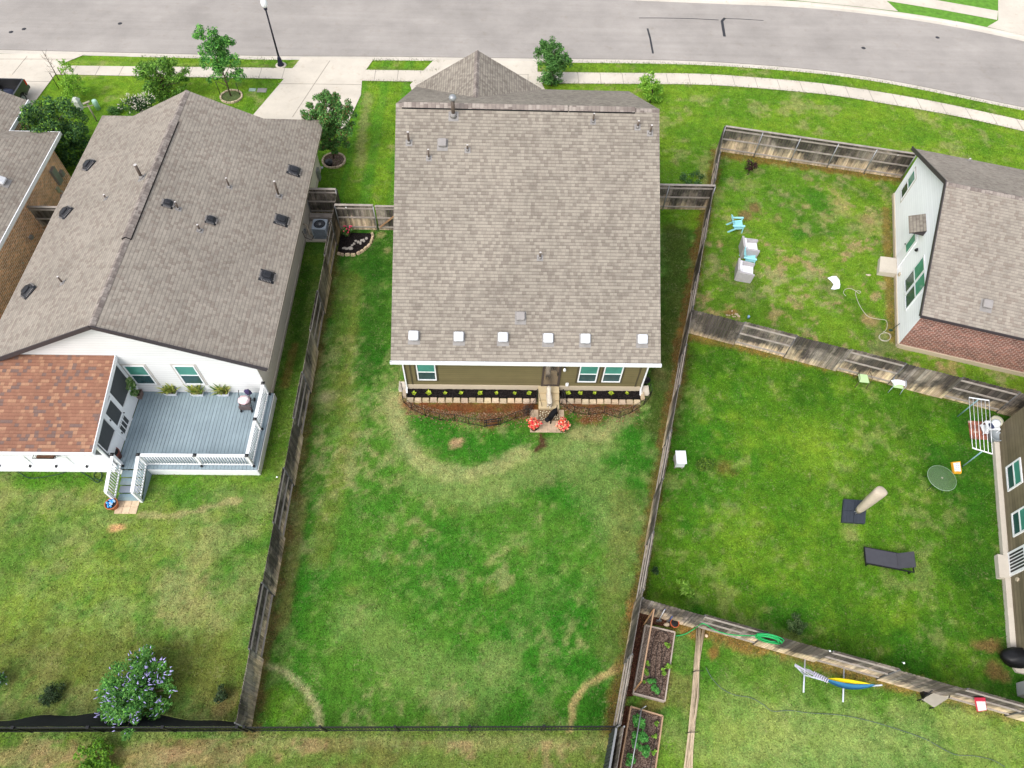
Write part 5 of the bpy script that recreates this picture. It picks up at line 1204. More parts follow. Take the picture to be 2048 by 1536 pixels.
# garden posts by the white house front
b = P(194, 243); hh = HT((194, 243), (176, 207)); t = thing('garden_post', 'weathered post with two side arms between the white feeder box and mint cylinder', 'post', (b.x, b.y, 0))
w = MB(); w.cyl(b, b+Vector((0, 0, hh)), .045, n=8); w.bar(b+Vector((-.35, 0, hh-.25)), b+Vector((.3, 0, hh-.1)), .04, .05); w.bar(b+Vector((-.2, -.1, hh+.05)), b+Vector((.15, .1, hh+.1)), .16, .04); w.build('pole', M('pale post', (.32, .29, .22), .8), t)
b = P(170, 234); h1 = HT((170, 234), (162, 218)); t = thing('feeder_box', 'pale box with sloped lid on a thin black pole', 'bird feeder', (b.x, b.y, 0)); w = MB(); w.cyl(b, b+Vector((0, 0, h1)), .02, n=6); w.build('pole', m_black, t)
w = MB(); w.box(b.x-.16, b.x+.16, b.y-.16, b.y+.16, h1, h1+.6); w.hexa([(b.x-.2, b.y-.2, h1+.6), (b.x+.2, b.y-.2, h1+.6), (b.x+.2, b.y+.2, h1+.6), (b.x-.2, b.y+.2, h1+.6)], [(b.x-.1, b.y-.1, h1+.78), (b.x+.1, b.y-.1, h1+.78), (b.x+.1, b.y+.1, h1+.78), (b.x-.1, b.y+.1, h1+.78)]); w.build('box', M('pale sage', (.50, .54, .47), .5), t)
b = P(197, 218); h2 = HT((197, 218), (187, 202)); w = MB(); w.lathe([(.15, 0), (.15, h2), (.13, h2+.05), (.05, h2+.09)], b, 14); w.build('utility_pedestal', M('mint plastic', (.42, .66, .55), .5), None, origin=tuple(b), label='mint green upright utility cylinder in the front lawn', cat='utility pedestal')
for px, sz_, mt, lb in (((505, 180), .22, M('pale lid', (.3, .4, .33)), 'small pale green valve lid in the lawn beside the left driveway'), ((524, 181), .3, m_vent_gr, 'dark grey meter lid in the lawn beside the left driveway')):
    b = P(*px); w = MB(); w.box(b.x-sz_, b.x+sz_, b.y-sz_*.7, b.y+sz_*.7, 0, .03); w.box(b.x-sz_*.85, b.x+sz_*.85, b.y-sz_*.55, b.y+sz_*.55, .03, .04); w.build('valve_cover', mt, None, origin=tuple(b), label=lb, cat='ground cover plate')
# pickup truck, rear end
bx = P(47, 196); tx = -26.25; ty = P(50, 165).y+.1
_q = P(50, 166, .9); tx = _q.x; ty = _q.y+.15
t = thing('pickup_truck', 'dark green grey pickup truck with open bed on the far left driveway', 'pickup truck', (tx, ty-2.7, 0))
m_car = N('truck paint'); m_car.b.inputs['Coat Weight'].default_value = .5; m_car = m_car.fin((.055, .056, .06, 1), .35, .5, .5)
def smoothcar(pts_list, xs): 
    w = MB(); n = len(pts_list[0]); vs = [(x, p[0], p[1]) for x, pl in zip(xs, pts_list) for p in pl]; fs = []
    for k in range(len(xs)-1):
        for i in range(n): fs.append((k*n+i, k*n+(i+1) % n, (k+1)*n+(i+1) % n, (k+1)*n+i))
    fs.append(tuple(reversed(range(n)))); fs.append(tuple((len(xs)-1)*n+i for i in range(n))); w.add(vs, fs); return w
X1 = tx+.0; X0 = X1-1.95
def arch(yc, r, n=9): return [(yc+r*math.cos(math.pi*i/(n-1)), .36+r*math.sin(math.pi*i/(n-1))) for i in range(n)]
y9 = ty-5.5; Yw = ty-1.05; Yf = ty-4.5
out = [(ty-.03, .45), (ty, .6), (ty-.02, .95), (ty-.05, 1.12), (ty-1.9, 1.12), (ty-1.95, 1.14), (ty-3.9, 1.12), (ty-5.3, 1.0), (y9, .8), (y9, .4)]+[(p[0], p[1]) for p in arch(Yf, .44)[::-1]]+[(p[0], p[1]) for p in arch(Yw, .44)[::-1]]
w = MB()
for xa, xb, b0 in ((X1-.09, X1, 1), (X0, X0+.09, 0)):
    q = smoothcar([[(a, b) for a, b in out]]*3, [xa, (xa+xb)/2, xb]); w.v, o_v = w.v+q.v, len(w.v); w.f += [tuple(i+o_v for i in f) for f in q.f]; w.mi += q.mi; w.c += q.c; w.sm += q.sm
w.box(X0+.09, X1-.09, ty-.10, ty-.02, .5, 1.12); w.box(X0+.09, X1-.09, ty-1.95, ty-1.88, .5, 1.14); w.box(X0+.09, X1-.09, y9, ty-3.6, .5, 1.05); w.box(X0+.02, X1-.02, ty-.02, ty+.13, .42, .6)
w.build('body', m_car, t)
w = MB(); w.box(X0+.09, X1-.09, ty-1.9, ty-.1, .5, .56); w.box(X1-.3, X1-.09, ty-1.4, ty-.7, .56, .8); w.build('bed_liner', m_black, t)
w = MB(); w.hexa([(X0+.05, ty-3.7, 1.1), (X1-.05, ty-3.7, 1.1), (X1-.05, ty-1.95, 1.1), (X0+.05, ty-1.95, 1.1)], [(X0+.2, ty-3.2, 1.75), (X1-.2, ty-3.2, 1.75), (X1-.2, ty-2.05, 1.75), (X0+.2, ty-2.05, 1.75)]); w.build('cab', m_car, t)
w = MB(); w.box(X0+.3, X1-.3, ty-2.02, ty-1.97, 1.2, 1.65); w.build('rear_window', m_gl_dk, t)
for y in (Yw, Yf):
    for xx in (X1-.16, X0+.16): 
        w = MB(); s = 1 if xx > tx-1 else -1; w.cyl((xx-.11, y, .36), (xx+.11, y, .36), .36, n=20); wl = w.build('tyre', M('tyre rubber', (.02, .02, .02), .8), t)
        w = MB(); w.cyl((xx+s*.10, y, .36), (xx+s*.125, y, .36), .22, n=16)
        for k in range(5): a = k*1.257; w.bar((xx+s*.13, y, .36), (xx+s*.13, y+.2*math.cos(a), .36+.2*math.sin(a)), .04, .02)
        w.build('rim', m_galv, wl)
w = MB(); w.box(X1-.10, X1+.006, ty-.14, ty+.006, .72, 1.06); w.build('tail_light', M('red lens', (.65, .02, .02), .2), t)
w = MB(); w.blob((X0+1.1, ty-.9, .72), (.5, .35, .16), 10, 6, .15); w.build('tarp_bundle', M('dark blue tarp', (.02, .025, .05), .4), None, origin=(X0+1.1, ty-.9, .56), label='dark blue crumpled tarp lying in the pickup bed', cat='tarp')
# ---------------------------------------------------------------- beds and edging by the olive house
def blocks(t, pts, bw=.30, d=.2, h=.14, name='edging_stone', gap=.012):
    w = MB()
    for a, b in zip(pts[:-1], pts[1:]):
        a = Vector(a+(0,)); b = Vector(b+(0,)); L = (b-a).length; n = max(1, round(L/bw)); dr = (b-a).normalized(); s = Vector((dr.y, -dr.x, 0))
        for i in range(n):
            f = random.uniform(.78, 1.2); l0 = i*L/n+gap; l1 = (i+1)*L/n-gap; hh = h*random.uniform(.9, 1.1); k = .025; sh = random.uniform(-.015, .015)
            q = lambda u, v, z: a+dr*u+s*(v+sh)+Vector((0, 0, z))
            w.hexa([q(l0, 0, 0), q(l1, 0, 0), q(l1, d, 0), q(l0, d, 0)], [q(l0+k, k, hh), q(l1-k, k, hh), q(l1-k, d-k, hh), q(l0+k, d-k, hh)], 0, (f, f*random.uniform(.94, 1.02), f*random.uniform(.88, 1.02)))
    return w.build(name, MF_stone, t)
sxa, sxb = P(1077, 815).x, P(1118, 815).x
yb0 = P(940, 798).y
for (xa, xb, lb) in ((P(815, 790).x, sxa-.03, 'black mulch bed with tan stone edge left of the back steps'), (sxb+.03, P(1279, 790).x, 'black mulch bed with tan stone edge right of the back steps')):
    t = thing('mulch_bed', lb, 'flower bed', ((xa+xb)/2, 17.2, 0)); w = MB()
    nx_, ny_ = int((xb-xa)/.12), 6
    vs = [(xa+(xb-xa)*i/nx_, yb0+(HY-.05-yb0)*j/ny_, .09+random.uniform(-.015, .02)) for i in range(nx_+1) for j in range(ny_+1)]
    w.add(vs, [(i*(ny_+1)+j, (i+1)*(ny_+1)+j, (i+1)*(ny_+1)+j+1, i*(ny_+1)+j+1) for i in range(nx_) for j in range(ny_)]); w.build('mulch', m_mulch, t)
    if xa < 0: blocks(t, [(xa-.02, HY-.1), (xa-.02, yb0), (xb, yb0)], .36, .22, .15)
    else: blocks(t, [(xa, yb0), (xb+.0, yb0), (xb+.0, HY-.1)][::-1][::-1], .36, .22, .15)
names = 'leftmost,second from left,third from left,fourth from left,fourth from the steps,third from the steps,second from the steps,nearest the steps'.split(',')
namr = 'nearest the steps,second from the steps,middle,second from right,rightmost'.split(',')
def seedling():
    t = thing('bedding_plant', 'x', 'bedding plant', (0, 0, .09), world=False, group='yellow green bedding plants in the mulch'); w = MB(); rs = random.Random(2)
    for i in range(9):
        a = i*.7+rs.uniform(-.2, .2); L = rs.uniform(.10, .17); d = Vector((math.cos(a), math.sin(a), .55)).normalized(); s = Vector((-math.sin(a), math.cos(a), 0))*.045
        w.add([(0, 0, 0), d*L*.5+s, d*L, d*L*.5-s], [(0, 1, 2, 3)], 0, random.choice([(.36, .48, .03), (.48, .58, .05), (.25, .38, .02)]))
    w.build('leaf', m_leaf, t); w = MB(); w.cyl((0, 0, -.01), (0, 0, .06), .012, n=5); w.build('stem', m_bark, t); return t
sd0 = seedling(); first = True
for lst, nm, sd_ in (([828, 858, 890, 922, 960, 993, 1029, 1058], names, 'left'), ([1136, 1160, 1189, 1222, 1254], namr, 'right')):
    for x, n_ in zip(lst, nm):
        p = P(x, 787, .1); lb = f'yellow green bedding plant in the {sd_} mulch bed, {n_}'
        if first: sd0.location = (p.x, p.y, .1); sd0['label'] = lb; first = False
        else:
            o = dup(sd0, (p.x, p.y, .1), random.uniform(0, 6), lb); s_ = random.uniform(.75, 1.3); o.scale = (s_, s_, s_)
# steps
t = thing('back_steps', 'tan speckled concrete steps below the bronze back door', 'steps', ((sxa+sxb)/2, 17.1, 0)); m_step = concrete_mat('tan step concrete', (.52, .42, .26), .12, .7)
for i, (y0, y1, z) in enumerate(((17.28, HY-.03, .43), (16.96, 17.28, .29), (16.58, 16.96, .15))): w = MB(); w.box(sxa, sxb, y0+.004, y1, 0, z); w.box(sxa-.0, sxb, y0-.02, y0+.004, z-.05, z+.003); w.build('tread', m_step, t)
for xx, lb in ((sxa-.1, 'black folding wire stand left of the back steps'), (sxb+.12, 'black folding wire stand right of the back steps')):
    w = MB(); y0 = 16.85; w.tube([(xx, y0, 0), (xx, y0+.25, 1.0), (xx, y0+.5, 0)], .014, 5); w.tube([(xx+.02, y0+.25, 1.0), (xx+.3 if xx > 1 else xx-.3, y0-.25, 0)], .012, 5); w.tube([(xx, y0+.08, .35), (xx, y0+.42, .35)], .01, 5)
    w.build('wire_stand', m_black, None, origin=(xx, y0+.25, 0), label=lb, cat='wire stand')
# paver pad, mat
pa, pb_ = P(1060, 865), P(1130, 866); pc = P(1062, 820)
t = thing('paver_pad', 'square tan paver pad at the foot of the back steps', 'paving', ((pa.x+pb_.x)/2, (pa.y+pc.y)/2, 0)); w = MB(); nx_, ny_ = 8, 7; lx = (pb_.x-pa.x)/nx_; ly = (16.56-pa.y)/ny_
for i in range(nx_):
    for j in range(ny_):
        if random.random() < .25 and j < ny_-1: pass
        f = random.uniform(.85, 1.15); w.box(pa.x+i*lx+.004, pa.x+(i+1)*lx-.004, pa.y+j*ly+.004, pa.y+(j+1)*ly-.004, 0, .035+random.uniform(0, .004), 0, (f*.98, f*.92, f*.9))
w.build('paver', MF_stone, t)
mt = MB(); a, b = P(1077, 842), P(1118, 842); c = P(1077, 821); mt.box(a.x, b.x, a.y, min(c.y, 16.54), .042, .055); rs = random.Random(4)
t = thing('door_mat', 'brown door mat with cream dots under the black dog', 'door mat', (a.x, a.y, .04)); mt.build('mat', M('brown mat', (.17, .11, .06), .95, .2, 8), t); w = MB()
pts = []
for _k in range(900):
    x = rs.uniform(a.x+.06, b.x-.06); y = rs.uniform(a.y+.05, min(c.y, 16.54)-.05)
    if len(pts) < 40 and all((x-u)**2+(y-v)**2 > .008 for u, v in pts): pts.append((x, y)); w.lathe([(rs.uniform(.025, .042), 0), (.02, .004)], (x, y, .0555), 8)
w.build('dots', M('cream print', (.62, .55, .40), .9), t)
def flowerpot(px, label, seed):
    b = P(*px); t = thing('flower_pot', label, 'potted flowers', (b.x, b.y, .04)); w = MB(); w.lathe([(.15, .04), (.24, .32), (.25, .36), (.22, .36), (.2, .31)], (b.x, b.y, 0), 16); w.build('pot', m_black, t)
    cl = clumpset((b.x, b.y, .52), .27, .18, 18, .14, seed, .35); w = MB(); leafcloud(w, cl, 520, .045, [(.06, .16, .03), (.12, .24, .05)], .5, seed); w.build('foliage', m_leaf, t)
    cl = [(x, y, z+.05, r*1.2) for x, y, z, r in cl]; w = MB(); leafcloud(w, cl, 900, .045, [(.75, .06, .05), (.85, .16, .08), (.9, .35, .22), (.7, .03, .06), (.88, .50, .35)], .8, seed+1); w.build('blossom', MF('petals', .6, trans=.2), t)
flowerpot((1068, 858), 'black pot of red and coral flowers left of the black dog', 31); flowerpot((1126, 860), 'black pot of red and coral flowers right of the black dog', 33)
# twiggy bush between bed and pad
shrub('small_shrub', 'leafless brown twiggy bush left of the paver pad', 'shrub', (1052, 828), (1052, 810), 16, 650, .05, [(.07, .045, .035), (.11, .07, .05), (.05, .035, .03)], 12, .35, 40, H=.55, flat=.12)
# low black wire dog fence
Zp = lambda x, y: (780+x/3.7236, 700+y/3.7236)
def wire_run(label, pts, gate=None, hgt=.62):
    ps = [P(*Zp(*q)) for q in pts]; t = thing('wire_fence', label, 'garden fence', (ps[0].x, ps[0].y, 0))
    for i, p in enumerate(ps): w = MB(); w.cyl(p, p+Vector((0, 0, hgt)), .017, n=5); w.build('post', m_black, t)
    for i, (p, q) in enumerate(zip(ps[:-1], ps[1:])):
        w = MB(); L = (q-p).length
        for z in (.05, hgt-.03): w.cyl(p+Vector((0, 0, z)), q+Vector((0, 0, z)), .011, n=4)
        n = int(L/.075)
        for k in range(1, n): a = p.lerp(q, k/n); w.cyl(a+Vector((0, 0, .05)), a+Vector((0, 0, hgt-.03)), .0022, n=3)
        for k in range(1, 5): w.cyl(p+Vector((0, 0, .12*k)), q+Vector((0, 0, .12*k)), .002, n=3)
        if gate == i:
            for u in (.12, .88): a = p.lerp(q, u); w.cyl(a+Vector((0, 0, .1)), a+Vector((0, 0, hgt+.02)), .02, n=5)
            for z in (.1, hgt*.5+.1, hgt): w.cyl(p+Vector((0, 0, z)), q+Vector((0, 0, z)), .018, n=5)
        w.build('wire_panel', m_black, t)
    return t
wire_run('low black wire fence curving left of the paver pad', [(95, 300), (100, 390), (165, 445), (265, 490), (372, 524), (485, 528), (588, 552), (705, 574), (820, 558), (930, 512), (1035, 480), (1085, 395)], gate=7)
wire_run('low black wire fence curving right of the paver pad', [(1262, 395), (1365, 470), (1475, 484), (1590, 470), (1700, 508), (1800, 466), (1885, 412), (1935, 350), (1925, 300)])
for px, lb in (((806, 774), 'white splash block under the left downspout'), ((1289, 782), 'white splash block under the right downspout')):
    b = P(*px); w = MB(); w.hexa([(b.x-.17, b.y-.28, 0), (b.x+.17, b.y-.28, 0), (b.x+.17, b.y+.22, 0), (b.x-.17, b.y+.22, 0)], [(b.x-.17, b.y-.28, .06), (b.x+.17, b.y-.28, .06), (b.x+.17, b.y+.22, .14), (b.x-.17, b.y+.22, .14)])
    for s in (-1, 1): w.box(b.x+s*.155-.02, b.x+s*.155+.02, b.y-.28, b.y+.22, .141, .18)
    w.build('splash_block', m_conc, None, origin=tuple(b), label=lb, cat='splash block')
b = P(1288, 768); b.x += .05; w = MB(); w.lathe([(.12, .1), (.18, .35), (.2, .38), (.17, .38), (.14, .3)], b, 12); w.cyl(b, b+Vector((0, 0, .9)), .012, n=5); w.build('garden_pot', m_black, None, origin=tuple(b), label='small black pot on a stand by the right rear corner of the olive house', cat='plant pot')
# corner bed by the left fence
cpx = [(672, 506), (690, 509), (712, 508), (726, 500), (738, 488), (743, 473), (741, 468), (682, 466)]
pts = [(P(*q).x, P(*q).y) for q in cpx]; pts = [(max(x, -8.55), y) for x, y in pts]
pts[-1] = (-8.55, P(682, 467).y)
t = thing('mulch_bed', 'small black mulch corner bed with pink rose beside the left fence', 'flower bed', (sum(p[0] for p in pts)/8, sum(p[1] for p in pts)/8, 0)); w = MB(); w.prism(pts, 0, .07); w.build('mulch', m_mulch, t); blocks(t, pts[:-1], .24, .16, .13)
def steppers(px, label, rot):
    b = P(px[0], px[1], .07); w = MB(); rs = random.Random(rot)
    for i in range(10):
        x = b.x+rs.uniform(-.34, .34); y = b.y+rs.uniform(-.17, .17)+(x-b.x)*.3; r = rs.uniform(.06, .1); w.prism([(x+r*math.cos(k*1.05)*rs.uniform(.8, 1.1), y+r*math.sin(k*1.05)*rs.uniform(.8, 1.1)) for k in range(6)], .07, .1+i*.002)
    w.build('stepping_stone', M('pale stone', (.36, .33, .30), .9, .3, 6), None, origin=tuple(b), label=label, cat='stepping stone')
steppers((698, 496), 'pale flagstone cluster at the fence side of the corner mulch bed', 3); steppers((720, 484), 'pale flagstone cluster at the lawn side of the corner mulch bed', 5)
b = P(698, 474, .07); t = thing('rose_bush', 'pink rose bush in the corner mulch bed by the short fence', 'rose bush', tuple(b)); w = MB(); cl = clumpset((b.x, b.y, .45), .25, .25, 9, .14, 44); leafcloud(w, cl, 300, .05, G1, .5, 44); w.build('foliage', m_leaf, t)
w = MB(); [w.tube([(b.x, b.y, .05), c[:3]], [.01, .006], 4) for c in cl]; w.build('stem', m_bark, t); w = MB(); rs = random.Random(3)
for i in range(11): c = rs.choice(cl); w.blob((c[0]+rs.uniform(-.12, .12), c[1]+rs.uniform(-.12, .12), c[2]+.14), .05, 6, 4, .2, c=rs.choice([(.6, .03, .1), (.7, .08, .16)]))
w.build('blossom', MF('blossom', .7), t)
# air conditioner between the houses
def aircon(c, rz, label, s=.78, h=.82, z0=0.):
    t = thing('air_conditioner', label, 'air conditioner', (c[0], c[1], z0), world=False, rz=rz); k = s/2
    w = MB(); w.box(-k+.02, k-.02, -k+.02, k-.02, .05, h-.04)
    w.build('grille', M('dark condenser coil', (.035, .04, .05), .5), t); w = MB()
    for sx in (-1, 1):
        for sy in (-1, 1): w.box(sx*k-.04 if sx > 0 else -k, k if sx > 0 else -k+.04, sy*k-.04 if sy > 0 else -k, k if sy > 0 else -k+.04, 0, h-.04)
    for i in range(14): z = .08+i*.05; w.box(-k+.03, k-.03, -k, -k+.012, z, z+.012); w.box(-k+.03, k-.03, k-.012, k, z, z+.012); w.box(-k, -k+.012, -k+.03, k-.03, z, z+.012); w.box(k-.012, k, -k+.03, k-.03, z, z+.012)
    n = 24; outer = [(k*max(-1, min(1, 1.35*math.cos(2*math.pi*i/n))), k*max(-1, min(1, 1.35*math.sin(2*math.pi*i/n)))) for i in range(n)]; inner = [(.37*s*1.1*math.cos(2*math.pi*i/n), .37*s*1.1*math.sin(2*math.pi*i/n)) for i in range(n)]
    vs = [(x, y, h) for x, y in outer]+[(x, y, h) for x, y in inner]+[(x, y, h-.05) for x, y in outer]
    w.add(vs, [(i, (i+1) % n, n+(i+1) % n, n+i) for i in range(n)]+[(i, 2*n+i, 2*n+(i+1) % n, (i+1) % n) for i in range(n)])
    w.build('casing', M('blue grey casing', (.36, .41, .46), .5), t); w = MB()
    for i in range(20): a = 2*math.pi*i/20; w.cyl((.09*math.cos(a), .09*math.sin(a), h+.01), (.41*s*math.cos(a), .41*s*math.sin(a), h-.002), .006, n=3)
    w.lathe([(.09, 0), (.08, .02)], (0, 0, h), 12); w.build('fan_guard', m_galv, t); w = MB(); w.lathe([(.36*s*1.1, 0), (.36*s*1.1, .01)], (0, 0, h-.12), 20); w.build('fan_well', m_black, t)
    return t
b = P(653, 466, 0); aircon((-9.55, P(655, 470).y), .0, 'blue grey air conditioner between the white house and the left fence')
w = MB(); pa_ = P(615, 484); w.box(WX1+.05, -8.75, pa_.y, pa_.y+1.6, 0, .07); w.build('equipment_slab', m_conc, None, origin=(-9.6, pa_.y, 0), label='concrete slab under the air conditioner beside the white house', cat='concrete slab')
w = MB(); yq = P(655, 470).y; w.tube([(WX1+.03, yq-.1, .9), (WX1+.2, yq-.12, .85), (WX1+.25, yq-.25, .3), (-9.95, yq-.3, .2)], .04, 7); w.build('insulated_pipe', m_found, None, origin=(WX1+.2, yq-.1, 0), label='beige insulated pipe from the wall to the air conditioner', cat='pipe')
w = MB(); w.tube([(WX1+.1, yq-.75, 1.0), (WX1+.12, yq-.7, .5), (WX1+.4, yq-.6, .2), (-9.9, yq-.38, .3)], .018, 5); w.build('power_cable', m_black, None, origin=(WX1+.2, yq-.6, 0), label='thin black cable looping from the wall box to the air conditioner', cat='cable')
b = P(637, 432, 0); w = MB(); w.box(-10.3, -8.9, 28.6, 28.95, .12, .42); w.build('storage_bench', m_rail, None, origin=(-9.6, 28.8, 0), label='weathered plank bench behind the air conditioner', cat='bench')
cyl_thing('garden_pot', 'black round pot inside the stone ring by the right front shrub', 'plant pot', (659, 330), .2, .28, m_black, r1=.23)
# ================================================================== deck contents
def pot(px, label, r, h, mat, z=0., fill=None, square=None, fillname='soil'):
    b = P(px[0], px[1], z); t = thing('garden_pot', label, 'plant pot', (b.x, b.y, z)); w = MB()
    if square:
        a, c = square; w.hexa([(b.x-a*.8, b.y-c*.8, z), (b.x+a*.8, b.y-c*.8, z), (b.x+a*.8, b.y+c*.8, z), (b.x-a*.8, b.y+c*.8, z)], [(b.x-a, b.y-c, z+h), (b.x+a, b.y-c, z+h), (b.x+a, b.y+c, z+h), (b.x-a, b.y+c, z+h)])
    else: w.lathe([(r*.72, z), (r*.97, z+h*.8), (r*1.04, z+h*.82), (r*1.04, z+h), (r*.92, z+h), (r*.88, z+h-.04)], (b.x, b.y, 0), 18)
    w.build('pot', mat, t)
    if fill:
        w = MB()
        if square: w.box(b.x-square[0]*.9, b.x+square[0]*.9, b.y-square[1]*.9, b.y+square[1]*.9, z+h-.03, z+h+.004)
        else: w.lathe([(r*.88, z+h-.036), (r*.8, z+h-.03)], (b.x, b.y, 0), 14)
        w.build(fillname, fill, t)
    return t, b
def blades(par, c, n, L, sp, cols, seed, w0=.035, lean=.8, name='leaf'):
    rs = random.Random(seed); w = MB()
    for i in range(n):
        a = rs.uniform(0, 6.28); ln = rs.uniform(.1, lean); l = L*rs.uniform(.6, 1.1); o = Vector((c[0]+rs.uniform(-sp[0], sp[0]), c[1]+rs.uniform(-sp[1], sp[1]), c[2])); d = Vector((math.cos(a)*ln, math.sin(a)*ln, 1)).normalized()
        s = Vector((-math.sin(a), math.cos(a), 0))*w0; m_ = o+d*l*.5; e = o+d*l+Vector((math.cos(a), math.sin(a), -.3))*l*.12; cc = rs.choice(cols)
        w.add([o-s*.6, o+s*.6, m_+s, m_-s, e], [(0, 1, 2, 3), (3, 2, 4)], 0, cc)
    return w.build(name, m_leaf, par)
SNK = [(.38, .42, .08), (.50, .52, .14), (.20, .30, .06), (.58, .56, .22), (.12, .22, .05)]
m_wp = M('white planter', (.62, .64, .67), .6, .06); m_sd = M('dark potting soil', (.06, .04, .03), .9, .4, 12)
for px, lb, s in (((344, 788), 'white trough of snake plants, leftmost of the three troughs on the deck', 51), ((397, 789), 'white trough of snake plants, middle one of three troughs under the second window', 52), ((448, 789), 'white trough of snake plants, rightmost of three troughs on the deck', 53)):
    t, b = pot(px, lb, 0, .2, m_wp, DZ, m_sd, square=(.29, .13)); blades(t, (b.x, b.y, DZ+.18), 60, .72, (.24, .08), SNK, s, .04, 1.0)
t, b = pot((279, 793), 'brown square pot with leafy green plant in the deck corner by the porch', 0, .32, M('brown clay box', (.20, .14, .12), .8), DZ, m_sd, square=(.19, .19)); w = MB(); cl = clumpset((b.x-.08, b.y+.02, DZ+.85), .34, .45, 18, .17, 61); leafcloud(w, cl, 1300, .09, [(.10, .22, .05), (.2, .34, .1), (.32, .42, .18)], .4, 61); w.build('foliage', m_leaf, t); w = MB(); [w.tube([(b.x, b.y, DZ+.25), c[:3]], [.012, .006], 4) for c in cl]; w.build('stem', m_bark, t)
m_terra = M('terracotta', (.30, .10, .055), .7, .15, 5); m_terra_d = M('dark red glaze', (.16, .045, .03), .35, .2, 6)
pot((236, 915), 'big dark red glazed pot, empty and black inside, at the top of the deck stairs', .25, .5, m_terra_d, DZ-.05, m_black)  # black disc near the rim paints the shaded hollow; no soil inside
t, b = pot((229, 1013), 'terracotta pot filled with blue glass balls beside the bottom stair', .26, .34, M('orange terracotta', (.42, .14, .06), .6), 0, m_black); w = MB(); rs = random.Random(8)
for i in range(22): a = rs.uniform(0, 6.28); r = .17*math.sqrt(rs.random()); w.blob((b.x+r*math.cos(a), b.y+r*math.sin(a), .34+rs.uniform(-.02, .03)), .05, 8, 6, c=rs.choice([(.02, .15, .6), (.03, .3, .7), (.1, .45, .8), (.5, .6, .7)]))
w.build('glass_balls', MF('glazed', .15, spec=.8), t)
# pavers at the stair foot
w = MB(); a = P(227, 1000); 
for i in range(3):
    for j in range(2): f = random.uniform(.9, 1.1); x = P(228, 1028).x+i*.31; y = P(228, 1028).y+j*.31; w.box(x+.006, x+.304, y+.006, y+.304, 0, .04, 0, (f*1.1, f*1.05, f))
w.build('stepping_pad', MF_stone, None, origin=(P(250, 1014).x, P(250, 1014).y, 0), label='six square tan pavers at the foot of the deck stairs', cat='paving')
# covered rollator/stroller on the deck
c = P(497, 812, DZ); t = thing('folding_walker', 'dark wheeled walker on the deck corner, seat loaded with pink cloth', 'walker', (c.x, c.y, DZ)); w = MB()
for sx in (-.24, .24):
    w.tube([(c.x+sx, c.y-.3, DZ+.08), (c.x+sx, c.y-.02, DZ+.5), (c.x+sx, c.y+.2, DZ+.85), (c.x+sx, c.y+.3, DZ+.9)], .018, 6); w.tube([(c.x+sx, c.y+.3, DZ+.08), (c.x+sx, c.y, DZ+.5)], .018, 6)
w.tube([(c.x-.24, c.y-.28, DZ+.12), (c.x+.24, c.y-.28, DZ+.12)], .015, 6); w.build('frame', m_black, t)
for sx in (-.24, .24):
    for sy in (-.3, .3): w = MB(); w.cyl((c.x+sx-.02, c.y+sy, DZ+.09), (c.x+sx+.02, c.y+sy, DZ+.09), .09, n=12); w.build('wheel', m_black, t)
w = MB(); w.box(c.x-.24, c.x+.24, c.y-.26, c.y+.14, DZ+.46, DZ+.5); w.box(c.x-.26, c.x+.26, c.y-.33, c.y-.27, DZ+.2, DZ+.45); w.build('seat', M('brown grey canvas', (.10, .075, .075), .8), t)
w = MB(); w.blob((c.x-.02, c.y-.02, DZ+.58), (.27, .25, .12), 14, 8, .12, c=(.70, .50, .52)); w.blob((c.x+.05, c.y-.03, DZ+.66), (.16, .15, .07), 10, 6, .2, c=(.75, .68, .68)); w.build('folded_cloth', MF('pink cloth', .9), None, origin=(c.x, c.y, DZ+.5), label='crumpled pale pink cloth piled on the walker seat', cat='cloth')
w = MB(); w.blob((c.x+.12, c.y+.3, DZ+.72), (.17, .1, .2), 10, 8, .15); w.build('hanging_bag', M('purple cloth', (.05, .035, .10), .85, .3), None, origin=(c.x+.12, c.y+.3, DZ+.5), label='dark purple bag hanging on the walker handles', cat='bag')
# hose under the porch
def hose(name, label, px, r, mat, z=.03, cat='hose', loops=None, zs=None):
    ps = []
    for i, q in enumerate(px): p = P(q[0], q[1], (zs[i] if zs else z)) if not (zs and zs[i] is None) else RP(q[0], q[1], fp, fn); ps.append(p)
    # smooth catmull-rom
    out = []
    for i in range(len(ps)-1):
        p0, p1, p2, p3 = ps[max(i-1, 0)], ps[i], ps[i+1], ps[min(i+2, len(ps)-1)]
        for k in range(6): s = k/6; out.append(.5*((2*p1)+(p2-p0)*s+(2*p0-5*p1+4*p2-p3)*s*s+(3*p1-p0-3*p2+p3)*s**3))
    out.append(ps[-1]); w = MB(); w.tube(out, r, 5); return w.build(name, mat, None, origin=(ps[0].x, ps[0].y, 0), label=label, cat=cat)
m_hg = M('bright green hose', (.02, .36, .10), .4, .1); m_hd = M('dark green hose', (.015, .05, .03), .5); m_hb = M('bluish grey hose', (.10, .13, .12), .5, .1)
hose('garden_hose', 'dark green hose lying in the grass below the white porch', [(35, 942), (60, 956), (110, 950), (150, 940), (180, 955), (195, 965), (204, 950), (195, 940), (188, 955), (205, 962)], .018, m_hd)
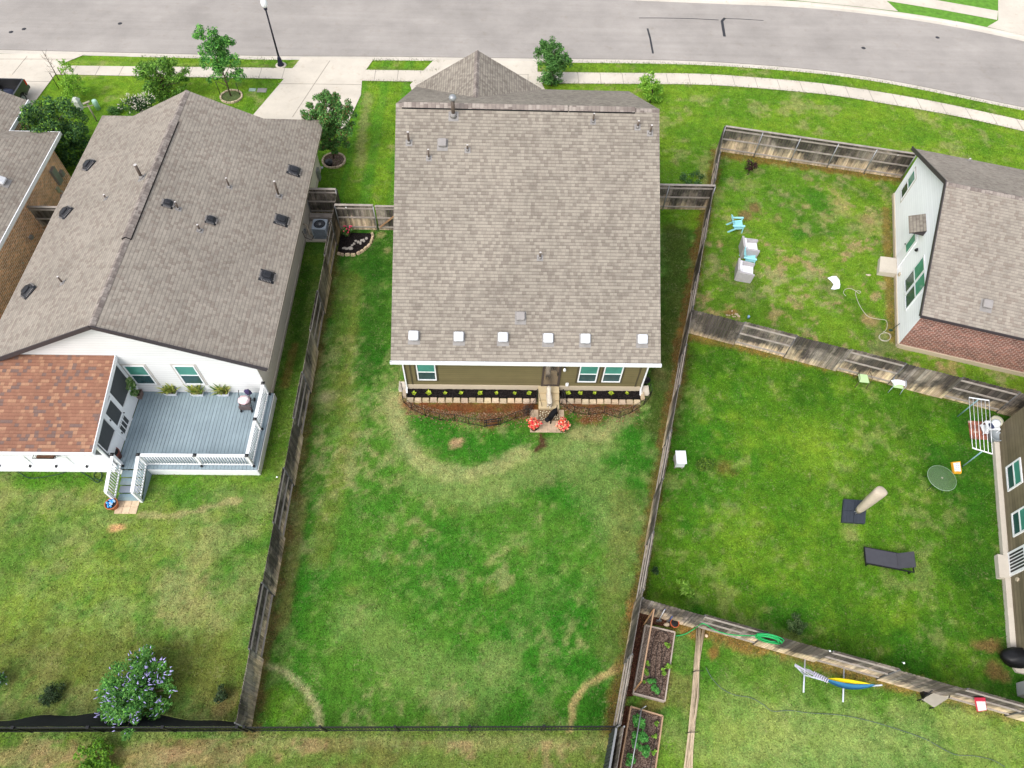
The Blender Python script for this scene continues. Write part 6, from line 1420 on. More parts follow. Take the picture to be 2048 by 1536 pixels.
# ================================================================== fence-side and upper yard
def adirondack(loc, rz, label, group='turquoise plastic garden chairs'):
    t = thing('plastic_chair', label, 'garden chair', (loc[0], loc[1], 0), group, rz, False); m_ = M('turquoise plastic', (.33, .68, .74), .4, .05)
    w = MB()   # faces +x
    for i in range(7): y = -.24+i*.08; w.hexa([(-.22, y-.032, .26), (.26, y-.032, .36), (.26, y+.032, .36), (-.22, y+.032, .26)], [(-.22, y-.032, .285), (.26, y-.032, .385), (.26, y+.032, .385), (-.22, y+.032, .285)])
    w.build('seat', m_, t); w = MB()
    for i in range(7): y = -.24+i*.08; h = .95-.06*abs(i-3)**1.2*.6; w.hexa([(-.22, y-.034, .26), (-.19, y-.034, .28), (-.19, y+.034, .28), (-.22, y+.034, .26)], [(-.47, y*1.12-.036, h), (-.44, y*1.12-.036, h), (-.44, y*1.12+.036, h), (-.47, y*1.12+.036, h)])
    w.bar((-.42, -.3, .72), (-.42, .3, .72), .03, .06); w.build('backrest', m_, t)
    for s in (-1, 1):
        w = MB(); w.hexa([(-.38, s*.33-.045, .52), (.3, s*.33-.06, .55), (.3, s*.33+.06, .55), (-.38, s*.33+.045, .52)], [(-.38, s*.33-.045, .55), (.3, s*.33-.06, .58), (.3, s*.33+.06, .58), (-.38, s*.33+.045, .55)]); w.build('armrest', m_, t)
        w = MB(); w.bar((.27, s*.31, 0), (.24, s*.31, .55), .06, .05, up=(1, 0, 0)); w.build('leg', m_, t)
        w = MB(); w.bar((-.52, s*.30, .0), (-.1, s*.29, .33), .04, .09); w.bar((-.1, s*.29, .3), (.27, s*.3, .38), .04, .09); w.build('leg', m_, t)
    return t
p = P(1472, 458); adirondack((p.x, p.y), -.05, 'turquoise plastic chair standing alone nearest the top, above the wicker armchairs')
p = P(1496, 520); adirondack((p.x, p.y-.1), -.25, 'turquoise plastic chair squeezed between the two wicker armchairs')
def wicker(loc, rz, label, group='grey wicker armchairs with white cushions'):
    t = thing('wicker_armchair', label, 'armchair', (loc[0], loc[1], 0), group, rz, False); m_ = M('grey wicker', (.40, .38, .385), .85, .15, 14, bump=.6); cu = M('white cushion', (.76, .76, .78), .9, .04)
    w = MB(); w.box(-.36, .36, -.36, .36, .06, .34); w.build('seat_base', m_, t)
    w = MB(); w.hexa([(-.40, -.38, .05), (-.31, -.38, .05), (-.31, .38, .05), (-.40, .38, .05)], [(-.44, -.38, .8), (-.34, -.38, .8), (-.34, .38, .8), (-.44, .38, .8)]); w.build('backrest', m_, t)
    for s in (-1, 1): w = MB(); w.hexa([(-.33, s*.36-.05, .05), (.36, s*.36-.05, .05), (.36, s*.36+.05, .05), (-.33, s*.36+.05, .05)], [(-.34, s*.36-.05, .66), (.4, s*.36-.05, .60), (.4, s*.36+.05, .60), (-.34, s*.36+.05, .66)]); w.build('armrest', m_, t)
    w = MB(); w.box(-.22, .36, -.29, .29, .345, .46); w.build('seat_cushion', cu, t); w = MB(); w.hexa([(-.30, -.28, .46), (-.19, -.28, .46), (-.19, .28, .46), (-.30, .28, .46)], [(-.34, -.28, .76), (-.24, -.28, .76), (-.24, .28, .76), (-.34, .28, .76)]); w.build('back_cushion', cu, t)
    t.scale = (1.12, 1.12, 1.12); return t
p = P(1494, 507); wicker((p.x, p.y), -.08, 'grey wicker armchair with white cushion nearer the stained fence, upper of the two')
p = P(1485, 553); wicker((p.x, p.y), -.22, 'grey wicker armchair with white cushion nearest the middle fence, lower of the two')
def cloth(px, z, name, label, cat, mat, amp=.04, N_=9):
    pts = [P(x, y, z) for x, y in px]; w = MB(); c = sum(pts, Vector())/len(pts); rs = random.Random(len(px)); n = len(pts); vs = [c+Vector((0, 0, amp))]
    for k in (.5, 1.): vs += [c+(p-c)*k+Vector((0, 0, rs.uniform(0, amp) if k < 1 else rs.uniform(0, amp*.4))) for p in pts]
    fs = [(0, 1+i, 1+(i+1) % n) for i in range(n)]+[(1+i, 1+n+i, 1+n+(i+1) % n, 1+(i+1) % n) for i in range(n)]; w.add(vs, fs); w.add([v-Vector((0, 0, .02)) for v in vs], [tuple(reversed(f)) for f in fs]); return w.build(name, mat, None, origin=(c.x, c.y, z), label=label, cat=cat)
m_wc = M('white cloth', (.80, .82, .85), .9, .03)
cloth([(1655, 556), (1664, 553), (1672, 553), (1679, 560), (1680, 570), (1679, 577), (1670, 579), (1662, 578), (1668, 570), (1662, 562)], .06, 'dropped_towel', 'crumpled white towel dropped in the patchy upper yard', 'towel', m_wc, .09)
hose('garden_hose', 'cream hose snaking from the white towel to a loose coil at the white gable wall', [(1692, 592), (1687, 586), (1690, 579), (1700, 577), (1710, 581), (1718, 587), (1721, 583), (1712, 582), (1712, 592), (1720, 612), (1735, 632), (1755, 638), (1772, 641), (1774, 655), (1768, 664), (1760, 670), (1762, 680), (1775, 682), (1782, 672), (1775, 666), (1762, 668), (1758, 676), (1768, 681), (1780, 678), (1778, 668), (1766, 663)], .014, M('cream hose', (.50, .46, .38), .6), cat='hose')
q = P(1780, 662); w = MB(); w.tube([q+Vector((0, 0, .05)), q+Vector((.5, .25, .5)), q+Vector((.85, .5, .9))], .018, 5); w.blob((q.x, q.y, .06), (.12, .07, .05), 7, 5, .3); w.build('hose_tap', m_hd, None, origin=tuple(q), label='dark hose fitting rising to the white gable wall above the coil', cat='hose fitting')
for px, lb in (((1737, 551), 'small pale shoe lying left of the concrete step'),): 
    b = P(*px); w = MB(); w.blob((b.x, b.y, .04), (.13, .07, .045), 8, 5, .1); w.blob((b.x-.12, b.y+.02, .04), (.05, .05, .04), 8, 5, .1); w.build('lost_shoe', m_found, None, origin=tuple(b), label=lb, cat='shoe')
b = P(1767, 543, .3); 
for px in ((1770, 548), (1776, 541)): pass
# small rocks in the bare patch
b = P(1465, 628); t = MB(); rs = random.Random(9)
for i in range(14): t.blob((b.x+rs.uniform(-.4, .4), b.y+rs.uniform(-.2, .2), .02), rs.uniform(.03, .07), 6, 4, .3)
t.build('rock_pile', M('pale rock', (.45, .36, .26), .9, .3), None, origin=tuple(b), label='scatter of pale stones on the bare patch by the fence corner', cat='stones')
b = P(1496, 636); w = MB(); w.lathe([(.06, 0), (.07, .15), (.03, .2)], b, 8); w.build('plastic_bottle', M('blue plastic', (.25, .4, .6)), None, origin=tuple(b), label='small bluish bottle at the foot of the middle fence', cat='bottle')
# ================================================================== lounger yard
def metalchair(loc, rz, label, frame, seatm):
    t = thing('metal_chair', label, 'garden chair', (loc[0], loc[1], 0), 'green seated metal garden chairs', rz, False)
    w = MB(); w.hexa([(-.24, -.24, .42), (.24, -.24, .42), (.21, .22, .42), (-.21, .22, .42)], [(-.24, -.24, .46), (.24, -.24, .46), (.21, .22, .46), (-.21, .22, .46)]); w.build('seat', seatm, t)
    w = MB(); w.tube([(-.23, .22, .45), (-.25, .30, .75), (-.18, .35, .88), (0, .37, .93), (.18, .35, .88), (.25, .30, .75), (.23, .22, .45)], .014, 6)
    for k in range(-2, 3): w.tube([(k*.07, .24, .46), (k*.075, .34, .87)], .006, 4)
    w.build('backrest', frame, t)
    for s in (-1, 1):
        w = MB(); w.tube([(s*.24, .28, .66), (s*.29, .05, .68), (s*.29, -.2, .66), (s*.26, -.26, .45)], .014, 6); w.build('armrest', frame, t)
        w = MB(); w.tube([(s*.25, -.24, .43), (s*.28, -.30, .0)], .014, 6); w.build('leg', frame, t); w = MB(); w.tube([(s*.22, .22, .43), (s*.25, .34, .0)], .014, 6); w.build('leg', frame, t)
    return t
m_gs = M('pale green seat', (.48, .66, .34), .8, .06)
p = P(1714, 752); p.y -= .42; metalchair((p.x, p.y), -.12, 'pale green seated chair with dark frame, empty, against the middle fence', M('rusty dark frame', (.08, .055, .04), .6), m_gs)
p = P(1783, 768); p.y -= .32; metalchair((p.x, p.y+.05), -.2, 'pale green seated chair holding white pillows against the middle fence', M('grey blue frame', (.36, .40, .47), .4), m_gs)
for i, (dx, dy, rz, lb) in enumerate(((-.1, .05, .35, 'white square pillow on the left of the green garden chair seat'), (.1, .0, -.3, 'white square pillow on the right of the green garden chair seat'))):
    w = MB(); c = Vector((p.x+dx, p.y+.05+dy, .53+i*.05)); k = .2; ca, sa = math.cos(rz), math.sin(rz); R_ = lambda x, y, z: (c.x+x*ca-y*sa, c.y+x*sa+y*ca, c.z+z)
    g_ = [[R_((u-2)/2*k, (v-2)/2*k*.8, .0+.06*(1-((u-2)/2)**2)*(1-((v-2)/2)**2)) for u in range(5)] for v in range(5)]; gb = [[R_((u-2)/2*k, (v-2)/2*k*.8, -.04*(1-((u-2)/2)**2)*(1-((v-2)/2)**2)) for u in range(5)] for v in range(5)]
    w.add([x for r in g_ for x in r], [(v*5+u, v*5+u+1, v*5+u+6, v*5+u+5) for v in range(4) for u in range(4)], sm=True); w.add([x for r in gb for x in r], [(v*5+u+5, v*5+u+6, v*5+u+1, v*5+u) for v in range(4) for u in range(4)], sm=True)
    w.build('throw_pillow', m_wc, None, origin=tuple(c), label=lb, cat='pillow')
# drying rack: two slanting posts and a ladder of rods
zt2 = 1.75; c0, c1, c2, c3 = P(1938, 795, zt2), P(1978, 801, zt2), P(1985, 908, zt2), P(1945, 896, zt2)
g0 = P(1915, 833); g1 = P(1924, 934); t = thing('clothes_line', 'white ladder shaped clothes line frame over the air conditioner at right', 'clothes line', tuple(g0)); w = MB()
for a, b in ((c0, c1), (c3, c2)): w.bar(a, b, .04, .04)
w.build('cross_arm', m_white, t)
for k in range(6): w = MB(); w.cyl(c0.lerp(c1, k/5), c3.lerp(c2, k/5), .012, n=5); w.build('rod', m_white, t)
m1 = c0.lerp(c1, .5); m2 = c3.lerp(c2, .5)
for m_, g_ in ((m1, g0), (m2, g1)): w = MB(); w.cyl((g_.x, g_.y, 0), m_, .028, n=8); w.build('post', M('blue green steel', (.20, .34, .36), .5, .15), t)
# brick pad, condenser, hose reel box
pp = [P(1935, 842), P(1983, 845), P(1984, 884), P(1940, 878)]; w = MB(); e1 = (pp[1]-pp[0]); e2 = (pp[3]-pp[0]); 
for i in range(6):
    for j in range(9):
        f = random.uniform(.7, 1.3); a = pp[0]+e1*((i+.04)/6)+e2*((j+.05)/9); b = pp[0]+e1*((i+.96)/6)+e2*((j+.05)/9); c = pp[0]+e1*((i+.96)/6)+e2*((j+.95)/9); d_ = pp[0]+e1*((i+.04)/6)+e2*((j+.95)/9)
        w.prism([(q.x, q.y) for q in (a, b, c, d_)], 0, .05, 0, (.30*f, .115*f, .075*f) if (i*7+j*3) % 11 else (.45, .33, .26))
w.build('brick_pad', MF('old brick', .9), None, origin=tuple(pp[0]), label='red brick pad under the clothes line beside the right edge house', cat='brick paving')
p = P(1972, 862, 0); m_bx = M('white enamel', (.72, .74, .77), .5, .05)
t = thing('grill_cart', 'white slatted cart with round lid on the brick pad under the clothes line', 'cart', (p.x, p.y, .05)); w = MB(); w.box(p.x-.3, p.x+.28, p.y-.24, p.y+.24, .5, .54); w.box(p.x-.3, p.x+.28, p.y-.24, p.y+.24, .15, .18)
for k in range(6): w.box(p.x-.28+k*.1, p.x-.24+k*.1, p.y-.24, p.y+.24, .545, .57)
w.build('shelf', m_bx, t); 
for sx in (-.28, .26):
    for sy in (-.22, .22): w = MB(); w.cyl((p.x+sx, p.y+sy, .05), (p.x+sx, p.y+sy, .5), .018, n=6); w.build('leg', m_bx, t)
w = MB(); w.lathe([(.2, .58), (.21, .65), (.17, .76), (.06, .82), (.02, .83)], (p.x+.1, p.y+.05, 0), 14); w.build('lid', m_bx, t)
w = MB(); w.box(p.x-.22, p.x-.08, p.y-.2, p.y+.05, .575, .66); w.build('basket', M('navy plastic', (.03, .04, .09)), t)
pq = P(1984, 878); w = MB(); w.lathe([(.25, 0), (.3, .35), (.31, .37), (.27, .37), (.24, .25)], (pq.x, pq.y, .0), 14); w.build('washing_tub', M('grey plastic tub', (.26, .29, .31), .5), None, origin=tuple(pq), label='round grey tub at the foot of the faded olive wall', cat='tub')
pq = P(1986, 852); w = MB(); w.lathe([(.26, 0), (.28, .5), (.25, .56), (.1, .6)], (pq.x-.1, pq.y, .0), 14); w.build('storage_barrel', M('cream plastic', (.62, .60, .45), .5), None, origin=(pq.x-.1, pq.y, 0), label='cream lidded barrel beside the faded olive wall', cat='barrel')
# glass table
b = P(1883, 975); ct = P(1884, 956, .72); t = thing('glass_table', 'round green tinted glass garden table in the right yard', 'garden table', (ct.x, ct.y, 0)); w = MB(); w.lathe([(.60, .70), (.61, .71), (.61, .72), (.60, .73)], (ct.x, ct.y, 0), 36)
s = N('table glass'); s.b.inputs['Transmission Weight'].default_value = .0; gm = s.fin((.16, .24, .12, 1), .25, .6); tr_ = s.n('ShaderNodeBsdfTransparent'); tr_.inputs[0].default_value = (.72, .88, .68, 1); mx = s.n('ShaderNodeMixShader'); mx.inputs[0].default_value = .62; s.l(s.b.outputs[0], mx.inputs[1]); s.l(tr_.outputs[0], mx.inputs[2]); s.l(mx.outputs[0], s.o.inputs[0])
w.build('table_top', gm, t); w = MB(); 
for r_ in (.61,): 
    n = 36; w.tube([(ct.x+r_*math.cos(2*math.pi*i/n), ct.y+r_*math.sin(2*math.pi*i/n), .715) for i in range(n+1)], .014, 5)
w.build('rim', M('sage metal', (.24, .32, .24), .5), t)
w = MB(); w.tube([(ct.x+.035*math.cos(i), ct.y+.035*math.sin(i), .74) for i in range(8)], .01, 4); w.build('umbrella_ring', M('cream hose', (.55, .50, .40), .6), t)
for k in range(4): a = k*math.pi/2+.6; w = MB(); w.tube([(ct.x+.45*math.cos(a), ct.y+.45*math.sin(a), .70), (ct.x+.3*math.cos(a), ct.y+.3*math.sin(a), .3), (ct.x+.48*math.cos(a), ct.y+.48*math.sin(a), 0)], .015, 5); w.build('leg', M('dark green frame', (.04, .07, .05), .5), t)
# printed sack
def sack(px, name, label, cat, edge, face, z=.02, th=.1):
    pts = [P(x, y, z) for x, y in px]; c = sum(pts, Vector())/len(pts); t = thing(name, label, cat, (c.x, c.y, 0)); n = len(pts)
    w = MB(); vs = [p for p in pts]+[c+(p-c)*.9+Vector((0, 0, th)) for p in pts]; w.add(vs, [tuple(reversed(range(n))), tuple(range(n, 2*n))]+[(i, (i+1) % n, n+(i+1) % n, n+i) for i in range(n)]); w.build('sack_body', edge, t)
    q = [c+(p-c)*.72+Vector((0, 0, th+.004)) for p in pts]; w = MB(); w.poly(q); ob = w.build('printed_label', face, t)
    w = MB(); u = (q[1]-q[0]); v = (q[2]-q[1]) if n == 4 else (q[3]-q[0])
    rs = random.Random(len(label))
    for i in range(4):
        for j in range(3):
            if rs.random() < .8:
                a = q[0]+u*(.1+.27*j)+v*(.12+.21*i)+Vector((0, 0, .003)); l_ = rs.uniform(.12, .24); w.bar(a, a+u*l_, .03, .003)
    w.build('print', M('faint blue grey print', (.32, .38, .5)), t)
    return t
sack([(1901, 925), (1919, 923), (1922, 948), (1905, 948)], 'feed_sack', 'orange edged sack with white printed face near the glass table', 'sack', M('orange sack', (.75, .36, .03), .6), M('white sack print', (.72, .74, .78), .6))
fn = Vector((-.27, -.96, 0)).normalized(); fp = Vector((5.75, 7.28, 0))+fn*.16; fq = [RP(x, y, fp, fn) for x, y in ((1954, 1424), (1974, 1421), (1971, 1401), (1949, 1401))]
cc_ = sum(fq, Vector())/4; t = thing('feed_sack', 'red edged sack with white printed face hung on the lower right fence', 'sack', (cc_.x, cc_.y, cc_.z)); w = MB(); w.hexa([v-fn*.10 for v in fq], fq); w.build('sack_body', M('red sack', (.6, .04, .08), .6), t)
fr_ = [cc_+(v-cc_)*.82+fn*.012+(fq[1]-fq[0])*.06 for v in fq]; w = MB(); w.hexa([v-fn*.011 for v in fr_], fr_); w.build('printed_label', M('white sack print', (.72, .74, .78), .6), t)
# closed cantilever parasol
b0 = [P(1685, 1000), P(1731, 1003), P(1729, 1058), P(1681, 1046)]; c = sum(b0, Vector())/4; t = thing('closed_parasol', 'closed parasol in beige cover on a square dark slab base', 'parasol', (c.x, c.y, 0)); w = MB()
n = 3; e1 = b0[1]-b0[0]; e2 = b0[3]-b0[0]
for i in range(2):
    for j in range(2): a = b0[0]+e1*(i/2+.006)+e2*(j/2+.006); w.prism([((a).x, (a).y), ((a+e1*.488).x, (a+e1*.488).y), ((a+e1*.488+e2*.488).x, (a+e1*.488+e2*.488).y), ((a+e2*.488).x, (a+e2*.488).y)], 0, .13)
for i in range(7): a = b0[0]+e1*(.06+i*.14); w.bar((a.x, a.y, .135), ((a+e2*.96).x, (a+e2*.96).y, .135), .02, .01)
w.build('base', M('slate plastic', (.035, .042, .055), .6, .15), t)
pb = P(1708, 1030); ph = 2.3; tp = P(1763, 981, ph); w = MB(); w.cyl((pb.x, pb.y, .1), (pb.x, pb.y, .5), .03, n=8); w.cyl((pb.x-.12, pb.y+.05, .3), (pb.x+.0, pb.y, .3), .012, n=5); w.build('pole', m_galv, t)
w = MB(); pr_ = []; n = 14
rings = [(.0, .15), (.12, .19), (.5, .24), (.85, .27), (.97, .27), (1.0, .2)]; vs = []; a0 = Vector((pb.x, pb.y, .45)); ax_ = Vector((tp.x, tp.y, ph))-a0
for s_, r in rings:
    for i in range(n): a = 2*math.pi*i/n; rr = r*(1+.09*math.cos(3*a+s_*2)); vs.append(a0+ax_*s_+Vector((rr*math.cos(a), rr*.8*math.sin(a), 0)))
fs = [(k*n+i, k*n+(i+1) % n, (k+1)*n+(i+1) % n, (k+1)*n+i) for k in range(5) for i in range(n)]+[tuple(reversed(range(n))), tuple(5*n+i for i in range(n))]; w.add(vs, fs, sm=True); w.build('cover', M('beige canvas', (.46, .39, .30), .85, .12, 3, bump=.4), t)
# sun lounger
p = P(1773, 1124); an = math.atan2((P(1808, 1128)-P(1722, 1112)).y, (P(1808, 1128)-P(1722, 1112)).x)
t = thing('sun_lounger', 'dark charcoal sun lounger with raised head on the right lawn', 'sun lounger', (p.x, p.y, 0), rz=an, world=False); m_lg = M('charcoal sling', (.055, .055, .065), .7, .1)
w = MB(); w.box(-1.0, .28, -.33, .33, .29, .325); w.build('seat', m_lg, t); w = MB(); w.hexa([(.28, -.33, .29), (.30, -.33, .27), (.30, .33, .27), (.28, .33, .29)], [(.74, -.33, .80), (.78, -.33, .78), (.78, .33, .78), (.74, .33, .80)]); w.build('backrest', m_lg, t)
w = MB(); [w.box(-1.02, .95, s*.35-.02, s*.35+.02, .24, .31) for s in (-1, 1)]; w.box(-1.03, -.99, -.35, .35, .24, .31); w.box(.93, .97, -.35, .35, .24, .29); w.build('frame', m_black, t)
for sx in (-.9, .85):
    for sy in (-.33, .33): w = MB(); w.box(sx-.025, sx+.025, sy-.02, sy+.02, 0, .25); w.build('leg', m_black, t)
# white box at the fence, grill
b = P(1355, 928); w = MB(); t = thing('white_box', 'white slanted top box on legs against the right fence', 'box', (b.x, b.y, 0)); w.hexa([(b.x-.2, b.y-.26, .2), (b.x+.2, b.y-.26, .2), (b.x+.2, b.y+.26, .2), (b.x-.2, b.y+.26, .2)], [(b.x-.2, b.y-.26, .62), (b.x+.2, b.y-.26, .62), (b.x+.2, b.y+.26, .72), (b.x-.2, b.y+.26, .72)]); w.build('body', m_bx, t)
w = MB(); w.hexa([(b.x-.23, b.y-.3, .625), (b.x+.23, b.y-.3, .625), (b.x+.23, b.y+.29, .725), (b.x-.23, b.y+.29, .725)], [(b.x-.23, b.y-.3, .65), (b.x+.23, b.y-.3, .65), (b.x+.23, b.y+.29, .75), (b.x-.23, b.y+.29, .75)]); w.build('lid', m_bx, t)
for sx in (-.16, .16):
    for sy in (-.2, .2): w = MB(); w.box(b.x+sx-.03, b.x+sx+.03, b.y+sy-.03, b.y+sy+.03, 0, .2); w.build('leg', m_rail, t)
b = P(2028, 1318); t = thing('kettle_grill', 'black covered grill with round kettle lid cut off at the right edge', 'grill', (b.x, b.y, 0)); w = MB(); w.blob((b.x-.12, b.y-.02, .38), (.62, .38, .38), 18, 10, .10); w.build('cover', M('black vinyl cover', (.006, .006, .007), .5), t)
w = MB(); w.lathe([(.05, .62), (.24, .68), (.28, .8), (.25, .92), (.12, 1.0), (.02, 1.02)], (b.x+.3, b.y+.12, 0), 18); w.build('lid', M('dark enamel', (.03, .033, .04), .2, .05), t); w = MB(); w.tube([(b.x+.1, b.y+.3, .85), (b.x+.16, b.y+.42, .9), (b.x+.35, b.y+.46, .9)], .014, 5); w.build('handle', m_galv, t)
w = MB(); w.lathe([(.09, .66), (.07, .672), (.01, .674)], (b.x-.42, b.y+.02, -.15), 10, c=(.7, .65, .62)); w.lathe([(.035, .525), (.02, .53)], (b.x-.42, b.y+.02, 0), 8, c=(.5, .05, .08)); w.build('printed_badge', MF('badge', .5), t)
# ================================================================== hammock yard
def bed(px, label, h=.28, frame=m_rail, th=.05, plants=(), seed=1):
    p4 = [P(x, y, h) for x, y in px]; c = sum(p4, Vector())/4; t = thing('raised_bed', label, 'raised garden bed', (c.x, c.y, 0)); w = MB()
    for i in range(4): a, b = p4[i], p4[(i+1) % 4]; w.bar((a.x, a.y, h/2), (b.x, b.y, h/2), th, h)
    w.build('frame', frame, t); w = MB(); n = 14; vs = []; rs = random.Random(seed)
    for i in range(n+1):
        for j in range(n+1): a = p4[0].lerp(p4[1], i/n); b = p4[3].lerp(p4[2], i/n); q = a.lerp(b, j/n); q = c+(q-c)*.97; vs.append((q.x, q.y, h-.06+rs.uniform(-.02, .02)))
    w.add(vs, [(i*(n+1)+j, (i+1)*(n+1)+j, (i+1)*(n+1)+j+1, i*(n+1)+j+1) for i in range(n) for j in range(n)]); w.build('soil', m_soil, t); return t
bed1 = [(1291, 1250), (1350, 1264), (1330, 1402), (1267, 1386)]; bed(bed1, 'upper raised bed with arched trellis plank, mostly bare brown soil', frame=M('pale board', (.40, .33, .28), .85, .2, 3))
bed2 = [(1262, 1413), (1326, 1432), (1308, 1560), (1240, 1540)]; bed(bed2, 'lower raised bed with tomato row cut off by the bottom edge', frame=M('tan board', (.42, .27, .17), .85, .2, 3))
w = MB()   # trellis plank over the upper bed
a, b = P(1308, 1218, 1.05), P(1283, 1362, 1.05); t = thing('wooden_trellis', 'tan wooden frame leaning over the upper raised bed', 'trellis', (b.x, b.y, 0)); w.bar(a, b, .05, .07); w.build('top_rail', M('tan board', (.42, .27, .17), .85, .2, 3), t)
for q, g_ in ((a, P(1287, 1250)), (b, P(1266, 1384))): w = MB(); w.bar((g_.x, g_.y, 0), q, .05, .06); w.build('post', M('tan lumber', (.38, .21, .09), .8, .2, 3), t)
ga, gb_ = P(1287, 1250, .28), P(1266, 1384, .28); w = MB()
for k in range(26): w.cyl(a.lerp(b, k/25), ga.lerp(gb_, k/25), .003, n=3)
for k in range(8): w.cyl(a.lerp(ga, k/8), b.lerp(gb_, k/8), .003, n=3)
w.build('netting', M('pale netting', (.30, .28, .24), .8), t)
def sprout(px, label, R, hh, n, pal, seed, size=.05, z=.22):
    b = P(px[0], px[1], z+hh*.4); t = thing('vegetable_plant', label, 'vegetable plant', (b.x, b.y, z), 'vegetable plants in the raised beds'); cl = clumpset((b.x, b.y, z+hh*.55), R*.7, hh*.4, max(4, int(R*22)), R*.42, seed, z)
    w = MB(); leafcloud(w, cl, n, size, pal, .5, seed); w.build('foliage', m_leaf, t); w = MB(); [w.tube([(b.x, b.y, z-.03), c[:3]], [.01, .005], 4) for c in cl[:5]]; w.build('stem', m_bark, t)
LY = [(.22, .42, .04), (.32, .5, .08), (.14, .32, .03)]; LG = [(.05, .22, .04), (.09, .32, .06), (.14, .42, .09)]
for i, (px, lb, R, hh, n, pal) in enumerate([((1336, 1291), 'single lime seedling at the upper right of the upper raised bed', .13, .25, 90, LY), ((1334, 1329), 'lime leafy clump halfway down the right board of the upper bed', .16, .25, 110, LY), ((1327, 1345), 'larger lime plant below the halfway clump in the upper bed', .18, .3, 140, LY),
      ((1294, 1328), 'small lime sprout under the trellis rail, upper one', .13, .3, 90, LY), ((1292, 1345), 'small lime sprout under the trellis rail, lower one', .15, .3, 110, LY), ((1303, 1364), 'dark green leafy row start in the lower middle of the upper bed', .2, .3, 260, LG), ((1312, 1380), 'broad green leafy plant at the bottom of the upper bed', .22, .3, 320, LG),
      ((1288, 1364), 'pale sprout beside the trellis foot', .1, .2, 50, LY), ((1311, 1448), 'lone green seedling at the top right of the lower bed', .13, .2, 90, LY), ((1309, 1473), 'green seedling second from top along the right board of the lower bed', .12, .2, 80, LY), ((1306, 1503), 'green seedling at bottom right of the lower bed', .12, .2, 80, LY),
      ((1280, 1440), 'bushy tomato at the top of the staked row in the lower bed', .34, .7, 700, LG), ((1280, 1470), 'bushy tomato in the middle of the staked row in the lower bed', .34, .8, 800, LG), ((1272, 1490), 'bushy tomato at the left of the staked row in the lower bed', .28, .7, 520, LG), ((1289, 1497), 'round tomato bush right of the stake line in the lower bed', .26, .6, 480, LG), ((1262, 1520), 'tomato bush nearest the bottom edge in the lower bed', .24, .6, 420, LG)]): sprout(px, lb, R, hh, n, pal, 70+i)
w = MB(); a, b = P(1283, 1418, .9), P(1262, 1540, .9); w.cyl(a, b, .022, n=6); w.cyl(a, P(1292, 1412, 1.15), .02, n=6); w.cyl((a.x, a.y, .1), a, .014, n=5); w.cyl((b.x, b.y, .1), b, .014, n=5); w.build('plant_support', m_galv, None, origin=(a.x, a.y, 0), label='galvanised pipe over the tomato row in the lower raised bed', cat='plant support')
# dark red mulch strip between fence and beds, drip lines
w = MB(); pts = [P(1280, 1212), P(1356, 1240), P(1350, 1262), P(1292, 1248), P(1264, 1385), P(1262, 1408), P(1232, 1545), P(1244, 1545), P(1256, 1400)]
w = MB(); mp = [P(1281, 1214), P(1352, 1232), P(1350, 1256), P(1290, 1247), P(1266, 1392), P(1246, 1394)]; w.prism([(p.x, p.y) for p in mp][::-1], 0, .05); mp = [P(1250, 1412), P(1262, 1413), P(1238, 1545), P(1224, 1545)]; w.prism([(p.x, p.y) for p in mp][::-1], 0, .05); w.build('mulch', m_redmulch, None, kind='stuff')
hose('drip_line', 'black drip tube looping through the upper raised bed', [(1302, 1370), (1300, 1330), (1305, 1290), (1312, 1268), (1322, 1262), (1334, 1268), (1338, 1285), (1326, 1320), (1325, 1370), (1315, 1392), (1302, 1385)], .01, m_black, z=.25, cat='irrigation tube')
hose('drip_line', 'inner black drip tube down the middle of the upper raised bed', [(1310, 1360), (1313, 1310), (1318, 1285), (1324, 1300), (1320, 1360)], .01, m_black, z=.25, cat='irrigation tube')
hose('drip_line', 'black drip tube along the right of the lower raised bed', [(1314, 1440), (1312, 1470), (1306, 1500), (1300, 1540)], .01, m_black, z=.25, cat='irrigation tube')
# tools and bucket
for px, tp_, lb, hc in (((1316, 1243), (1330, 1218), 'pale handled garden tool with blue tip leaning on the lower fence', (.5, .5, .52)), ((1337, 1244), (1351, 1222), 'blue handled garden tool leaning on the lower fence', (.03, .10, .42))):
    g_ = P(*px); q = P(tp_[0], tp_[1], 1.3); w = MB(); w.cyl((g_.x, g_.y, .05), q, .022, n=6, c=hc); w.cyl(q, q+(q-g_).normalized()*.12, .035, n=6, c=(.02, .07, .4)); w.box(g_.x-.1, g_.x+.1, g_.y-.03, g_.y+.03, .03, .2, c=(.1, .1, .1)); w.build('garden_tool', MF('tool', .5), None, origin=tuple(g_), label=lb, cat='garden tool')
pot((1346, 1250), 'orange bucket, dark inside, at the corner of the upper raised bed', .17, .34, M('orange bucket', (.50, .11, .04), .5), 0, m_black)  # shaded inside of the bucket painted as a black disc, not soil
b = P(1333, 1250); w = MB(); w.blob((b.x, b.y, .08), (.14, .1, .07), 8, 5, .2); w.build('garden_stone', M('pale rock', (.45, .36, .26), .9, .3), None, origin=tuple(b), label='pale stone beside the orange bucket', cat='stone')
b = P(1412, 1272); w = MB(); w.blob((b.x, b.y, .06), (.07, .07, .06), 10, 6); w.build('toy_ball', M('cream ball', (.65, .48, .33), .6), None, origin=tuple(b), label='small cream ball in the grass right of the pole bundle', cat='ball')
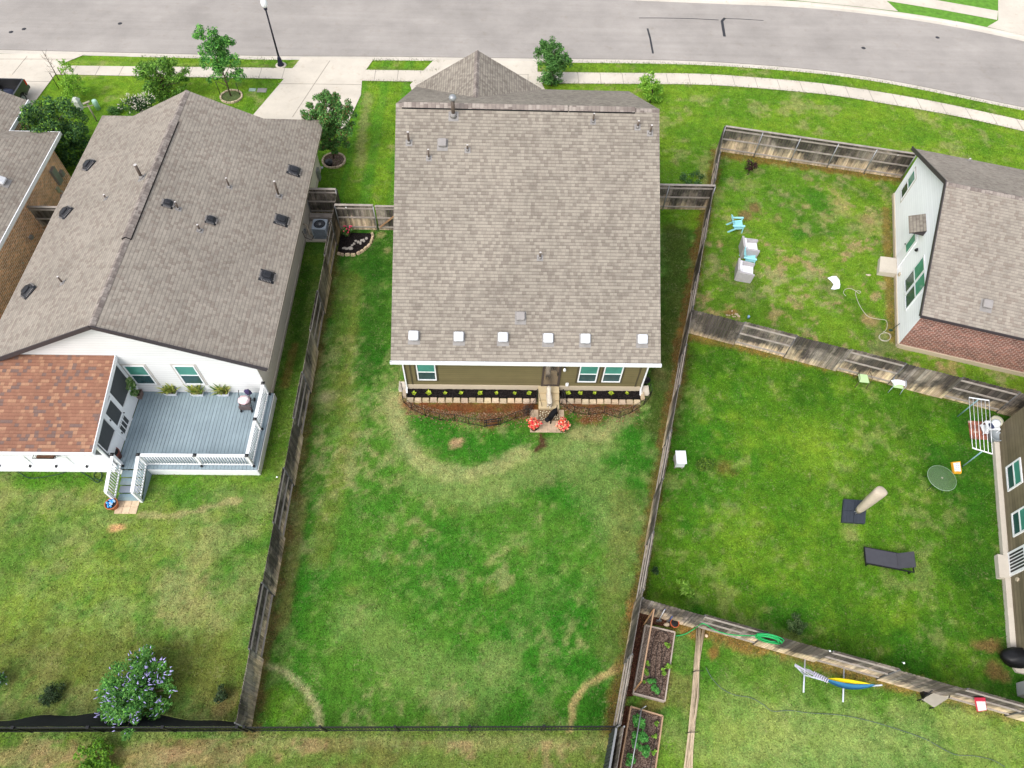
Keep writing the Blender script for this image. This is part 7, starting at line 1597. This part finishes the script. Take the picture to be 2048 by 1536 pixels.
# bundle of bamboo poles
w = MB(); rs = random.Random(12); A0_, A1_ = P(1400, 1256), P(1372, 1545)
t = thing('pole_bundle', 'long bundle of pale bamboo poles tied and laid on the grass', 'bundle of poles', (A0_.x, A0_.y, 0)); K_ = []
for i in range(22):
    o0 = Vector((rs.uniform(-.17, .17), rs.uniform(-.1, .05), .03+rs.uniform(0, .12))); o1 = Vector((rs.uniform(-.18, .18), rs.uniform(-.2, .2), .03+rs.uniform(0, .1))); mid_ = A0_.lerp(A1_, .5)+Vector((rs.uniform(-.14, .16)+.05, 0, rs.uniform(.03, .14)))
    f = rs.uniform(.75, 1.2); w = MB(); w.tube([A0_+o0, (A0_+o0).lerp(mid_, .5)+Vector((rs.uniform(-.04, .04), 0, .0)), mid_, A1_+o1], .016, 5, c=(.50*f, .40*f, .28*f)); w.build('bamboo_pole', MF('bamboo', .7), t)
for s in (.33, .75):
    c = A0_.lerp(A1_, s)+Vector((.05, 0, 0)); w = MB(); w.tube([c+Vector((-.22, 0, .03)), c+Vector((-.1, .02, .17)), c+Vector((.14, .03, .17)), c+Vector((.25, .04, .03))], .014, 5); w.build('tie', m_black, t)
# green hose over the fence
fn = Vector((-.27, -.96, 0)).normalized(); fp = Vector((5.75, 7.28, 0))+fn*.14
hose('garden_hose', 'bright green hose from the raised bed past the pole bundle to the fence coil', [(1352, 1272), (1370, 1268), (1388, 1258), (1402, 1248), (1412, 1249), (1430, 1260), (1455, 1268), (1485, 1271), (1520, 1271)], .022, m_hg, zs=[.05, .08, .2, None, None, None, None, None, None])
cx = RP(1538, 1276, fp, fn); w = MB(); rs = random.Random(2); dv = Vector((fn.y, -fn.x, 0)).normalized(); n = 18
for i in range(9):
    rx_, rz_ = .40+rs.uniform(-.09, .08), .30+rs.uniform(-.08, .08); oy = rs.uniform(-.02, .10); cc_ = cx+dv*rs.uniform(-.05, .05)+Vector((0, 0, rs.uniform(-.05, .05)))
    w.tube([cc_+fn*oy+dv*rx_*math.cos(2*math.pi*k/n)+Vector((0, 0, rz_*math.sin(2*math.pi*k/n))) for k in range(n+1)], .024, 5)
w.build('hose_coil', m_hg, None, origin=tuple(cx), label='coiled bright green hose hung on the lower fence', cat='hose')
hose('garden_hose', 'long bluish grey hose snaking across the hammock yard', [(1412, 1335), (1425, 1358), (1445, 1378), (1470, 1390), (1500, 1395), (1525, 1408), (1545, 1422), (1580, 1421), (1620, 1426), (1680, 1430), (1740, 1442), (1800, 1460), (1850, 1478), (1890, 1500), (1915, 1510), (1950, 1512), (1985, 1520), (2010, 1534)], .011, m_hb)
# hammock on stand
t0 = P(1590, 1330, .9); t1 = P(1764, 1370, .9); g_ = P(1670, 1372); t = thing('hammock', 'yellow and blue hammock bunched on a pale metal stand', 'hammock', (g_.x, g_.y, 0)); m_st = M('pale blue grey steel', (.48, .52, .60), .4, .05)
f0, f1 = P(1609, 1350), P(1690, 1372); w = MB(); w.tube([f0, f1], .035, 8); w.tube([f0, t0], .03, 8); w.tube([f1, P(1740, 1372, .35), t1], .03, 8)
w.build('stand', m_st, t)
for a, b in (((1610, 1318), (1607, 1385)), ((1688, 1337), (1686, 1404))): w = MB(); w.cyl(P(a[0], a[1], .04), P(b[0], b[1], .04), .032, n=8); w.build('foot', m_st, t)
rope = P(1650, 1359, .75); w = MB(); rs = random.Random(3)
for k in range(7): w.tube([t0+Vector((rs.uniform(-.04, .04), rs.uniform(-.06, .06), 0)), t0.lerp(rope, .55)+Vector((0, rs.uniform(-.12, .12), -.08+rs.uniform(-.05, .05))), rope], .012, 5)
for k in range(7): c = t0.lerp(rope, .62+k*.07); w.tube([c+Vector((.0, -.09, 0)), c+Vector((.04, 0, .09)), c+Vector((.06, .09, 0)), c+Vector((.02, 0, -.08)), c+Vector((.0, -.09, 0))], .02, 5)
w.build('rope', M('lavender grey rope', (.50, .48, .58), .8), t)
for nm, off, cc, wd, sg in (('upper_fabric', .10, M('yellow fabric', (.80, .62, .01), .8, .08), .12, 1), ('lower_fabric', -.10, M('blue fabric', (.03, .16, .30), .8, .1), .17, -1)):
    w = MB(); n = 18; vs = []; e0 = rope; e1 = P(1750, 1370, .85)
    for i in range(n+1):
        s = i/n; c = e0.lerp(e1, s)+Vector((0, 0, -.28*math.sin(math.pi*s))); wv = wd*math.sin(math.pi*s)**.6+.01
        for j in range(5): v = j/4; vs.append(c+Vector((0, off*math.sin(math.pi*s)+wv*(v-.5)*1.2, .05*math.sin(v*math.pi*2.5+s*3)*math.sin(math.pi*s)-abs(v-.5)*.05*sg)))
    w.add(vs, [(i*5+j, (i+1)*5+j, (i+1)*5+j+1, i*5+j+1) for i in range(n) for j in range(4)], sm=True); vb = [v-Vector((0, 0, .015)) for v in vs]; w.add(vb, [(i*5+j+1, (i+1)*5+j+1, (i+1)*5+j, i*5+j) for i in range(n) for j in range(4)], sm=True); w.build(nm, cc, t)
# tan outdoor recliner by the fence
q = [P(1845, 1398, .38), P(1870, 1414, .38), P(1898, 1396, .38), P(1872, 1383, .38)]; c = sum(q, Vector())/4; t = thing('padded_lounge_seat', 'tan padded folding seat with black frame below the lower fence', 'folding seat', (c.x, c.y, 0)); w = MB(); w.hexa([v-Vector((0, 0, .08)) for v in q], q); w.build('seat', M('tan pad', (.36, .33, .27), .85, .08), t)
r_ = [P(1872, 1383, .38), P(1898, 1396, .38), P(1901, 1384, .75), P(1870, 1376, .75)]; w = MB(); w.hexa([v-Vector((0, .0, .07)) for v in r_], r_); w.build('backrest', M('tan pad', (.36, .33, .27), .85, .08), t)
w = MB()
for v in q: w.cyl((v.x, v.y, 0), (v.x, v.y, .3), .025, n=6)
w.tube([q[0], r_[3], r_[2], q[2]], .022, 6); w.box(c.x-.32, c.x-.1, c.y-.05, c.y+.3, .02, .28); w.build('frame', m_black, t)
for px, z, lb, nn in (((1660, 1302), 1.85, 'white lamp ball on the fence above the hammock', 'lamp_ball'), ((1808, 1326), 1.85, 'pale lamp on top of the fence right of the hammock', 'lamp_ball'), ((554, 954), 1.85, 'small white lamp on the left fence level with the deck', 'lamp_ball'), ((692, 415), 1.8, 'small white camera on the short fence behind the corner bed', 'fence_camera'), ((1796, 310), 1.6, 'small white camera on the stained fence near the white gable', 'fence_camera')):
    b = P(px[0], px[1], z); w = MB(); w.blob(b, .037, 8, 6); w.cyl(b, b+Vector((0, .05, -.12)), .015, n=5); w.build(nn, m_white, None, origin=tuple(b), label=lb, cat='lamp' if nn == 'lamp_ball' else 'camera')
# ================================================================== dogs
def dog(name, label, loc, rz, col, spine, legs, tail, head, scale=1., pitch=0.):
    """one skinned body: spine with head, four jointed legs and a tail; faces +y"""
    me = bpy.data.meshes.new('body'); vs = []; es = []; rs_ = []
    def chain(pts, start=None):
        prev = start
        for (x, y, z, r) in pts:
            vs.append((x*scale, y*scale, z*scale)); rs_.append(r*scale); i = len(vs)-1
            if prev is not None: es.append((prev, i))
            prev = i
        return prev
    base = chain(spine); hip = 0; sh = len(spine)-3
    for l, a in legs: chain(l, a)
    chain(tail, 0); me.from_pydata(vs, es, []); ob = bpy.data.objects.new('body', me); COL.objects.link(ob)
    md = ob.modifiers.new('skin', 'SKIN'); md.use_smooth_shade = True
    for i, sv in enumerate(me.skin_vertices[0].data): sv.radius = (rs_[i], rs_[i]); sv.use_root = (i == 1)
    ss = ob.modifiers.new('sub', 'SUBSURF'); ss.levels = 2; ss.render_levels = 2
    dg = bpy.context.evaluated_depsgraph_get(); m2 = bpy.data.meshes.new_from_object(ob.evaluated_get(dg)); bpy.data.objects.remove(ob)
    t = thing(name, label, 'dog', loc, rz=rz, world=False); o = bpy.data.objects.new('body', m2); COL.objects.link(o); o.parent = t; o.rotation_euler = (pitch, 0, 0); m2.materials.clear(); m2.materials.append(col)
    for p in m2.polygons: p.use_smooth = True
    hx, hy, hz = head; k = scale
    for s in (-1, 1):
        w = MB(); w.add([((hx+s*.045)*k, (hy-.01)*k, (hz+.05)*k), ((hx+s*.10)*k, (hy-.03)*k, (hz+.02)*k), ((hx+s*.11)*k, (hy+.01)*k, (hz-.08)*k), ((hx+s*.07)*k, (hy+.04)*k, (hz-.07)*k), ((hx+s*.06)*k, (hy+.0)*k, (hz-.03)*k)], [(0, 1, 2, 3), (0, 3, 2, 4), (0, 4, 1), (1, 4, 2)]); e = w.build('ear', col, t); e.rotation_euler = (pitch, 0, 0)
    w = MB(); w.blob((hx*k, (hy+.175)*k, (hz-.02)*k), .016*k, 6, 5); [w.blob(((hx+s*.035)*k, (hy+.085)*k, (hz+.035)*k), .009*k, 6, 5) for s in (-1, 1)]; e = w.build('face', m_black, t); e.rotation_euler = (pitch, 0, 0)
    return t
def fur(name, c):
    s = N(name); k = s.ramp(s.noise(22, 4, .7), .3, .7, .8, 1.15); x = s.n('ShaderNodeVectorMath', operation='SCALE'); x.inputs[0].default_value = c; s.l(k, x.inputs['Scale']); s.bump(s.noise(60, 4, .7), .5, .01); return s.fin(x.outputs[0], .9, .1)
spine = [(0, -.36, .50, .085), (0, -.22, .51, .105), (0, 0, .50, .11), (0, .20, .50, .125), (0, .34, .56, .08), (0, .44, .67, .125), (0, .57, .65, .065)]
spine = [(x, y, z, r*1.22) for x, y, z, r in spine]
def legs4(): return [([(-.08, -.36, .33, .06), (-.09, -.30, .22, .035), (-.09, -.40, .12, .024), (-.09, -.37, .02, .028), (-.09, -.33, .015, .024)], 1), ([(.08, -.36, .33, .06), (.09, -.32, .22, .035), (.09, -.42, .12, .024), (.09, -.39, .02, .028), (.09, -.35, .015, .024)], 1),
    ([(-.08, .20, .34, .05), (-.085, .19, .2, .03), (-.085, .2, .02, .028), (-.085, .235, .015, .024)], 3), ([(.08, .22, .34, .05), (.085, .22, .2, .03), (.085, .23, .02, .028), (.085, .265, .015, .024)], 3)]
b = P(1099, 805, .25)
dog('dog', 'cream white dog climbing the back steps towards the door', (P(1097, 795, .3).x, 17.02, .13), rad(4), fur('cream fur', (.52, .47, .39)), spine, legs4(), [(0, -.44, .50, .02), (0, -.52, .42, .018), (0, -.55, .34, .012)], (0, .45, .68), .95, rad(16))
spb = [(x, y, z-.0, r) for x, y, z, r in spine[:5]]+[(-.05, .42, .63, .07), (-.12, .50, .60, .042)]
b = P(1102, 840, 0)
dog('dog', 'black dog with white muzzle standing on the dotted door mat', (b.x, b.y-.02, .05), rad(146), fur('black fur', (.012, .012, .014)), spine, legs4(), [(0, -.44, .56, .022), (.02, -.50, .66, .018), (.05, -.50, .74, .012)], (0, .45, .68), .95)
# little grass tufts that break clean edges
def tufts(name, lines, dens, L, cols, spread=.12, seed=1):
    rs = random.Random(seed); w = MB()
    for a, b in lines:
        a = Vector(a+(0,)); b = Vector(b+(0,)); n = int((b-a).length*dens)
        for i in range(n):
            o = a.lerp(b, rs.random())+Vector((rs.gauss(0, spread), rs.gauss(0, spread), 0)); an_ = rs.uniform(0, 6.28); l = L*rs.uniform(.5, 1.2); d = Vector((math.cos(an_)*.5, math.sin(an_)*.5, 1)).normalized()*l; s = Vector((-math.sin(an_), math.cos(an_), 0))*.014
            w.add([o-s, o+s, o+d], [(0, 1, 2)], 0, rs.choice(cols))
    return w.build(name, m_leaf, None, kind='stuff')
GC = [(.08, .15, .03), (.12, .2, .04), (.16, .2, .06), (.2, .18, .09)]
ln = [((-8.5, 3), (-8.5, 28)), ((-8.85, 3), (-8.85, 28)), ((4.3, 2.9), (13.5, 35.2)), ((4.7, 2.9), (13.9, 35.2)), ((9.8, 21.1), (23.5, 16.9)), ((9.8, 21.5), (20.4, 18.2)), ((5.8, 7.1), (19.5, 3.2)), ((5.9, 7.45), (21, 3.1)), ((13.9, 35.2), (24.5, 33.1)), ((-15.0, 13.05), (-10.2, 13.05)), ((-10.1, 13.1), (-10.1, 17)), ((-22, 12.95), (-16.2, 12.95)), ((23.5, 15.5), (20.3, 5.8)), ((20.4, 20.6), (23.6, 31.5)), ((-8.6, 2.9), (4.4, 2.9)), ((-10.3, 17), (-10.3, 27.6)), ((-18, 2.85), (-9, 2.85))]
xs_ = np.linspace(-24, 36, 60)
for f_, s_ in ((lambda x: A0(x)-.03, 0), (lambda x: A1(x)+.03, 0), (lambda x: K(x)-.04, 0)):
    for a, b in zip(xs_[:-1], xs_[1:]):
        m_x = (a+b)/2
        if -15.2 < m_x < -8.3 or -4 < m_x < 2.4: continue
        ln.append(((a, f_(a)), (b, f_(b))))
tufts('grass_tufts', ln, 55, .11, GC)
# loose leaf litter in front of the beds
w = MB(); rs = random.Random(77); LC = [(.22, .10, .05), (.34, .18, .09), (.34, .21, .12), (.14, .07, .045), (.40, .29, .19), (.08, .12, .03), (.26, .12, .06)]
for i in range(3400):
    u = rs.random(); px = (812+u*255) if rs.random() < .6 else (1120+u*160); ctr = 806+ (22*math.sin(min(1, max(0, (px-812)/240))*math.pi*.8) if px < 1080 else 14*math.sin((px-1120)/160*math.pi))
    q = P(px, ctr+rs.uniform(-3, 1)+abs(rs.gauss(0, 13)), .0); a = rs.uniform(0, 6.28); s1 = rs.uniform(.02, .045); d = Vector((math.cos(a)*s1, math.sin(a)*s1, rs.uniform(-.01, .015))); e = Vector((-math.sin(a)*s1*.6, math.cos(a)*s1*.6, rs.uniform(-.01, .01))); q.z = .03
    w.add([q-d, q-e, q+d, q+e], [(0, 1, 2, 3)], 0, rs.choice(LC))
w.build('leaf_litter', m_leaf, None, kind='stuff')
# individual blades over every lawn, coloured like the turf they stand in
rs = np.random.RandomState(5); nB = 230000; bx = rs.uniform(-24, 38, nB); by = rs.uniform(-1, 44.5, nB)
ok = by < K(bx)-.1
for poly_ in ([(sxa-.2, 15.4), (sxb+.4, 15.4), (sxb+.4, 18), (sxa-.2, 18)], [(DX0-6, DY0-.1), (DX1+.1, DY0-.1), (DX1+.1, 33.5), (-22, 33.5)], [(HX0-.1, yb0-.2), (HX1+.2, yb0-.2), (HX1+.2, 34), (HX0-.1, 34)], [(sx0, 11.1), (sx1+.2, 11.1), (sx1+.2, 13.2), (sx0, 13.2)]): ok &= ~inpoly(bx, by, poly_)
for pxs in ([(505, 232), (612, 110), (742, 110), (725, 150), (722, 190), (690, 260), (500, 260)], [(820, 170), (860, 124), (1075, 124), (1080, 150), (1090, 180), (1080, 200), (830, 200)], [(-40, 105), (170, 105), (125, 128), (112, 148), (40, 245), (60, 300), (-200, 300), (-200, 100)], bed1, bed2, [(672, 506), (712, 508), (745, 480), (741, 464), (672, 464)], [(1747, 515), (1795, 520), (1793, 560), (1747, 555)], [(1930, 838), (1990, 840), (1990, 890), (1934, 884)], [(1678, 996), (1735, 999), (1733, 1062), (1677, 1050)]): ok &= ~inpoly(bx, by, W2(pxs))
ok &= ~((by > A0(bx)-.02) & (by < A1(bx)+.02)); ok &= ~inpoly(bx, by, [(20.5, 20.5), (23.8, 31.7), (36, 28), (33, 17)]); ok &= ~inpoly(bx, by, [(23.8, 15.8), (20.3, 5.6), (30, 3), (33, 14)])
bx, by = bx[ok], by[ok]; n = len(bx); ix_ = np.clip(((bx+42)/.13).astype(int), 0, nx-1) if False else np.clip(np.round((bx-gx[0])/.13).astype(int), 0, len(gx)-1); iy_ = np.clip(np.round((by+3)/(K(bx)+3)*390).astype(int), 0, 390)
cb = col[ix_, iy_]; cb = cb*rs.uniform(.55, 1.65, (n, 1))*np.array([1, 1, 1])+rs.uniform(0, .03, (n, 1))*np.array([1.2, 1., .2])
an_ = rs.uniform(0, 6.283, n); L_ = rs.uniform(.05, .12, n); wd_ = rs.uniform(.012, .026, n); o0 = np.stack([bx, by, np.full(n, .0)], -1); sd_ = np.stack([-np.sin(an_)*wd_, np.cos(an_)*wd_, np.zeros(n)], -1); tp_ = np.stack([np.cos(an_)*L_*.7, np.sin(an_)*L_*.7, L_*.55+.02], -1)
V = np.stack([o0-sd_, o0+sd_, o0+tp_], 1).reshape(-1); bm_ = bpy.data.meshes.new('grass_blades'); bm_.vertices.add(3*n); bm_.vertices.foreach_set('co', V.astype(np.float32)); bm_.loops.add(3*n); bm_.loops.foreach_set('vertex_index', np.arange(3*n, dtype=np.int32)); bm_.polygons.add(n); bm_.polygons.foreach_set('loop_start', np.arange(0, 3*n, 3, dtype=np.int32)); bm_.polygons.foreach_set('loop_total', np.full(n, 3, dtype=np.int32))
at = bm_.attributes.new('fc', 'FLOAT_COLOR', 'FACE'); at.data.foreach_set('color', np.concatenate([np.clip(cb, 0, 1), np.ones((n, 1))], -1).reshape(-1).astype(np.float32)); bm_.materials.append(m_leaf); bm_.update(calc_edges=True); gb = bpy.data.objects.new('grass_blades', bm_); COL.objects.link(gb); gb['kind'] = 'stuff'
# ================================================================== tidy up
for o in bpy.data.objects:
    if '_o' in o: del o['_o']
